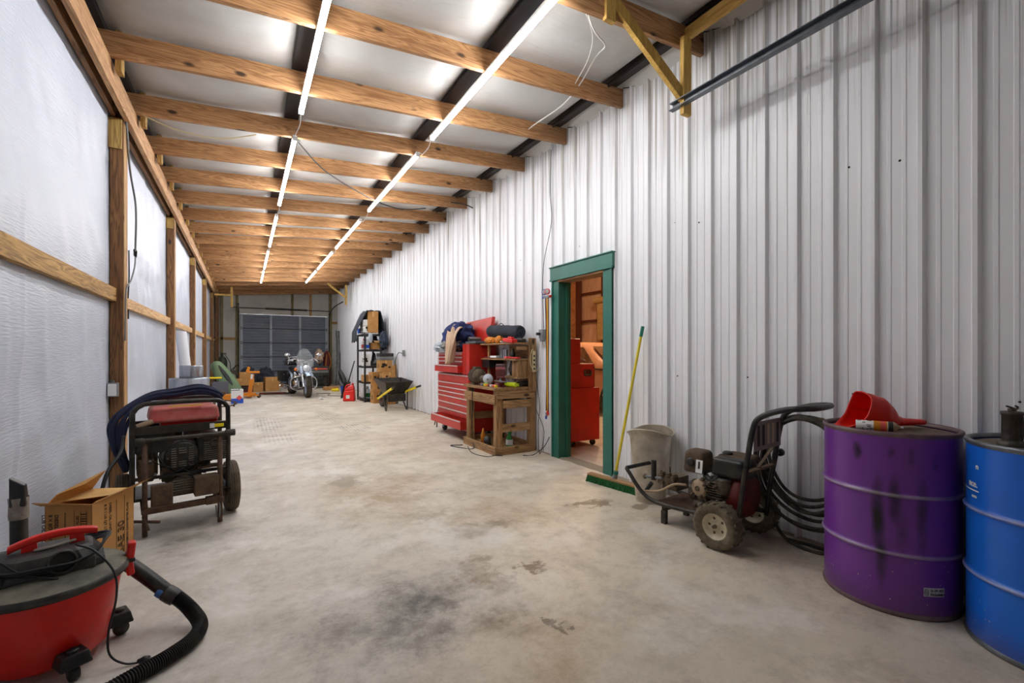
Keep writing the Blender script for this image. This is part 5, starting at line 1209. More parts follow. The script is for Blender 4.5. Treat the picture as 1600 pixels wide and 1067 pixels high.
# ---- outlets and wires on the left side
eb = thing('outlet_box', 'grey metal outlet box on the nearest left post', 'outlet', (-0.925, 4.965, 0.975))
m = M(); m.bx(-0.052, 0.02, -0.055, -0.012, -0.06, 0.055, 'box grey'); m.build('box', eb, bevel=0.004)
m = M(); m.bx(-0.045, 0.012, -0.060, -0.055, -0.052, 0.047, 'white'); m.build('cover', eb, bevel=0.002)
m = M(); m.cyl((-0.018, -0.034, 0.05), (-0.018, -0.034, 0.075), 0.014, 'grey metal'); m.build('conduit_nut', eb)
m = M(); m.tube([(-0.865, 4.99, 3.26), (-0.87, 5.16, 2.9), (-0.86, 5.35, 2.62), (-0.87, 5.40, 2.28), (-0.87, 5.38, 2.20)], 0.0085, 'grey plastic', 6)
m.tube([(-0.87, 5.40, 2.18), (-0.86, 5.30, 2.06), (-0.865, 5.18, 1.92), (-0.86, 4.955, 1.80), (-0.862, 4.94, 1.55), (-0.865, 4.945, 1.38)], 0.006, 'grey plastic', 6)
m.box((-0.87, 5.39, 2.20), (0.02, 0.05, 0.05), 'cable black', (0.5, 0, 0.3)); m.beam((-0.87, 5.34, 2.22), (-0.87, 5.42, 2.17), 0.012, 0.02, 'cable black')
tag(m.build('loose_wire'), 'loose grey wire hanging beside the nearest left post', 'wire')
m = M(); m.tube([(-0.955, 5.62, 2.26), (-0.95, 5.60, 2.0), (-0.955, 5.585, 1.78), (-0.95, 5.57, 1.60)], 0.006, 'cable black', 5)
tag(m.build('loose_wire'), 'short black wire sticking out of the white sheet right of the nearest post', 'wire')
# ---------------------------------------------------------------- tool chest, bench and the wall around the doorway
tcst = thing('tool_chest', 'tall red rolling tool chest with many drawers, the lowest pulled open', 'tool chest', (2.80, 5.98, 0))
# local x: depth to the wall (0..0.45), y along the wall (0..1.24)
m = M(); m.bx(0.012, 0.44, 0.0, 1.24, 0.12, 0.955, 'chest red'); m.bx(0.012, 0.44, 0.24, 1.24, 0.965, 1.285, 'chest red'); m.build('cabinet', tcst, bevel=0.004)
m = M(); m.bx(0.0, 0.44, 0.0, 0.235, 0.96, 1.405, 'chest red'); m.bx(-0.003, 0.0, 0.118, 0.122, 0.96, 1.40, 'dark red'); m.bx(-0.004, 0.445, -0.004, 0.24, 1.405, 1.418, 'grey metal'); m.build('side_locker', tcst, bevel=0.003)
def drawer(z0, z1, y0, y1, out=0.0, full=False):
    m = M(); m.bx(-out-0.002, -out+0.012, y0, y1, z0, z1, 'chest red')
    if out > 0: m.bx(-out, 0.2, y0+0.01, y0+0.018, z0, z1-0.01, 'chest red'); m.bx(-out, 0.2, y1-0.018, y1-0.01, z0, z1-0.01, 'chest red'); m.bx(-out, 0.2, y0+0.01, y1-0.01, z0, z0+0.008, 'dark red')
    d = m.build('drawer', tcst, bevel=0.002)
    m = M(); m.bx(-out-0.014, -out, y0+0.005, y1-0.005, z1-0.016, z1-0.002, 'drawer pull'); m.build('pull_strip', d)
for z0, z1 in ((0.825, 0.945), (0.745, 0.815), (0.675, 0.738), (0.605, 0.668), (0.505, 0.598), (0.405, 0.498), (0.305, 0.398)): drawer(z0, z1, 0.02, 1.22)
drawer(0.165, 0.295, 0.02, 1.22, 0.13)
for z0, z1, o in ((1.225, 1.27, 0.0), (1.165, 1.215, 0.0), (1.105, 1.155, 0.0), (0.98, 1.09, 0.07)): drawer(z0, z1, 0.25, 1.20, o)
m = M(); m.hexa([(0.33, 0.05, 1.42), (0.40, 0.05, 1.42), (0.40, 1.02, 1.30), (0.33, 1.02, 1.30)], [(0.40, 0.05, 1.82), (0.455, 0.05, 1.82), (0.455, 0.98, 1.78), (0.40, 0.98, 1.78)], 'chest red'); ld = m.build('open_lid', tcst, bevel=0.004)
m = M(); m.tube([(0.390, 0.95-0.012*k, 1.745+0.012*(k % 2)+0.004*math.sin(k)) for k in range(16)], 0.0045, 'ink', 5, 3); m.tube([(0.388, 0.93, 1.728), (0.389, 0.85, 1.730), (0.390, 0.77, 1.736)], 0.003, 'ink', 5, 2); m.build('lid_script', ld)
for x, y in ((0.06, 0.14), (0.06, 1.08), (0.38, 0.14), (0.38, 1.08)):
    m = M(); m.lathe([(0.0, -0.02), (0.045, -0.02), (0.055, -0.012), (0.055, 0.012), (0.045, 0.02), (0.0, 0.02)], 'rubber', (x, y, 0.055), (1, 0.3, 0), 20); c_ = m.build('caster', tcst)
    m = M(); m.bx(x-0.028, x+0.028, y-0.02, y+0.02, 0.06, 0.122, 'galvanised'); m.build('caster_fork', c_)
m = M(); m.tube([(0.02, 1.25, 0.22), (0.02, 1.34, 0.20), (0.03, 1.36, 0.06), (0.03, 1.36, 0.01)], 0.012, 'grey metal', 6, 3); m.tube([(0.02, 1.25, 0.36), (0.0, 1.40, 0.05)], 0.010, 'grey metal', 6, 1); m.build('side_bracket', tcst)
m = M()
for i in range(22): m.lathe([(0.011, -0.003), (0.014, 0), (0.011, 0.003)], 'black metal', (0.005, 1.235, 0.58+0.031*i), (0, 1 if i % 2 else 0.1, 0.2 if i % 2 else 0), 8, cap=False)
m.build('hanging_chain', tcst)
# heap of clothes on the chest
def cloth(name, label, c, d, mat, amp, fr, seed, flat=None, cat='clothing'):
    m = M(); m.blob((0, 0, 0), d, mat, amp, fr, seed, 5, flat, True); o = m.build(name); o.location = c
    return tag(o, label, cat, 'clothes heaped on the tool chest')
cloth('jacket', 'dark blue jacket bundled on top of the tool chest', (2.99, 6.75, 1.50), (0.23, 0.36, 0.25), 'blue cloth', 0.28, 1.8, 3, -0.21)
cloth('sweater', 'grey folded sweater under the beige one on the tool chest', (2.87, 6.76, 1.40), (0.14, 0.26, 0.13), 'grey cloth', 0.25, 2.0, 7, -0.11)
cloth('towel', 'pale grey-white towel hanging over the left corner of the tool chest', (2.90, 7.02, 1.36), (0.19, 0.26, 0.10), 'pale cloth', 0.35, 2.6, 12, -0.07)
m = M()
def beige(u, v):
    # strip draped over the heap and hanging down in front
    path = [(3.06, 6.75, 1.60), (2.92, 6.62, 1.64), (2.80, 6.47, 1.56), (2.745, 6.38, 1.42), (2.735, 6.40, 1.28), (2.73, 6.44, 1.12)]
    P = catmull(path, 8); i = min(int(v*(len(P)-1)), len(P)-2); q = v*(len(P)-1)-i; p = P[i]*(1-q)+P[i+1]*q
    w = 0.30*(1-v)**0.8+0.10
    n = noise.noise(Vector((u*3.5, v*1.2, 4.0)))
    return (p.x-0.055*abs(math.sin(u*9+v*2))*(0.4+v)+0.03*n-0.01, p.y+(u-0.45)*w*(1+0.3*n)+0.22*(1-v)*(u), p.z+0.05*n+0.02*math.sin(u*14+v*3)+0.06*(1-v)*math.sin(PI*u))
m.grid(beige, 40, 40, 'beige cloth'); o = m.build('sweater', solid=0.012); tag(o, 'beige sweater hanging down the front of the tool chest', 'clothing', 'clothes heaped on the tool chest')
m = M(); m.box((0, 0, 0), (0.3, 0.34, 0.03), 'grey panel'); m.box((-0.02, 0.12, 0.05), (0.2, 0.06, 0.05), 'grey metal', (0.5, 0, 0)); o = m.build('tray', bevel=0.004); o.location = (3.03, 6.12, 1.4335); tag(o, 'grey metal tray on top of the red side locker', 'tray')

# workbench
wb = thing('workbench', 'rough wooden workbench with back shelves beside the tool chest', 'workbench', (2.70, 4.98, 0))
# local x 0..0.58 , y 0..0.90
for x, y, z1 in ((0.045, 0.04, 0.80), (0.045, 0.84, 0.80), (0.53, 0.84, 0.80)):
    m = M(); m.bx(x-0.045, x+0.045, y-0.04, y+0.04, 0.05, z1, 'bench wood z'); m.build('leg', wb, bevel=0.004)
m = M(); m.bx(0.50, 0.585, 0.0, 0.085, 0.0, 1.02, 'bench wood z'); m.build('leg', wb, bevel=0.004)
m = M(); m.bx(0.47, 0.575, -0.03, -0.001, 0.78, 1.47, 'bench wood z'); m.build('tall_post', wb, bevel=0.004)
for i in range(5):
    m = M(); m.bx(-0.03+0.122*i, 0.088+0.122*i, -0.02, 0.92, 0.805, 0.84, 'bench wood y'); m.build('top_board', wb, bevel=0.004)
m = M(); m.bx(-0.025, 0.0, 0.0, 0.90, 0.63, 0.75, 'bench wood y'); m.build('front_apron', wb, bevel=0.003)
m = M(); m.bx(0.0, 0.56, -0.022, 0.0, 0.70, 0.80, 'bench wood'); m.bx(0.09, 0.50, -0.022, 0.0, 0.58, 0.68, 'bench wood'); m.build('side_apron', wb, bevel=0.003)
m = M(); m.bx(0.0, 0.56, 0.02, 0.88, 0.64, 0.655, 'bench wood y'); m.build('drawer_shelf', wb)
m = M(); m.bx(0.09, 0.50, -0.001, 0.022, 0.28, 0.38, 'bench wood'); m.bx(0.09, 0.50, 0.86, 0.88, 0.34, 0.44, 'bench wood'); m.build('side_rail', wb, bevel=0.003)
for a in ((-0.03, -0.005, -0.02, 0.92), (0.56, 0.585, 0.09, 0.92)):
    m = M(); m.bx(a[0], a[1], a[2], a[3], 0.0, 0.10, 'bench wood y'); m.build('foot_board', wb, bevel=0.003)
for a in ((0.0, 0.50, -0.03, -0.005), (0.0, 0.56, 0.895, 0.92)):
    m = M(); m.bx(a[0], a[1], a[2], a[3], 0.0, 0.10, 'bench wood'); m.build('foot_board', wb, bevel=0.003)
m = M(); m.bx(0.0, 0.555, 0.09, 0.88, 0.03, 0.045, 'bench wood y'); m.build('bottom_shelf', wb)
for z, y0_, y1_, x0_ in ((1.40, 0.0, 1.0, 0.27), (1.19, 0.0, 0.99, 0.28), (0.955, 0.0, 0.52, 0.30)):
    m = M(); m.bx(x0_, 0.57, y0_, y1_, z-0.011, z+0.011, 'bench wood y'); m.build('back_shelf', wb, bevel=0.003)
m = M(); m.bx(0.545, 0.565, 0.02, 0.06, 0.85, 1.39, 'bench wood z'); m.build('shelf_upright', wb)
m = M(); m.bx(0.33, 0.36, 0.84, 0.87, 0.84, 1.39, 'post edge wood'); m.build('shelf_upright', wb)
m = M(); m.bx(0.565, 0.58, 0.0, 0.65, 1.22, 1.38, 'bench wood y'); m.bx(0.30, 0.46, 0.0, 0.018, 1.315, 1.36, 'bench wood'); m.build('back_board', wb)
m = M(); m.bx(0.32, 0.50, 0.01, 0.16, 0.967, 1.178, 'bench wood z'); m.build('cubby_box', wb, bevel=0.003)
def on(name, label, cat, m, loc, rz=0, grp=None, bevel=0.0, rot=None):
    o = m.build(name, bevel=bevel); o.location = loc; o.rotation_euler = rot if rot else (0, 0, rz); return tag(o, label, cat, grp)
# items on the top shelf
rb = thing('rolled_bag', 'rolled black fabric bag lying on the top shelf of the workbench', 'bag', (3.13, 5.52, 1.573), 0, rot=(0.055, 0, 0))
m = M()
def rollf(u, v):
    a = 2*PI*u; r = 0.088*(1+0.06*noise.noise(Vector((math.cos(a)*1.5, math.sin(a)*1.5, v*5))))*(1-0.15*max(0, abs(v-0.5)*2-0.9)*10)
    return (r*math.cos(a), -0.43+0.86*v, r*math.sin(a))
m.grid(rollf, 36, 40, 'charcoal cloth')
for e, s_ in ((0, -1), (1, 1)):
    pts = [(0.010*k*0.062/0.07*math.cos(k*0.7)+0, s_*0.43, 0.010*k*0.062/0.07*math.sin(k*0.7)) for k in range(9)]
    m.lathe([(0.0, 0.0), (0.06, 0.0), (0.08, -0.01)], 'charcoal cloth', (0, s_*0.428, 0), (0, s_, 0), 24, cap=False); m.tube(pts, 0.006, 'slate cloth', 6, 3)
m.build('roll', rb)
m = M(); m.tube([(-0.03, -0.02, 0.085), (-0.03, 0.06, 0.115), (-0.03, 0.13, 0.085)], 0.006, 'black plastic', 6); m.build('carry_strap', rb)
m = M(); m.box((0, 0, 0), (0.20, 0.75, 0.055), 'grey plastic'); on('tool_case', 'flat grey tool case under the rolled black bag', 'case', m, (3.11, 5.47, 1.440), 0.0, bevel=0.01)
m = M(); m.box((0, 0, 0), (0.09, 0.22, 0.05), 'red plastic'); m.box((0, -0.02, 0.035), (0.05, 0.10, 0.03), 'red plastic'); on('torch_tool', 'bright red plastic tool on the top bench shelf', 'tool', m, (2.965, 5.10, 1.438), 0.1, bevel=0.012, rot=(0.12, 0, 0.1))
m = M(); m.box((0, 0, 0), (0.08, 0.14, 0.05), 'black plastic'); m.cyl((0, -0.05, 0.0), (0.02, 0.06, 0.045), 0.02, 'black plastic'); on('black_tool', 'black hand tool beside the red one on the top bench shelf', 'tool', m, (3.10, 5.06, 1.437), 0.3, bevel=0.01)
m = M(); m.blob((0, 0, 0), (0.06, 0.13, 0.045), 'orange paint', 0.35, 2.4, 5, 4, None, True); on('orange_bundle', 'small orange bundle at the left end of the top bench shelf', 'bundle', m, (3.01, 5.72, 1.455))
m = M(); m.blob((0, 0, 0), (0.05, 0.06, 0.05), 'orange paint', 0.35, 2.4, 9, 4, None, True); m.cyl((0, 0, -0.02), (0, -0.08, -0.03), 0.014, 'white'); on('orange_clamp', 'orange clamp right of the orange bundle on the top bench shelf', 'clamp', m, (3.0, 5.45, 1.455))
# second shelf
for i, (y, h, r) in enumerate(((5.48, 0.11, 0.018), (5.41, 0.12, 0.022), (5.36, 0.12, 0.02))):
    m = M(); m.cyl((0, 0, 0), (0, 0, h), r, 'silver wrap'); on('spray_tube', 'grey upright tube on the middle bench shelf, %s' % ['left', 'middle', 'right'][i], 'tube', m, (3.06, y, 1.202), 0, 'grey tubes on the middle bench shelf')
m = M(); m.lathe([(0.0, 0), (0.035, 0), (0.036, 0.07), (0.015, 0.1), (0.018, 0.13), (0.0, 0.135)], 'black plastic'); on('bottle', 'round black bottle on the middle bench shelf', 'bottle', m, (3.08, 5.22, 1.202))
m = M(); m.box((0, 0, 0.012), (0.05, 0.24, 0.02), 'red plastic'); m.box((0, 0.13, 0.016), (0.08, 0.06, 0.03), 'red label'); on('red_shears', 'orange-red shears on the middle bench shelf', 'shears', m, (3.02, 5.10, 1.2015), 0.1, bevel=0.005)
m = M(); m.box((0, 0, 0.02), (0.07, 0.16, 0.03), 'paper white'); on('white_packet', 'flat white packet on the middle bench shelf', 'packet', m, (3.04, 5.64, 1.203), 0.1, bevel=0.004)
m = M(); m.box((0, 0, 0.008), (0.09, 0.20, 0.014), 'maroon'); on('maroon_tray', 'flat maroon tray at the left end of the middle bench shelf', 'tray', m, (3.06, 5.83, 1.202), 0.0, bevel=0.003)
m = M(); m.box((0, 0, 0), (0.24, 0.22, 0.11), 'black plastic'); on('black_bin', 'black bin hung below the middle bench shelf', 'bin', m, (3.11, 5.84, 1.122), 0, bevel=0.006)
m = M(); m.blob((0, 0, 0), (0.05, 0.08, 0.11), 'black plastic', 0.3, 2, 4, 4); m.tube([(0, 0.05, 0.05), (0, 0.12, 0.0), (0, 0.07, -0.09)], 0.012, 'black plastic', 8); on('black_sander', 'black power tool standing under the middle bench shelf', 'power tool', m, (3.12, 5.26, 1.065))
m = M(); m.box((0, 0, 0), (0.012, 0.10, 0.24), 'paper white'); on('white_card', 'white card standing under the middle bench shelf', 'card', m, (3.20, 5.52, 1.06))
# on the bench top
mo = thing('electric_motor', 'grimy dark electric motor on the left end of the bench top', 'motor', (2.80, 5.72, 0.84))
m = M(); m.lathe([(0.03, -0.15), (0.09, -0.14), (0.105, -0.1), (0.105, 0.1), (0.09, 0.14), (0.03, 0.15)], 'engine grime', (0, 0, 0.115), (0.25, 1, 0), 22)
for k in range(-4, 5): m.lathe([(0.112, -0.004), (0.112, 0.004)], 'engine grime', Vector((0, 0, 0.115))+Vector((0.25, 1, 0)).normalized()*0.026*k, (0.25, 1, 0), 22)
m.build('motor_body', mo); m = M(); m.box((0, 0, 0.01), (0.16, 0.2, 0.02), 'engine grime'); m.box((0, 0.02, 0.22), (0.08, 0.1, 0.05), 'engine grime'); m.build('motor_foot', mo, bevel=0.004)
m = M(); m.tube([(-0.05, -0.05, 0.12), (-0.09, -0.09, 0.03), (-0.13, -0.11, -0.1), (-0.12, -0.10, -0.3), (-0.14, -0.12, -0.5), (-0.12, -0.1, -0.75), (-0.18, -0.25, -0.832), (-0.30, -0.1, -0.834), (-0.36, 0.1, -0.834), (-0.2, 0.05, -0.834)], 0.006, 'cable black', 6); m.build('power_lead', mo)
gw = thing('bench_grinder', 'bench grinder with a pale round wheel guard on the bench top', 'grinder', (2.80, 5.42, 0.84), 0.3)
m = M(); m.cyl((0, -0.07, 0.085), (0, 0.10, 0.085), 0.05, 'engine grime'); m.box((0, 0, 0.02), (0.12, 0.16, 0.04), 'engine grime'); m.build('grinder_body', gw, bevel=0.004)
m = M(); m.lathe([(0.0, 0), (0.066, 0), (0.07, 0.01), (0.07, 0.03), (0.0, 0.032)], 'pale cloth', (-0.03, -0.06, 0.09), (-1, -0.4, 0), 26); m.lathe([(0.012, 0), (0.012, 0.02), (0, 0.02)], 'galvanised', (-0.058, -0.072, 0.09), (-1, -0.4, 0), 10); m.build('wheel_guard', gw)
vs_ = thing('bench_vise', 'maroon bench vise bolted on the bench top', 'vise', (2.86, 5.16, 0.84), -0.5)
m = M(); m.lathe([(0.10, 0), (0.10, 0.02), (0.06, 0.035), (0.05, 0.07), (0.06, 0.09)], 'maroon', seg=20); m.box((0, 0.0, 0.14), (0.10, 0.22, 0.10), 'maroon', (0.5, 0, 0)); m.box((0, 0.10, 0.24), (0.12, 0.07, 0.09), 'maroon', (0.5, 0, 0)); m.build('vise_body', vs_, bevel=0.01)
m = M(); m.box((0, -0.10, 0.20), (0.12, 0.06, 0.11), 'maroon', (0.5, 0, 0)); m.box((0, -0.02, 0.11), (0.06, 0.28, 0.05), 'maroon', (0.5, 0, 0)); m.build('front_jaw', vs_, bevel=0.008)
m = M(); m.cyl((0, -0.2, 0.08), (0, 0.05, 0.18), 0.014, 'galvanised'); m.cyl((-0.08, -0.2, 0.09), (0.08, -0.2, 0.07), 0.008, 'galvanised'); m.box((0, 0.04, 0.27), (0.11, 0.02, 0.03), 'galvanised', (0.5, 0, 0)); m.build('screw_handle', vs_)
dl = thing('cordless_drill', 'bright yellow-green cordless drill lying on the bench top', 'drill', (2.93, 5.035, 0.84), math.radians(25))
m = M(); m.cyl((0, -0.09, 0.032), (0, 0.07, 0.032), 0.03, 'hi vis'); m.box((0.05, -0.06, 0.025), (0.12, 0.04, 0.036), 'hi vis'); m.build('drill_body', dl, bevel=0.004); m = M(); m.cyl((0, 0.07, 0.032), (0, 0.11, 0.032), 0.018, 'black plastic'); m.build('chuck', dl); m = M(); m.box((0.12, -0.06, 0.026), (0.05, 0.09, 0.05), 'black plastic'); m.build('battery', dl, bevel=0.006)
m = M(); m.cyl((-0.08, 0, 0.035), (0.10, 0, 0.035), 0.032, 'black plastic'); m.box((0.02, 0.04, 0.035), (0.06, 0.10, 0.04), 'black plastic'); on('angle_grinder', 'black angle grinder at the right end of the bench top', 'power tool', m, (3.12, 5.035, 0.841), 0.1, bevel=0.005)
rnd = random.Random(31)
for i in range(8):
    colr = ['bright yellow', 'red label', 'paper white', 'maroon', 'orange paint', 'hi vis', 'galvanised', 'dark red'][i]; nm = ['yellow', 'pale red', 'white', 'maroon', 'orange', 'lime', 'steel', 'dark red'][i]
    m = M(); w = rnd.uniform(0.03, 0.06); m.box((0, 0, 0.016), (w, w*1.6, 0.03), colr); 
    on('small_tool', 'small %s tool piece lying among the clutter on the bench top' % nm, 'tool', m, (2.735+0.012*(i % 2), 5.05+0.062*i, 0.8405), rnd.uniform(-0.25, 0.25), 'clutter on the bench top', bevel=0.005)
m = M(); m.box((0, 0, 0.02), (0.10, 0.22, 0.03), 'pale cloth'); on('white_case', 'pale case on the shelf inside the bench front', 'case', m, (2.78, 5.72, 0.656), 0, bevel=0.005)
# spray bottle on the bench foot
sb = thing('spray_bottle', 'green and clear spray bottle on the bottom shelf of the workbench', 'spray bottle', (2.97, 5.12, 0.0455), 0.6)
m = M(); m.lathe([(0.0, 0), (0.042, 0), (0.045, 0.02), (0.045, 0.10), (0.03, 0.15), (0.016, 0.175), (0.016, 0.20)], 'bottle green', seg=20); m.build('bottle_body', sb)
m = M(); m.lathe([(0.046, 0.04), (0.046, 0.11)], 'paper white', seg=20, cap=False); m.build('label', sb)
m = M(); m.box((0.012, 0, 0.225), (0.09, 0.03, 0.035), 'bottle green'); m.box((0.045, 0, 0.195), (0.012, 0.02, 0.06), 'bottle green', (0, 0.3, 0)); m.lathe([(0.02, 0.19), (0.02, 0.21)], 'bottle green'); m.build('trigger_head', sb, bevel=0.004)
m = M(); m.lathe([(0.0, 0), (0.03, 0), (0.032, 0.1), (0.016, 0.15), (0.012, 0.19), (0.0, 0.19)], 'orange paint'); on('bottle', 'amber bottle standing on the bottom shelf of the workbench', 'bottle', m, (2.84, 5.62, 0.0455))
m = M(); m.lathe([(0.0, 0), (0.045, 0), (0.05, 0.02), (0.045, 0.1), (0.0, 0.12)], 'black plastic'); on('black_jar', 'black jar standing on the bottom shelf of the workbench', 'jar', m, (2.82, 5.45, 0.0455))
# outlet, power strip and cords near the bench
ob = thing('outlet_box', 'grey metal outlet box on the corrugated wall above the workbench', 'outlet', (3.285, 4.79, 1.52))
m = M(); m.bx(-0.05, 0.005, -0.045, 0.045, -0.055, 0.055, 'box grey'); m.lathe([(0.04, 0), (0.03, -0.05)], 'box grey', (-0.02, 0, -0.05), (0, 0, 1), 12); m.build('box', ob, bevel=0.004)
m = M(); m.bx(-0.10, -0.051, 0.0, 0.03, -0.02, 0.015, 'black plastic'); m.build('plug', ob)
ps = thing('power_strip', 'beige power strip hung on the tall post of the workbench', 'power strip', (3.235, 4.935, 1.17))
m = M(); m.bx(-0.025, 0.025, 0, 0.012, -0.14, 0.13, 'cable beige'); m.build('strip_body', ps, bevel=0.004)
m = M()
for k in range(4): m.bx(-0.012, 0.012, -0.002, 0.001, -0.11+0.055*k, -0.085+0.055*k, 'black plastic')
m.build('sockets', ps)
m = M(); m.tube([(0.0, 0.004, 0.13), (-0.03, 0.0, 0.15), (-0.055, 0.0, 0.08), (-0.05, 0.0, -0.05), (0.0, -0.01, -0.13), (0.08, -0.02, -0.09), (0.13, -0.06, 0.02), (0.10, -0.10, 0.14), (0.05, -0.12, 0.25), (0.02, -0.13, 0.34), (0.0, -0.14, 0.37)], 0.005, 'cable beige', 6); m.build('strip_cord', ps)
m = M(); m.tube([(3.285, 4.63, 3.80), (3.284, 4.65, 3.3), (3.275, 4.61, 2.9), (3.284, 4.78, 2.45), (3.284, 4.82, 2.1), (3.285, 4.79, 1.585)], 0.004, 'cable black', 5); tag(m.build('wall_wire'), 'thin grey wire running down the corrugated wall to the outlet above the bench', 'wire')
m = M(); m.tube([(3.24, 4.9, 0.95), (3.27, 4.86, 0.6), (3.22, 4.82, 0.35), (3.16, 4.70, 0.02), (3.2, 4.66, 0.30), (3.24, 4.9, 0.55)], 0.004, 'cable black', 5); m.tube([(2.98, 4.80, 0.006), (3.10, 4.76, 0.006), (3.22, 4.70, 0.10), (3.25, 4.63, 0.22), (3.24, 4.60, 0.24)], 0.005, 'cable black', 5); tag(m.build('extension_cord'), 'black cords on the floor between the workbench and the green door frame', 'cord')
m = M(); m.tube([(2.62, 5.65, 0.006), (2.50, 5.25, 0.006), (2.56, 4.98, 0.006), (2.66, 4.88, 0.03), (2.74, 4.9, 0.012), (2.66, 5.0, 0.006)], 0.005, 'cable black', 5); tag(m.build('extension_cord'), 'black cord looped on the floor before the foot of the workbench', 'cord')

# refrigerant gauge set beside the door casing
gg = thing('manifold_gauges', 'red and blue gauge set with hanging hoses beside the green door frame', 'gauge', (3.255, 4.625, 2.01))
for y, mat_ in ((0.04, 'blue plastic'), (-0.025, 'red plastic')):
    m = M(); m.lathe([(0.0, 0), (0.034, 0), (0.037, 0.006), (0.037, 0.018), (0.0, 0.02)], mat_, (-0.04, y, 0.02), (-1, -0.5, 0), 22); g_ = m.build('gauge', gg)
    m = M(); m.lathe([(0.0, 0.0205), (0.029, 0.0205)], 'paper white', (-0.04, y, 0.02), (-1, -0.5, 0), 22); m.build('gauge_face', g_)
m = M(); m.bx(-0.05, -0.02, -0.05, 0.06, -0.055, -0.025, 'galvanised'); m.lathe([(0.012, 0), (0.016, 0.03)], 'red plastic', (-0.035, -0.05, -0.04), (0, -1, 0), 10); m.lathe([(0.012, 0), (0.016, 0.03)], 'blue plastic', (-0.035, 0.06, -0.04), (0, 1, 0), 10); m.build('valve_block', gg)
for y, mat_ in ((0.035, 'cable black'), (0.01, 'orange paint'), (-0.015, 'broom yellow'), (-0.03, 'dark red')):
    m = M(); m.tube([(-0.035, y, -0.05), (-0.03, y*0.8, -0.4), (-0.028, y*0.5, -1.0), (-0.03, y*0.7, -1.45)], 0.0065, mat_, 6); m.build('hose', gg)
m = M(); m.lathe([(0.012, 0), (0.016, 0.05)], 'galvanised', (-0.03, 0.015, -1.52), (0, 0, 1), 10); m.lathe([(0.012, 0), (0.016, 0.05)], 'red plastic', (-0.03, -0.02, -1.50), (0, 0.3, 1), 10); m.lathe([(0.012, 0), (0.014, 0.04)], 'blue plastic', (-0.035, 0.02, -1.55), (0.2, 0.3, 1), 10); m.build('hose_ends', gg)

# roof wires
def wire(name, label, pts, r, mat): m = M(); m.tube(pts, r, mat, 5); return tag(m.build(name), label, 'wire')
wire('roof_wire', 'white wires crossing the roof sheet between the first and third rafters', [(2.1, 2.55, 3.80), (2.25, 2.62, 3.69), (2.45, 2.72, 3.70), (2.6, 3.0, 3.82), (2.72, 3.38, 3.80), (2.78, 3.75, 3.79), (2.75, 4.3, 3.79), (2.9, 4.6, 3.84)], 0.007, 'cable white')
wire('roof_wire', 'thin white wire beside the thicker one near the first rafters', [(2.12, 2.58, 3.79), (2.35, 2.75, 3.76), (2.55, 3.05, 3.80), (2.66, 3.36, 3.79)], 0.005, 'cable white')
wire('roof_wire', 'pale wire sagging under the third rafter near the left beam', [(-0.82, 5.25, 3.44), (-0.6, 5.22, 3.36), (-0.35, 5.2, 3.33), (-0.15, 5.22, 3.36), (0.1, 5.25, 3.47)], 0.006, 'cable beige')
wire('roof_wire', 'black wire hanging in loops between the middle rafters', [(0.5, 5.35, 3.52), (0.9, 6.1, 3.54), (1.6, 6.9, 3.58), (2.0, 7.1, 3.56), (2.3, 7.2, 3.60), (2.6, 7.25, 3.68)], 0.008, 'cable black')
wire('roof_wire', 'short black wire poking out beside the corrugated wall top', [(2.9, 6.9, 3.73), (3.1, 6.8, 3.70), (3.24, 6.78, 3.66)], 0.010, 'cable black')

# things seen through the doorway
rc_ = thing('tool_cabinet', 'tall red steel tool cabinet standing inside the doorway', 'cabinet', (4.05, 4.93, 0), math.radians(-2))
m = M(); m.bx(-0.30, 0.18, -0.12, 0.45, 0.09, 0.80, 'cabinet red'); m.build('cabinet_body', rc_, bevel=0.005)
for x, y in ((-0.22, -0.04), (0.12, -0.04), (0.12, 0.36)): 
    m = M(); m.lathe([(0.0, -0.015), (0.04, -0.015), (0.043, 0), (0.04, 0.015), (0.0, 0.015)], 'rubber', (x, y, 0.044), (1, 0.5, 0), 14); m.bx(x-0.02, x+0.02, y-0.02, y+0.02, 0.045, 0.092, 'grey metal'); m.build('caster', rc_)
tb = thing('toolbox', 'orange-red toolbox with raised lid on the cabinet inside the doorway', 'toolbox', (4.05, 4.93, 0.80), math.radians(-2))
m = M(); m.bx(-0.30, 0.12, -0.08, 0.42, 0.0, 0.33, 'chest red'); m.build('toolbox_body', tb, bevel=0.005)
m = M(); m.bx(-0.06, 0.06, -0.10, -0.08, 0.17, 0.19, 'grey metal'); m.bx(-0.06, -0.045, -0.105, -0.08, 0.17, 0.24, 'grey metal'); m.bx(0.045, 0.06, -0.105, -0.08, 0.17, 0.24, 'grey metal'); m.bx(-0.05, 0.05, -0.084, -0.08, 0.16, 0.25, 'dark red'); m.build('side_handle', tb)
m = M(); m.box((-0.20, 0.19, 0.50), (0.20, 0.50, 0.34), 'chest red', (0, 0, 0)); m.build('raised_lid', tb, bevel=0.006)
m = M(); m.tube([(0.0, 0.1, 0.02), (-0.05, 0.0, 0.05), (0.03, -0.03, 0.04), (0.07, 0.06, 0.05), (0.0, 0.12, 0.07), (-0.06, 0.05, 0.08), (0.05, 0.02, 0.06)], 0.012, 'tan plastic', 6); o = on('rope', 'pale coiled rope lying on the toolbox inside the doorway', 'rope', m, (4.07, 5.0, 1.125))
# car
car = thing('car', 'dusty tan car parked in the side room beyond the doorway', 'car', (7.2, 8.3, 0))
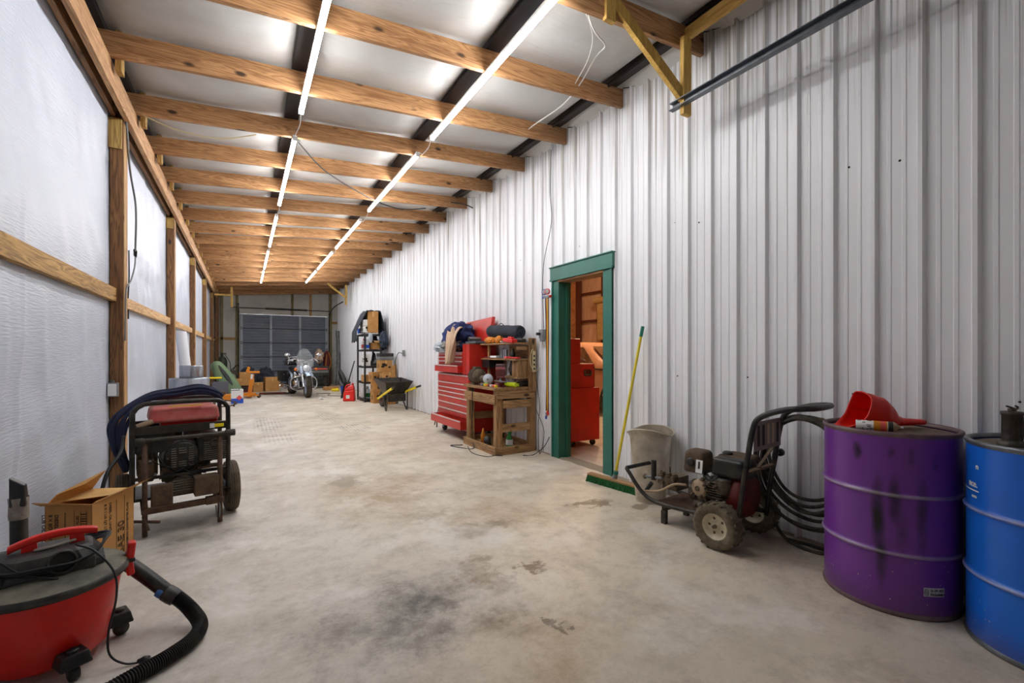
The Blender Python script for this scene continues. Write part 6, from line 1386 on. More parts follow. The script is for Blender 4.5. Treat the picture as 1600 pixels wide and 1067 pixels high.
# local: y along the car, +y rear ; side facing the doorway is x = -0.88
def loft(secs, mat, m):
    n = len(secs[0]); vs = [p for r in secs for p in r]; fs = []
    for i in range(len(secs)-1):
        for k in range(n-1): fs.append((i*n+k, i*n+k+1, (i+1)*n+k+1, (i+1)*n+k))
    fs.append(tuple(range(n))); fs.append(tuple((len(secs)-1)*n+k for k in range(n)))
    m.add(vs, fs, mat, True)
def sec(y, zt, w, zb=0.28): return [(-w*0.92, y, zb), (-w, y, zb+0.12), (-w, y, zt-0.22), (-w*0.95, y, zt-0.06), (-w*0.75, y, zt), (0, y, zt+0.015), (w*0.75, y, zt), (w*0.95, y, zt-0.06), (w, y, zt-0.22), (w, y, zb+0.12), (w*0.92, y, zb)]
m = M(); loft([sec(-2.35, 0.62, 0.66, 0.34), sec(-2.25, 0.74, 0.82), sec(-1.9, 0.86, 0.88), sec(-1.2, 0.96, 0.90), sec(0.4, 1.0, 0.90), sec(1.6, 1.02, 0.89), sec(2.15, 0.98, 0.86), sec(2.35, 0.80, 0.78, 0.36)], 'car paint', m); m.build('car_body', car)
def roofsec(y, zt, w): return [(-0.86, y, 0.95), (-0.80, y, 1.12), (-w, y, zt-0.10), (-w*0.86, y, zt-0.02), (0, y, zt+0.01), (w*0.86, y, zt-0.02), (w, y, zt-0.10), (0.80, y, 1.12), (0.86, y, 0.95)]
m = M(); loft([roofsec(-1.28, 1.02, 0.80), roofsec(-0.95, 1.22, 0.74), roofsec(-0.6, 1.42, 0.68), roofsec(-0.2, 1.50, 0.66), roofsec(0.5, 1.53, 0.66), roofsec(1.0, 1.50, 0.66), roofsec(1.45, 1.34, 0.70), roofsec(1.85, 1.06, 0.80)], 'car paint', m); m.build('roof', car)
for y0_, y1_, p in ((-0.95, 0.12, 0), (0.20, 1.15, 1)):
    for s_ in (-1, 1):
        m = M()
        a = [(s_*0.862, y0_, 1.01), (s_*0.862, y1_, 1.02), (s_*(0.72 if p == 0 else 0.735), y1_ if p == 0 else y1_-0.1, 1.41 if p == 0 else 1.38), (s_*0.725, y0_+0.52 if p == 0 else y0_, 1.40)]
        m.add([(x_*1.012, yy, zz_) for x_, yy, zz_ in a], [(0, 1, 2, 3)], 'car glass')
        m.build('side_window', car, solid=0.01)
m = M(); m.add([(-0.74, -1.25, 1.05), (0.74, -1.25, 1.05), (0.62, -0.62, 1.415), (-0.62, -0.62, 1.415)], [(0, 1, 2, 3)], 'car glass'); m.build('windshield', car, solid=0.012)
for sx in (-1, 1):
    for y in (-1.45, 1.4): wheel(car, 'car_wheel', (sx*0.80, y, 0.33), (1, 0, 0), 0.33, 0.21, 'rubber', 'grey metal', 0, 0.6)
m = M()
for y in (-0.98, 0.16, 1.2): m.bx(-0.908, -0.898, y-0.004, y+0.004, 0.42, 1.0, 'ink')
m.bx(-0.915, -0.90, -0.9, 1.2, 0.60, 0.65, 'tan plastic'); m.build('door_seams', car)
for y in (0.0, 0.98):
    m = M(); m.bx(-0.925, -0.90, y-0.09, y+0.07, 0.86, 0.89, 'car paint'); m.build('door_handle', car, bevel=0.004)
# ---------------------------------------------------------------- storage shelf with boxes on the right wall
sh = thing('storage_shelf', 'black plastic storage rack loaded with boxes against the corrugated wall', 'shelf', (2.66, 12.05, 0))
for x in (0.025, 0.435):
    for y in (0.025, 0.875):
        m = M(); m.cyl((x, y, 0), (x, y, 1.76), 0.025, 'black plastic', seg=12); m.build('post', sh)
for z in (0.06, 0.50, 0.91, 1.34, 1.75):
    m = M(); m.bx(0, 0.46, 0, 0.90, z-0.03, z+0.022, 'black plastic'); m.build('shelf_board', sh, bevel=0.008)
S = (2.66, 12.05)
def cbox(name, label, cat, x, y, z, w, d, h, mat='cardboard', rz=0.0, marks=0, grp=None, rot=None):
    t = thing(name, label, cat, (x, y, z), rz, grp, rot)
    m = M(); m.box((0, 0, h/2+0.0005), (w, d, h), mat); m.build('box_body', t, bevel=0.004)
    if mat.startswith('cardboard'):
        m = M(); m.bx(-w/2-0.001, w/2+0.001, -0.02, 0.02, h, h+0.0022, 'cardboard inside'); m.bx(-0.02, 0.02, -d/2-0.0015, -d/2, h*0.75, h, 'cardboard inside'); m.build('tape', t)
    if marks:
        m = M(); r = random.Random(marks)
        for k in range(4): m.lathe([(0.0, 0), (r.uniform(0.02, 0.035), 0.0006)], 'ink', (r.uniform(-w*0.3, w*0.3), -d/2-0.0003, h*r.uniform(0.35, 0.8)), (0, -1, 0), 8, sx=1.5)
        for k in range(3): m.bx(-w/2-0.001, -w/2, -d*0.3+d*0.2*k, -d*0.22+d*0.2*k, h*0.3, h*0.7, 'ink')
        m.build('printed_marks', t)
    return t
cbox('tall_box', 'tall narrow cardboard box standing on top of the black rack', 'box', 2.90, 12.25, 1.8025, 0.27, 0.30, 0.56)
cbox('white_boxes', 'upper white and brown printed box in the stack on top of the rack', 'box', 2.74, 12.30, 1.98, 0.17, 0.34, 0.16, 'paper white', 0, 0)
cbox('white_boxes', 'lower white printed box in the stack on top of the rack', 'box', 2.74, 12.30, 1.8025, 0.17, 0.36, 0.165, 'paper white', 0, 5)
cbox('blue_box', 'blue box on the left corner of the rack top', 'box', 2.74, 12.70, 1.8025, 0.17, 0.28, 0.13, 'blue label')
m = M(); m.blob((0, 0, 0), (0.06, 0.04, 0.13), 'clear plastic', 0.3, 2, 4, 4); on('plastic_bag', 'clear plastic bag hanging at the front corner of the black rack', 'bag', m, (2.80, 11.98, 1.66))
# dark jacket draped over the top
def drape(u, v):
    s = u*2-1; a = s*2.2
    r = 1+0.10*noise.noise(Vector((a*1.6, v*3, 2)))+0.05*noise.noise(Vector((a*5, v*6, 7)))
    if abs(s) < 0.36: x = 2.92+0.30*s/0.36*0.62; z = 2.37-0.03*abs(s)
    else:
        q = (abs(s)-0.36)/0.64; sg = 1 if s > 0 else -1
        x = 2.92+sg*(0.186+0.25*min(1, q*1.5)*(1.0 if sg < 0 else 0.52)); z = 2.35-(0.78 if sg < 0 else 0.98)*q
    y = 12.10+0.62*v+0.05*math.sin(a*3+v*4)
    return (x+0.03*(r-1)*6*(abs(s) > 0.3), y, z+0.25*(r-1)+0.02*math.sin(v*12))
m = M(); m.grid(drape, 60, 30, 'charcoal cloth'); m.blob((2.92, 12.62, 2.06), (0.24, 0.16, 0.25), 'charcoal cloth', 0.25, 2, 3, 4); o = m.build('jacket', solid=0.02); tag(o, 'dark grey jacket draped over the top of the black storage rack', 'jacket')
m = M(); m.blob((0, 0, 0), (0.10, 0.14, 0.20), 'slate cloth', 0.3, 2, 8, 5, None, True); o = on('garment', 'slate blue sleeve bundle hanging at the right side of the rack top', 'clothing', m, (3.13, 11.93, 1.62))
m = M(); m.blob((0, 0, 0), (0.12, 0.2, 0.20), 'charcoal cloth', 0.3, 2, 18, 5, None, True); o = on('garment', 'black bundle on the fourth shelf of the rack at the right', 'clothing', m, (3.0, 12.5, 1.53))
def jug(name, label, x, y, z, h, body, capm, labm):
    t = thing(name, label, 'jug', (x, y, z+0.0005))
    m = M(); m.box((0, 0, h*0.4), (h*0.42, h*0.5, h*0.8), body, taper=0.85); m.build('jug_body', t, bevel=0.02, seg=3)
    m = M(); m.tube([(0, 0.05, h*0.78), (0, 0.08, h*0.95), (0, -0.02, h*0.98), (0, -0.04, h*0.8)], 0.014, body, 8); m.build('jug_handle', t)
    m = M(); m.cyl((0, 0, h*0.8), (0, 0, h), h*0.10, capm); m.build('cap', t)
    m = M(); m.box((0, 0, h*0.3), (h*0.425, h*0.505, h*0.32), labm); m.build('label', t)
    return t
jug('jug', 'white jug with red label on the fourth rack shelf', 2.745, 12.42, 1.3625, 0.29, 'paper white', 'red plastic', 'red label')
jug('jug', 'white jug with blue label beside the red-labelled one on the rack', 2.75, 12.18, 1.3625, 0.27, 'paper white', 'blue plastic', 'blue label')
ob_ = cbox('open_box', 'small open cardboard box on the fourth shelf of the rack', 'box', 2.96, 12.16, 1.37, 0.20, 0.19, 0.17, 'cardboard', 0.2)
m = M(); m.box((0.02, -0.13, 0.20), (0.20, 0.13, 0.005), 'cardboard inside', (0.4, 0, 0)); m.box((-0.12, 0.0, 0.18), (0.1, 0.18, 0.005), 'cardboard inside', (0, 0.5, 0)); m.build('flap', ob_)
cbox('white_bucket', 'white printed carton on the third rack shelf', 'box', 2.75, 12.25, 0.9325, 0.17, 0.30, 0.31, 'paper white', 0, 9)
m = M(); m.tube([(0, 0.2, 0.05), (0, 0.1, 0.28), (0, -0.05, 0.30), (0, -0.12, 0.12)], 0.03, 'black plastic', 8); m.box((0, 0, 0.07), (0.16, 0.34, 0.12), 'black plastic'); m.cyl((-0.06, -0.12, 0.06), (0.14, -0.16, 0.2), 0.05, 'grey plastic'); on('leaf_blower', 'black and grey leaf blower on the third rack shelf', 'power tool', m, (2.97, 12.3, 0.937), 0, bevel=0.01)
cbox('cardboard_box', 'wide cardboard box on the second rack shelf', 'box', 2.80, 12.26, 0.5225, 0.27, 0.34, 0.17, 'cardboard', 0, 0, 'brown boxes at the black rack')
jug('jug', 'white jug on the bottom rack shelf at the left', 2.74, 12.5, 0.0825, 0.33, 'paper white', 'white', 'paper white')
jug('jug', 'jug with green label on the bottom rack shelf', 2.78, 12.2, 0.0825, 0.31, 'clear plastic', 'black plastic', 'broom green')
m = M(); m.box((0, 0, 0.14), (0.16, 0.3, 0.28), 'black plastic'); on('black_crate', 'black crate on the bottom rack shelf at the right', 'crate', m, (2.99, 12.25, 0.083), 0, bevel=0.01)
G2 = 'brown boxes at the black rack'
cbox('cardboard_box', 'brown box on the floor at the bottom of the front stack by the rack', 'box', 2.94, 11.78, 0.0, 0.30, 0.28, 0.29, 'cardboard', 0.06, 2, G2)
cbox('cardboard_box', 'brown box second from the floor in the front stack by the rack', 'box', 2.93, 11.79, 0.2925, 0.29, 0.27, 0.24, 'cardboard', -0.05, 3, G2)
cbox('cardboard_box', 'brown box with dark oval print, topmost of the front stack by the rack', 'box', 2.91, 11.80, 0.535, 0.31, 0.28, 0.25, 'cardboard', 0.08, 4, G2)
cbox('cardboard_box', 'brown box on the floor behind the wheelbarrow near the corrugated wall', 'box', 3.10, 11.38, 0.0, 0.30, 0.30, 0.50, 'cardboard', 0.0, 6, G2)
cbox('cardboard_box', 'brown box in the middle of the stack nearest the corrugated wall', 'box', 3.09, 11.38, 0.502, 0.34, 0.30, 0.30, 'cardboard', 0.05, 7, G2)
cbox('cardboard_box', 'brown box just under the grey case in the stack nearest the wall', 'box', 3.02, 11.44, 0.804, 0.31, 0.30, 0.29, 'cardboard', 0.0, 8, G2)
m = M(); m.add([(3.13, 11.22, 0.80), (3.27, 11.24, 0.80), (3.27, 11.28, 0.99), (3.20, 11.26, 0.97), (3.14, 11.25, 0.93)], [(0, 1, 2, 3, 4)], 'cardboard'); o = m.build('box_flap', solid=0.005); tag(o, 'torn cardboard flap standing up beside the box stack at the wall', 'cardboard')
cs = thing('tool_case', 'grey and black case on top of the box stack nearest the wall', 'case', (3.03, 11.43, 1.098))
m = M(); m.bx(-0.17, 0.17, -0.16, 0.16, 0.0, 0.09, 'grey plastic'); m.build('case_base', cs, bevel=0.012); m = M(); m.bx(-0.175, 0.175, -0.165, 0.165, 0.09, 0.17, 'black plastic'); m.build('case_lid', cs, bevel=0.012)
o3 = thing('outlet_box', 'small grey outlet on the corrugated wall behind the wheelbarrow', 'outlet', (3.285, 10.69, 1.27))
m = M(); m.bx(-0.03, 0.01, -0.04, 0.04, -0.07, 0.07, 'box grey'); m.build('box', o3, bevel=0.003)
m = M(); m.tube([(-0.03, 0.0, -0.01), (-0.10, 0.12, 0.0), (-0.08, 0.40, -0.18), (-0.05, 0.52, -0.36), (-0.03, 0.55, -0.6)], 0.008, 'cable black', 5); m.build('cord', o3)

# wheelbarrow: nose toward the rack, grips toward the camera
wbw = thing('wheelbarrow', 'dark steel wheelbarrow with yellow handles beside the corrugated wall', 'wheelbarrow', (2.90, 10.15, 0), math.radians(4))
m = M()
T = [(-0.31, -0.32, 0.64), (0.31, -0.32, 0.64), (0.33, 0.45, 0.69), (-0.33, 0.45, 0.69)]; B = [(-0.20, -0.10, 0.36), (0.20, -0.10, 0.36), (0.19, 0.22, 0.36), (-0.19, 0.22, 0.36)]
vs = T+B; m.add(vs, [(4, 5, 6, 7), (0, 1, 5, 4), (1, 2, 6, 5), (2, 3, 7, 6), (3, 0, 4, 7)], 'black metal'); o = m.build('tray', wbw, solid=0.006, sub=0)
m = M(); m.tube([T[0], T[1], T[2], T[3]], 0.010, 'black metal', 8, 1, closed=True); m.build('tray_rim', o)
m = M(); m.box((-0.27, 0.15, 0.60), (0.004, 0.16, 0.09), 'paper white', (0, -0.45, 0)); m.build('label', o)
for sx in (-1, 1):
    m = M(); m.beam((sx*0.14, 0.70, 0.20), (sx*0.27, -0.62, 0.53), 0.04, 0.045, 'bright yellow'); h_ = m.build('handle', wbw, bevel=0.006)
    m = M(); m.beam((sx*0.27, -0.62, 0.53), (sx*0.285, -0.80, 0.575), 0.042, 0.042, 'black plastic'); m.build('grip', h_, bevel=0.012)
    m = M(); m.beam((sx*0.22, -0.22, 0.42), (sx*0.24, -0.16, 0.0), 0.045, 0.012, 'black metal', (1, 0, 0)); m.beam((sx*0.20, 0.15, 0.34), (sx*0.24, -0.12, 0.006), 0.045, 0.012, 'black metal', (1, 0, 0)); m.build('leg', wbw)
m = M(); m.bx(-0.20, 0.20, -0.18, -0.165, 0.20, 0.36, 'black metal'); m.build('leg_brace', wbw)
wheel(wbw, 'wheel', (0, 0.75, 0.19), (1, 0, 0), 0.19, 0.10, 'rubber', 'dark red', 0, 0.5)
m = M(); m.bx(-0.1, 0.1, 0.74, 0.76, 0.18, 0.2, 'black metal'); m.build('axle', wbw)

# fuel can, shovel, bucket, paper
fc = thing('fuel_can', 'bright red plastic fuel can on the floor before the black rack', 'fuel can', (2.40, 12.60, 0), math.radians(-20))
m = M(); m.hexa([(-0.15, -0.12, 0), (0.15, -0.12, 0), (0.15, 0.12, 0), (-0.15, 0.12, 0)], [(-0.13, -0.11, 0.26), (0.14, -0.11, 0.30), (0.14, 0.11, 0.30), (-0.13, 0.11, 0.26)], 'red plastic'); m.hexa([(-0.13, -0.10, 0.26), (0.14, -0.10, 0.30), (0.14, 0.10, 0.30), (-0.13, 0.10, 0.26)], [(-0.02, -0.06, 0.40), (0.11, -0.06, 0.42), (0.11, 0.06, 0.42), (-0.02, 0.06, 0.40)], 'red plastic'); m.build('can_body', fc, bevel=0.03, seg=3)
m = M(); m.tube([(-0.11, 0, 0.27), (-0.08, 0, 0.40), (0.02, 0, 0.44)], 0.018, 'red plastic', 8); m.build('can_handle', fc)
m = M(); m.cyl((0.08, 0, 0.42), (0.09, 0, 0.47), 0.03, 'red plastic'); m.build('cap', fc)
m = M(); m.box((-0.02, -0.121, 0.12), (0.09, 0.004, 0.09), 'paper white'); m.build('label', fc)
sv = thing('shovel', 'black shovel leaning against the left side of the rack', 'shovel', (2.50, 13.25, 0))
m = M(); m.tube([(0.0, 0.1, 0.40), (0.16, 0.0, 1.05)], 0.016, 'black plastic', 8, 1); m.build('shaft', sv)
m = M()
def blade(u, v): return (-0.05-0.12*(u-0.5)*1.0+0.16*v*0.5-0.05+(u-0.5)*0.30, 0.1-0.05*v+0.04*math.cos((u-0.5)*3), 0.01+0.46*v)
m.grid(blade, 10, 10, 'black plastic'); m.build('blade', sv, solid=0.012)
bk = thing('bucket', 'small blue plastic bucket by the foot of the rack', 'bucket', (2.62, 14.6, 0))
m = M(); m.lathe([(0.0, 0.0), (0.075, 0.0), (0.10, 0.25)], 'blue plastic', seg=20, cap=False); m.build('bucket_body', bk, solid=0.004); m = M(); m.lathe([(0.10, 0.245), (0.108, 0.252), (0.10, 0.26)], 'blue plastic', seg=20, cap=False); m.build('rim', bk)
m = M(); m.blob((0, 0, 0.0), (0.12, 0.12, 0.06), 'bright yellow', 0.4, 2, 3, 4, -0.03); on('yellow_glove', 'yellow crumpled rag near the blue bucket', 'rag', m, (2.60, 16.0, 0.035))
def pap(u, v): return ((u-0.5)*0.22, (v-0.5)*0.16, 0.012+0.035*noise.noise(Vector((u*4, v*4, 1)))+0.02*math.sin(u*6))
m = M(); m.grid(pap, 10, 10, 'paper white'); o = m.build('paper_scrap', solid=0.002); o.location = (1.84, 13.4, 0.012); tag(o, 'crumpled white paper scrap on the floor before the motorcycle', 'paper')

# ramps, fire-red cylinder and things in the far right corner
for i, (x, lab_) in enumerate(((3.02, 'left one'), (3.14, 'right one'))):
    rp = thing('loading_ramp', 'tall aluminium loading ramp leaning in the far right corner, %s' % lab_, 'ramp', (x, 18.6+0.12*i, 0), 0, 'ramps in the far right corner')
    P0, P1 = Vector((-0.03, 0, 0.02)), Vector((0.10, 0.5, 2.15)); d = P1-P0
    for s_ in (0, 1):
        m = M(); m.tube([P0+Vector((0.10*s_, 0.22*s_, 0)), P0+d*0.5+Vector((0.10*s_+0.02, 0.22*s_, 0)), P1+Vector((0.07*s_, 0.2*s_, 0))], 0.022, 'steel rung', 6, 4); m.build('side_rail', rp)
    for k in range(13):
        q = P0+d*(0.05+0.07*k); m = M(); m.cyl(q, q+Vector((0.095, 0.21, 0)), 0.012, 'steel rung', seg=8); m.build('rung', rp)
ht = thing('gas_cylinder', 'tall red gas cylinder standing right of the far garage door', 'gas cylinder', (2.76, 18.9, 0))
m = M(); m.lathe([(0.0, 0.0), (0.13, 0.0), (0.135, 0.03), (0.135, 1.15), (0.11, 1.25), (0.05, 1.32), (0.04, 1.36)], 'dark red', seg=24); m.build('cylinder_body', ht)
m = M(); m.cyl((0, 0, 1.36), (0, 0, 1.42), 0.02, 'galvanised'); m.cyl((-0.04, 0, 1.42), (0.04, 0, 1.42), 0.012, 'black metal'); m.build('valve', ht)
m = M(); m.tube([(0.05, -0.12, 1.3), (0.12, -0.16, 0.9), (0.0, -0.17, 0.5), (-0.06, -0.15, 0.8), (-0.02, -0.15, 1.2)], 0.012, 'orange paint', 6); m.build('gas_hose', ht)
m = M(); m.blob((0, 0, 0), (0.14, 0.10, 0.24), 'beige cloth', 0.5, 1.6, 6, 4, None, True); on('canvas_bag', 'beige canvas bag hanging beside the red gas cylinder', 'bag', m, (2.46, 18.70, 1.14))
m = M(); m.cyl((0, 0, 0), (0, 0, 1.0), 0.02, 'black metal'); m.box((0, 0, 0.01), (0.3, 0.3, 0.02), 'black metal'); on('stand_pole', 'black pole stand under the beige canvas bag', 'stand', m, (2.50, 18.86, 0))
gen2 = thing('machine', 'dark green and black machine on a frame behind the motorcycle', 'machine', (2.35, 17.8, 0))
m = M(); m.box((0, 0, 0.62), (0.62, 0.4, 0.34), 'cylinder green'); m.build('machine_body', gen2, bevel=0.02); m = M(); m.box((0, -0.21, 0.70), (0.5, 0.02, 0.05), 'red label'); m.box((0, -0.205, 0.60), (0.56, 0.02, 0.08), 'grey plastic'); m.build('panel', gen2)
m = M()
for x in (-0.28, 0.28):
    for y in (-0.17, 0.17): m.bx(x-0.02, x+0.02, y-0.02, y+0.02, 0, 0.45, 'black metal')
m.bx(-0.3, 0.3, -0.19, 0.19, 0.1, 0.13, 'black metal'); m.box((0, 0.0, 0.27), (0.44, 0.3, 0.26), 'black metal'); m.build('stand', gen2)
m = M(); m.lathe([(0.14, 0.05), (0.22, 0.03), (0.30, 0.05), (0.30, 0.15), (0.22, 0.17), (0.14, 0.15)], 'fabric grey', (0, 0, 0.30), (1, 0.0, 0.35), 28, cap=False); on('spare_wheel', 'grey dusty tyre leaning on the corrugated wall in the far right corner', 'tyre', m, (3.02, 17.6, 0.02))
cbx = cbox('cardboard_box', 'flattened brown box on the floor right of the motorcycle', 'box', 2.55, 16.6, 0.0, 0.42, 0.3, 0.12, 'cardboard', 0.2)
m = M(); m.tube([(1.95, 15.4, 0.008), (2.3, 15.1, 0.008), (2.15, 14.5, 0.008), (2.45, 14.0, 0.008)], 0.008, 'rust', 5); tag(m.build('extension_cord'), 'thin brown cord lying on the floor right of the motorcycle', 'cord')

# ---------------------------------------------------------------- motorcycle; local +x is its front
mc = thing('motorcycle', 'silver cruiser motorcycle with windshield and black saddlebags before the far door', 'motorcycle', (1.42, 15.0, 0), math.atan2(-1.0, 0.17))
Rw = 0.335
wheel(mc, 'tyre', (0.83, 0, Rw), (0.12, 1, 0), Rw, 0.15, 'rubber', 'silver paint', 0, 0.66)
wheel(mc, 'tyre', (-0.80, 0, Rw), (0, 1, 0), Rw, 0.16, 'rubber', 'silver paint', 0, 0.62)
def fender(cx, R, a0_, a1_, w, off):
    m = M()
    def f(u, v):
        a = math.radians(a0_+(a1_-a0_)*v); b = (u-0.5)*PI; r = R+0.035*math.cos(b)-0.02
        return (cx+r*math.cos(a)+off*(u-0.5)*0, w/2*math.sin(b), Rw+r*math.sin(a))
    m.grid(f, 12, 24, 'silver paint'); return m.build('fender', mc, solid=0.004)
fender(0.83, 0.385, 48, 165, 0.19, 0); fender(-0.80, 0.40, 20, 190, 0.24, 0)
for s_ in (-1, 1):
    m = M(); m.cyl((0.83, s_*0.105, Rw), (0.56, s_*0.105, 0.98), 0.028, 'chrome'); m.cyl((0.83, s_*0.105, Rw-0.02), (0.72, s_*0.105, 0.62), 0.036, 'chrome'); m.lathe([(0.045, -0.06), (0.055, 0), (0.052, 0.16), (0.045, 0.2)], 'silver paint', (0.66, s_*0.11, 0.72), (-0.27, 0, 0.63), 16); m.build('fork', mc)
m = M(); m.lathe([(0.0, -0.14), (0.06, -0.12), (0.095, -0.04), (0.105, 0.02)], 'chrome', (0.70, 0, 0.83), (1, 0, 0), 26); hl = m.build('headlight', mc)
m = M(); m.lathe([(0.10, 0.0), (0.06, 0.028), (0.0, 0.036)], 'lens', (0.72, 0, 0.83), (1, 0, 0), 26); m.build('headlight_lens', hl)
for s_ in (-1, 1):
    m = M(); m.cyl((0.64, s_*0.10, 0.80), (0.64, s_*0.26, 0.80), 0.012, 'chrome'); m.lathe([(0.0, -0.05), (0.03, -0.03), (0.042, 0.0), (0.0, 0.012)], 'amber', (0.66, s_*0.28, 0.80), (1, 0, 0), 16); m.build('turn_signal', mc)
m = M(); m.tube([(0.28, -0.46, 1.03), (0.38, -0.36, 1.06), (0.48, -0.26, 1.10), (0.52, -0.14, 1.06), (0.52, 0, 1.00), (0.52, 0.14, 1.06), (0.48, 0.26, 1.10), (0.38, 0.36, 1.06), (0.28, 0.46, 1.03)], 0.015, 'chrome', 8); m.build('handlebar', mc)
for s_ in (-1, 1):
    m = M(); m.cyl((0.35, s_*0.38, 1.05), (0.24, s_*0.50, 1.02), 0.02, 'black plastic'); m.build('grip', mc)
    m = M(); m.cyl((0.40, s_*0.36, 1.07), (0.42, s_*0.42, 1.18), 0.008, 'chrome'); m.lathe([(0.0, -0.01), (0.055, -0.01), (0.06, 0.01), (0.0, 0.025)], 'chrome', (0.42, s_*0.44, 1.22), (1, 0, 0.1), 18, sx=0.8, sy=1.3); m.build('mirror', mc)
    m = M(); m.cyl((0.40, s_*0.34, 1.05), (0.46, s_*0.40, 1.02), 0.006, 'chrome'); m.box((0.38, s_*0.30, 1.06), (0.05, 0.06, 0.05), 'chrome'); m.build('lever', mc, bevel=0.004)
def ws(z0, z1, w0, w1):
    def f(u, v):
        z = z0+(z1-z0)*v; w = w0+(w1-w0)*v**1.5; b = (u-0.5)*2
        return (0.62+0.05*(1-b*b)-0.24*(z-0.85), w*b, z-0.05*v*b*b)
    return f
m = M(); m.grid(ws(1.08, 1.40, 0.25, 0.12), 14, 10, 'smoke glass'); m.grid(ws(0.88, 1.08, 0.22, 0.25), 14, 5, 'clear glass'); m.build('windshield', mc, solid=0.003)
m = M(); m.tube([(0.56, -0.24, 1.05), (0.61, -0.12, 1.065), (0.62, 0, 1.07), (0.61, 0.12, 1.065), (0.56, 0.24, 1.05)], 0.008, 'chrome', 6); m.cyl((0.57, -0.2, 0.85), (0.56, -0.2, 1.06), 0.007, 'chrome'); m.cyl((0.57, 0.2, 0.85), (0.56, 0.2, 1.06), 0.007, 'chrome'); m.build('windshield_bracket', mc)
m = M(); m.blob((0.22, 0, 0.80), (0.33, 0.165, 0.13), 'silver paint', 0.0, 1, 1, 4); m.build('fuel_tank', mc)
m = M(); m.lathe([(0.03, 0), (0.03, 0.015), (0, 0.02)], 'chrome', (0.26, 0.0, 0.925), (0, 0, 1), 14); m.box((0.15, 0, 0.925), (0.22, 0.07, 0.02), 'chrome'); m.build('tank_console', mc, bevel=0.006)
m = M(); m.blob((-0.22, 0, 0.70), (0.28, 0.17, 0.075), 'leather black', 0, 1, 1, 4); m.blob((-0.62, 0, 0.80), (0.24, 0.14, 0.07), 'leather black', 0, 1, 1, 4); m.build('seat', mc)
m = M(); m.box((-0.80, 0, 1.00), (0.30, 0.42, 0.22), 'leather black', taper=0.85); tbag = m.build('tail_bag', mc, bevel=0.05, seg=3); m = M(); m.tube([(-0.62, -0.16, 0.92), (-0.66, -0.12, 1.12), (-0.72, 0, 1.14), (-0.66, 0.12, 1.12), (-0.62, 0.16, 0.92)], 0.012, 'chrome', 6); m.build('backrest_rail', tbag)
for s_ in (-1, 1):
    m = M(); m.box((-0.78, s_*0.29, 0.56), (0.42, 0.18, 0.32), 'leather black', taper=1.03); sb_ = m.build('saddlebag', mc, bevel=0.03, seg=3)
    m = M(); m.box((-0.78, s_*0.29, 0.705), (0.44, 0.20, 0.05), 'leather black'); m.bx(-0.90, -0.87, s_*0.29-0.105, s_*0.29+0.105, 0.46, 0.735, 'black plastic'); m.bx(-0.68, -0.65, s_*0.29-0.105, s_*0.29+0.105, 0.46, 0.735, 'black plastic'); m.box((-0.568, s_*0.29, 0.62), (0.006, 0.03, 0.03), 'chrome'); m.build('bag_lid', sb_, bevel=0.01)
m = M(); m.box((0.10, 0, 0.36), (0.36, 0.2, 0.2), 'chrome'); m.lathe([(0.10, -0.16), (0.11, -0.14), (0.11, 0.14), (0.10, 0.16)], 'chrome', (0.02, 0, 0.38), (0, 1, 0), 24); m.box((-0.26, 0, 0.38), (0.30, 0.22, 0.22), 'black metal'); m.build('engine_case', mc, bevel=0.02)
for an in (0.38, -0.45):
    m = M(); ax = Vector((math.sin(an), 0, math.cos(an)))
    for k in range(9): m.lathe([(0.078, 0), (0.078, 0.009)], 'alloy', Vector((0.08+an*0.12, 0, 0.46))+ax*(0.02*k), ax, 18)
    m.lathe([(0.06, 0), (0.06, 0.2)], 'black metal', Vector((0.08+an*0.12, 0, 0.44)), ax, 18); m.lathe([(0.085, 0), (0.08, 0.05), (0.05, 0.06)], 'chrome', Vector((0.08+an*0.12, 0, 0.46))+ax*0.18, ax, 18); m.build('cylinder', mc)
m = M(); m.lathe([(0.0, 0), (0.09, 0.0), (0.095, 0.05), (0.08, 0.065), (0.0, 0.07)], 'chrome', (0.1, -0.12, 0.62), (0, -1, 0), 24); m.build('air_cleaner', mc)
for dz in (0.0, 0.09):
    m = M(); m.tube([(0.24, -0.12, 0.52-dz), (0.30, -0.17, 0.40-dz), (0.18, -0.20, 0.27), (-0.2, -0.22, 0.21+dz*0.9), (-0.6, -0.24, 0.22+dz*0.9)], 0.024, 'chrome', 10); m.lathe([(0.026, 0), (0.043, 0.04), (0.043, 0.55), (0.034, 0.58)], 'chrome', (-0.55, -0.24, 0.22+dz*0.9), (-1, 0, 0.02), 16); m.build('exhaust_pipe', mc)
m = M(); m.tube([(0.40, 0.0, 0.22), (0.46, -0.18, 0.20), (0.47, -0.34, 0.27), (0.44, -0.35, 0.48), (0.46, -0.22, 0.58), (0.50, 0, 0.60), (0.46, 0.22, 0.58), (0.44, 0.35, 0.48), (0.47, 0.34, 0.27), (0.46, 0.18, 0.20)], 0.016, 'chrome', 8, closed=True); m.build('crash_bar', mc)
m = M(); m.tube([(0.56, 0, 0.88), (0.40, 0, 0.55), (0.38, 0, 0.25), (0.0, 0, 0.18), (-0.5, 0, 0.25), (-0.78, 0, 0.34)], 0.025, 'black metal', 8); m.tube([(0.56, 0, 0.92), (0.2, 0, 0.78), (-0.3, 0, 0.62), (-0.6, 0, 0.50), (-0.8, 0, 0.36)], 0.025, 'black metal', 8); m.build('frame', mc)
for s_ in (-1, 1):
    m = M(); m.box((0.20, s_*0.28, 0.24), (0.30, 0.10, 0.02), 'black plastic'); m.cyl((0.2, 0, 0.22), (0.2, s_*0.28, 0.23), 0.012, 'chrome'); m.build('floorboard', mc)
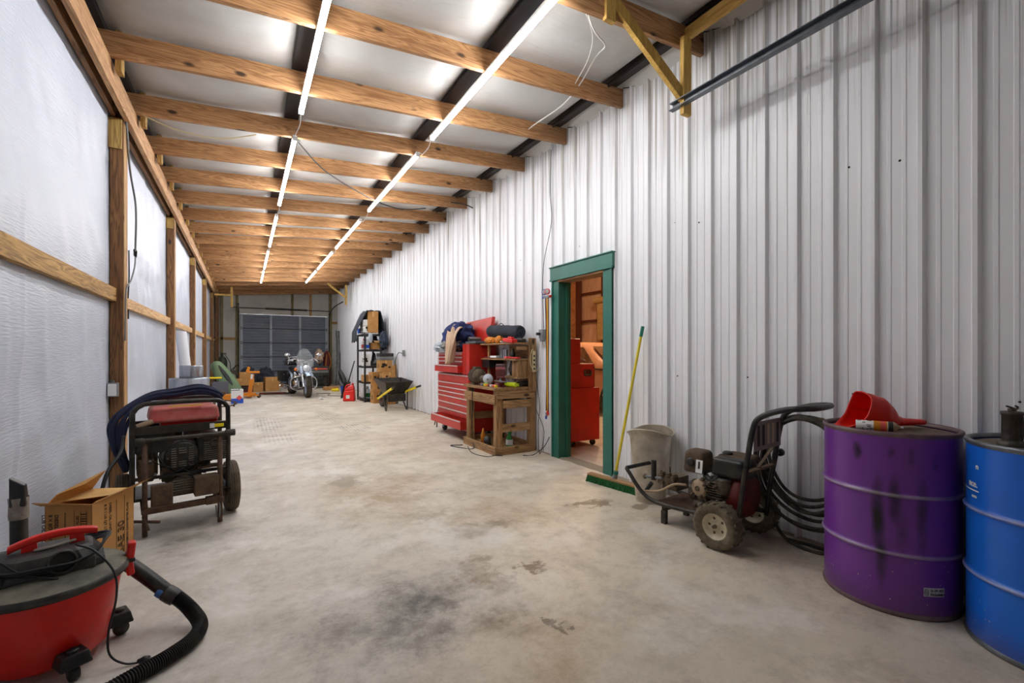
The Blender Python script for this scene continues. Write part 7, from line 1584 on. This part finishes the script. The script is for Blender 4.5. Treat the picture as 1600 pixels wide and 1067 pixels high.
m = M(); m.cyl((0.05, 0.1, 0.24), (0.02, 0.28, 0.01), 0.012, 'chrome'); m.build('kickstand', mc)

# ---------------------------------------------------------------- far left side
for i, (z, h, r, y) in enumerate(((0.0, 0.93, 0.235, 8.0), (0.932, 0.17, 0.14, 8.0))):
    t = thing('wrap_roll', ['wide silver bubble-foil roll standing behind the generator', 'small silver roll standing on top of the wide foil roll'][i], 'roll', (-0.66 if i == 0 else -0.64, y-0.25, z), 0, 'silver rolls behind the generator')
    m = M(); m.lathe([(r*0.25, 0.0), (r*0.98, 0.0), (r, 0.01), (r*0.985, h*0.5), (r, h-0.01), (r*0.98, h), (r*0.25, h)], 'silver wrap', seg=40, cap=False); m.build('roll_body', t)
    m = M(); m.lathe([(r*0.25, 0.0), (r*0.25, h)], 'cardboard dark', seg=20, cap=False); m.build('roll_core', t)
m = M()
def wroll(u, v): 
    a = 2*PI*u; r = 0.075; return (r*math.cos(a)+0.09-0.18*v, r*math.sin(a), 1.62*v)
m.grid(wroll, 20, 8, 'white foam'); m.add([wroll(i/20, 1) for i in range(20)], [tuple(range(20))], 'white foam'); o = on('foam_roll', 'tall white foam roll leaning on the left wall beyond the silver rolls', 'roll', m, (-0.78, 8.85, 0))
# green molded tub leaning
gt = thing('moulded_tub', 'sage green moulded plastic tub leaning on the left wall near the far end', 'tub', (-0.20, 15.9, 0), math.radians(0))
A0, A1 = Vector((0.02, 0, 0.03)), Vector((-0.58, 0.15, 0.98)); dd_ = (A1-A0); Ln = dd_.length; dn = dd_.normalized(); up_ = Vector((0.25, -0.95, 0.16)); up_ = (up_-dn*up_.dot(dn)).normalized(); sd = dn.cross(up_).normalized()
def hull(u, v):
    w = (0.11+0.10*math.sin(PI*min(1, v*0.75+0.2)))*(1-max(0, v-0.93)*6); b = (u-0.5)*PI*1.05
    dep = 0.20*(0.7+0.5*v)*(1-max(0, v-0.95)*8)
    return A0+dn*(Ln*v)+sd*(w*math.sin(b)*1.0)+up_*(dep*math.cos(b)**0.6 if math.cos(b) > 0 else 0)*1.0
m = M(); m.grid(hull, 18, 24, 'sage green'); m.build('tub_shell', gt, solid=0.01)
m = M()
def slot(u, v):
    vv = 0.25+0.62*v; b = (0.5-0.5)*PI; p = hull(0.42+0.16*(u)*math.sin(PI*v)**0.5+0.08*(1-math.sin(PI*v)**0.5), vv); return p+up_*0.02
m.grid(slot, 4, 16, 'black plastic'); m.build('dark_slot', gt, solid=0.004)
m = M(); m.tube([hull(0, i/10) for i in range(11)], 0.014, 'sage green', 6, 2); m.tube([hull(1, i/10) for i in range(11)], 0.014, 'sage green', 6, 2); m.build('rim', gt)
# yellow stand with grey panel
ys = thing('sign_stand', 'yellow steel stand with a flat grey panel near the far left', 'stand', (-0.83, 14.6, 0))
m = M(); m.cyl((0, 0, 0.0), (0, 0, 0.60), 0.03, 'bright yellow', seg=10); m.cyl((-0.09, 0, 0.60), (0.30, 0, 0.60), 0.024, 'bright yellow', seg=10); m.box((0, 0, 0.01), (0.2, 0.3, 0.02), 'bright yellow'); m.build('stand_frame', ys)
m = M(); m.box((0.27, -0.02, 0.33), (0.38, 0.03, 0.34), 'grey panel'); m.build('panel', ys, bevel=0.004); m = M(); m.cyl((0, 0, 0.4), (0.1, -0.02, 0.4), 0.012, 'black metal', seg=8); m.build('clip', ys)
# blue and white solvent tin
tn = thing('solvent_tin', 'blue and white square tin with red diamond mark on the floor at the far left', 'tin', (-0.16, 13.42, 0), math.radians(4))
m = M(); m.bx(-0.13, 0.13, -0.09, 0.09, 0.0, 0.36, 'paper white'); m.build('tin_body', tn, bevel=0.01); m = M(); m.bx(-0.132, 0.132, -0.092, 0.092, 0.008, 0.13, 'blue label'); m.bx(-0.132, 0.06, -0.092, 0.0, 0.335, 0.352, 'navy cloth'); m.build('blue_band', tn)
m = M(); m.box((0.04, -0.094, 0.15), (0.095, 0.004, 0.095), 'red label', (0, PI/4, 0)); m.build('diamond_mark', tn); m = M(); m.cyl((0.05, 0, 0.36), (0.05, 0, 0.375), 0.03, 'grey metal'); m.tube([(-0.1, 0, 0.36), (-0.06, 0, 0.385), (-0.0, 0, 0.36)], 0.006, 'grey metal', 6); m.build('tin_cap', tn)
# orange jack
oj = thing('hydraulic_jack', 'tall orange hydraulic jack on casters before the far garage door', 'jack', (0.13, 15.0, 0))
m = M(); m.beam((0.0, 0, 0.1), (0.06, 0, 0.66), 0.10, 0.12, 'orange paint', (0, 1, 0)); m.box((0.05, -0.065, 0.60), (0.06, 0.006, 0.14), 'paper white', (0, 0.1, 0)); m.build('mast', oj, bevel=0.01)
m = M(); m.box((0.10, 0, 0.72), (0.30, 0.12, 0.06), 'orange paint'); m.box((-0.04, 0.0, 0.80), (0.08, 0.08, 0.16), 'orange paint', (0, 0.3, 0)); m.build('head', oj, bevel=0.01)
m = M(); m.box((-0.08, 0, 0.10), (0.46, 0.14, 0.07), 'orange paint'); m.box((0.0, 0, 0.06), (0.12, 0.6, 0.05), 'orange paint'); m.build('base', oj, bevel=0.01)
for x, y in ((0.22, -0.28), (-0.2, -0.2), (0.12, 0.3), (-0.2, 0.2)):
    m = M(); m.lathe([(0.0, -0.02), (0.05, -0.02), (0.055, 0), (0.05, 0.02), (0.0, 0.02)], 'rubber', (x, y, 0.055), (0.2, 1, 0), 14); m.bx(min(x, 0), max(x, 0), y-0.02, y+0.02, 0.06, 0.10, 'orange paint'); m.build('caster', oj)
# boxes and bags behind the jack
G3 = 'brown boxes before the far garage door'
cbox('cardboard_box', 'wide low brown box behind the solvent tin before the far garage door', 'box', -0.10, 17.2, 0.22, 0.75, 0.5, 0.22, 'cardboard', 0.0, 0, G3)
m = M(); m.box((0, 0, 0.10), (0.66, 0.4, 0.20), 'dark red'); m.box((0.05, -0.21, 0.13), (0.2, 0.02, 0.08), 'black plastic'); on('dark_crate', 'dark crate under the wide brown box by the far garage door', 'crate', m, (-0.08, 17.2, 0), 0, bevel=0.01)
cbox('cardboard_box', 'brown box with open flaps right of the orange jack', 'box', 0.78, 17.3, 0.0, 0.42, 0.4, 0.46, 'cardboard', 0.12, 0, G3)
cbox('cardboard_box', 'narrow brown box directly behind the orange jack', 'box', 0.40, 17.15, 0.0, 0.28, 0.34, 0.30, 'cardboard', -0.1, 0, G3)
cbox('cardboard_box', 'small brown box on top of the wide low box', 'box', 0.0, 17.25, 0.4425, 0.30, 0.3, 0.20, 'cardboard', 0.1, 0, G3)
m = M(); m.blob((0, 0, 0), (0.24, 0.20, 0.38), 'charcoal cloth', 0.45, 1.6, 2, 4, -0.36, True); on('black_bag', 'black bulging bag left behind the brown boxes at the far door', 'bag', m, (0.12, 17.85, 0.365))
m = M(); m.blob((0, 0, 0), (0.24, 0.2, 0.36), 'charcoal cloth', 0.45, 1.6, 22, 4, -0.35, True); on('black_bag', 'black net bag right behind the brown boxes at the far door', 'bag', m, (0.62, 17.85, 0.355))
# welding cylinder and hoses
wc = thing('gas_cylinder', 'dark green welding cylinder with valve and hoses left of the far garage door', 'gas cylinder', (-0.66, 18.6, 0))
m = M(); m.lathe([(0.0, 0.0), (0.14, 0.0), (0.145, 0.03), (0.145, 0.98), (0.11, 1.1), (0.05, 1.15)], 'cylinder green', seg=24); m.build('cylinder_body', wc)
m = M(); m.cyl((0, 0, 1.14), (0, 0, 1.24), 0.03, 'black metal'); m.box((0.04, 0, 1.25), (0.16, 0.05, 0.04), 'black metal'); m.lathe([(0.04, 0), (0.04, 0.02)], 'galvanised', (0.08, -0.03, 1.21), (0, -1, 0), 12); m.build('valve', wc)
m = M(); m.tube([(0.1, -0.04, 1.18), (0.22, -0.06, 0.95), (0.25, -0.06, 0.7), (0.30, -0.05, 0.5), (0.22, -0.08, 0.3), (0.34, -0.06, 0.2)], 0.012, 'cable black', 6); m.tube([(0.02, -0.15, 0.7), (0.16, -0.2, 0.5), (0.30, -0.18, 0.62), (0.40, -0.15, 0.85)], 0.014, 'cable black', 6); m.build('gas_hose', wc)
ct = thing('hand_cart', 'dark steel hand cart leaning beside the green welding cylinder', 'cart', (-0.34, 18.2, 0))
m = M(); m.tube([(-0.15, 0, 0.1), (-0.1, 0.05, 0.6), (0.18, 0.1, 0.9)], 0.016, 'black metal', 6); m.tube([(0.12, 0, 0.1), (0.10, 0.05, 0.5), (-0.1, 0.08, 0.62)], 0.016, 'black metal', 6); m.box((0.0, 0, 0.62), (0.24, 0.08, 0.12), 'engine grime'); m.box((0, 0, 0.06), (0.34, 0.2, 0.03), 'black metal'); m.build('cart_frame', ct)
m = M(); m.lathe([(0.06, -0.02), (0.10, -0.02), (0.11, 0), (0.10, 0.02), (0.06, 0.02)], 'rubber', (0.2, 0, 0.11), (1, 0.3, 0), 16); m.build('cart_wheel', ct)
# rusty low stand and yellow crate near the grey panel
m = M(); m.tube([(-0.2, -0.1, 0.06), (0.0, -0.15, 0.02), (0.22, -0.1, 0.05), (0.25, 0.05, 0.09), (0.0, 0.1, 0.14), (-0.2, 0.05, 0.1)], 0.014, 'rust', 6, closed=True); m.cyl((0.2, -0.1, 0.0), (0.22, -0.08, 0.11), 0.02, 'engine grime'); m.cyl((-0.18, -0.08, 0.0), (-0.18, -0.05, 0.12), 0.02, 'engine grime'); on('rusty_bracket', 'rusty bent steel bracket on the floor left of the solvent tin', 'bracket', m, (-0.42, 12.75, 0.0))
m = M(); m.box((0, 0, 0.09), (0.36, 0.3, 0.16), 'orange paint'); m.box((-0.12, 0, 0.2), (0.12, 0.2, 0.1), 'rust'); on('floor_machine', 'yellow-orange machine base on the floor under the green tub', 'machine', m, (-0.38, 14.3, 0.0), 0.1, bevel=0.01)
m = M(); m.beam((0, 0, 0.03), (0.7, -0.25, 0.04), 0.06, 0.05, 'dark red'); m.beam((0.1, -0.2, 0.02), (0.8, -0.1, 0.02), 0.04, 0.03, 'rust'); on('scrap_steel', 'reddish scrap steel bars on the floor right of the orange jack', 'scrap', m, (0.40, 15.9, 0.0))
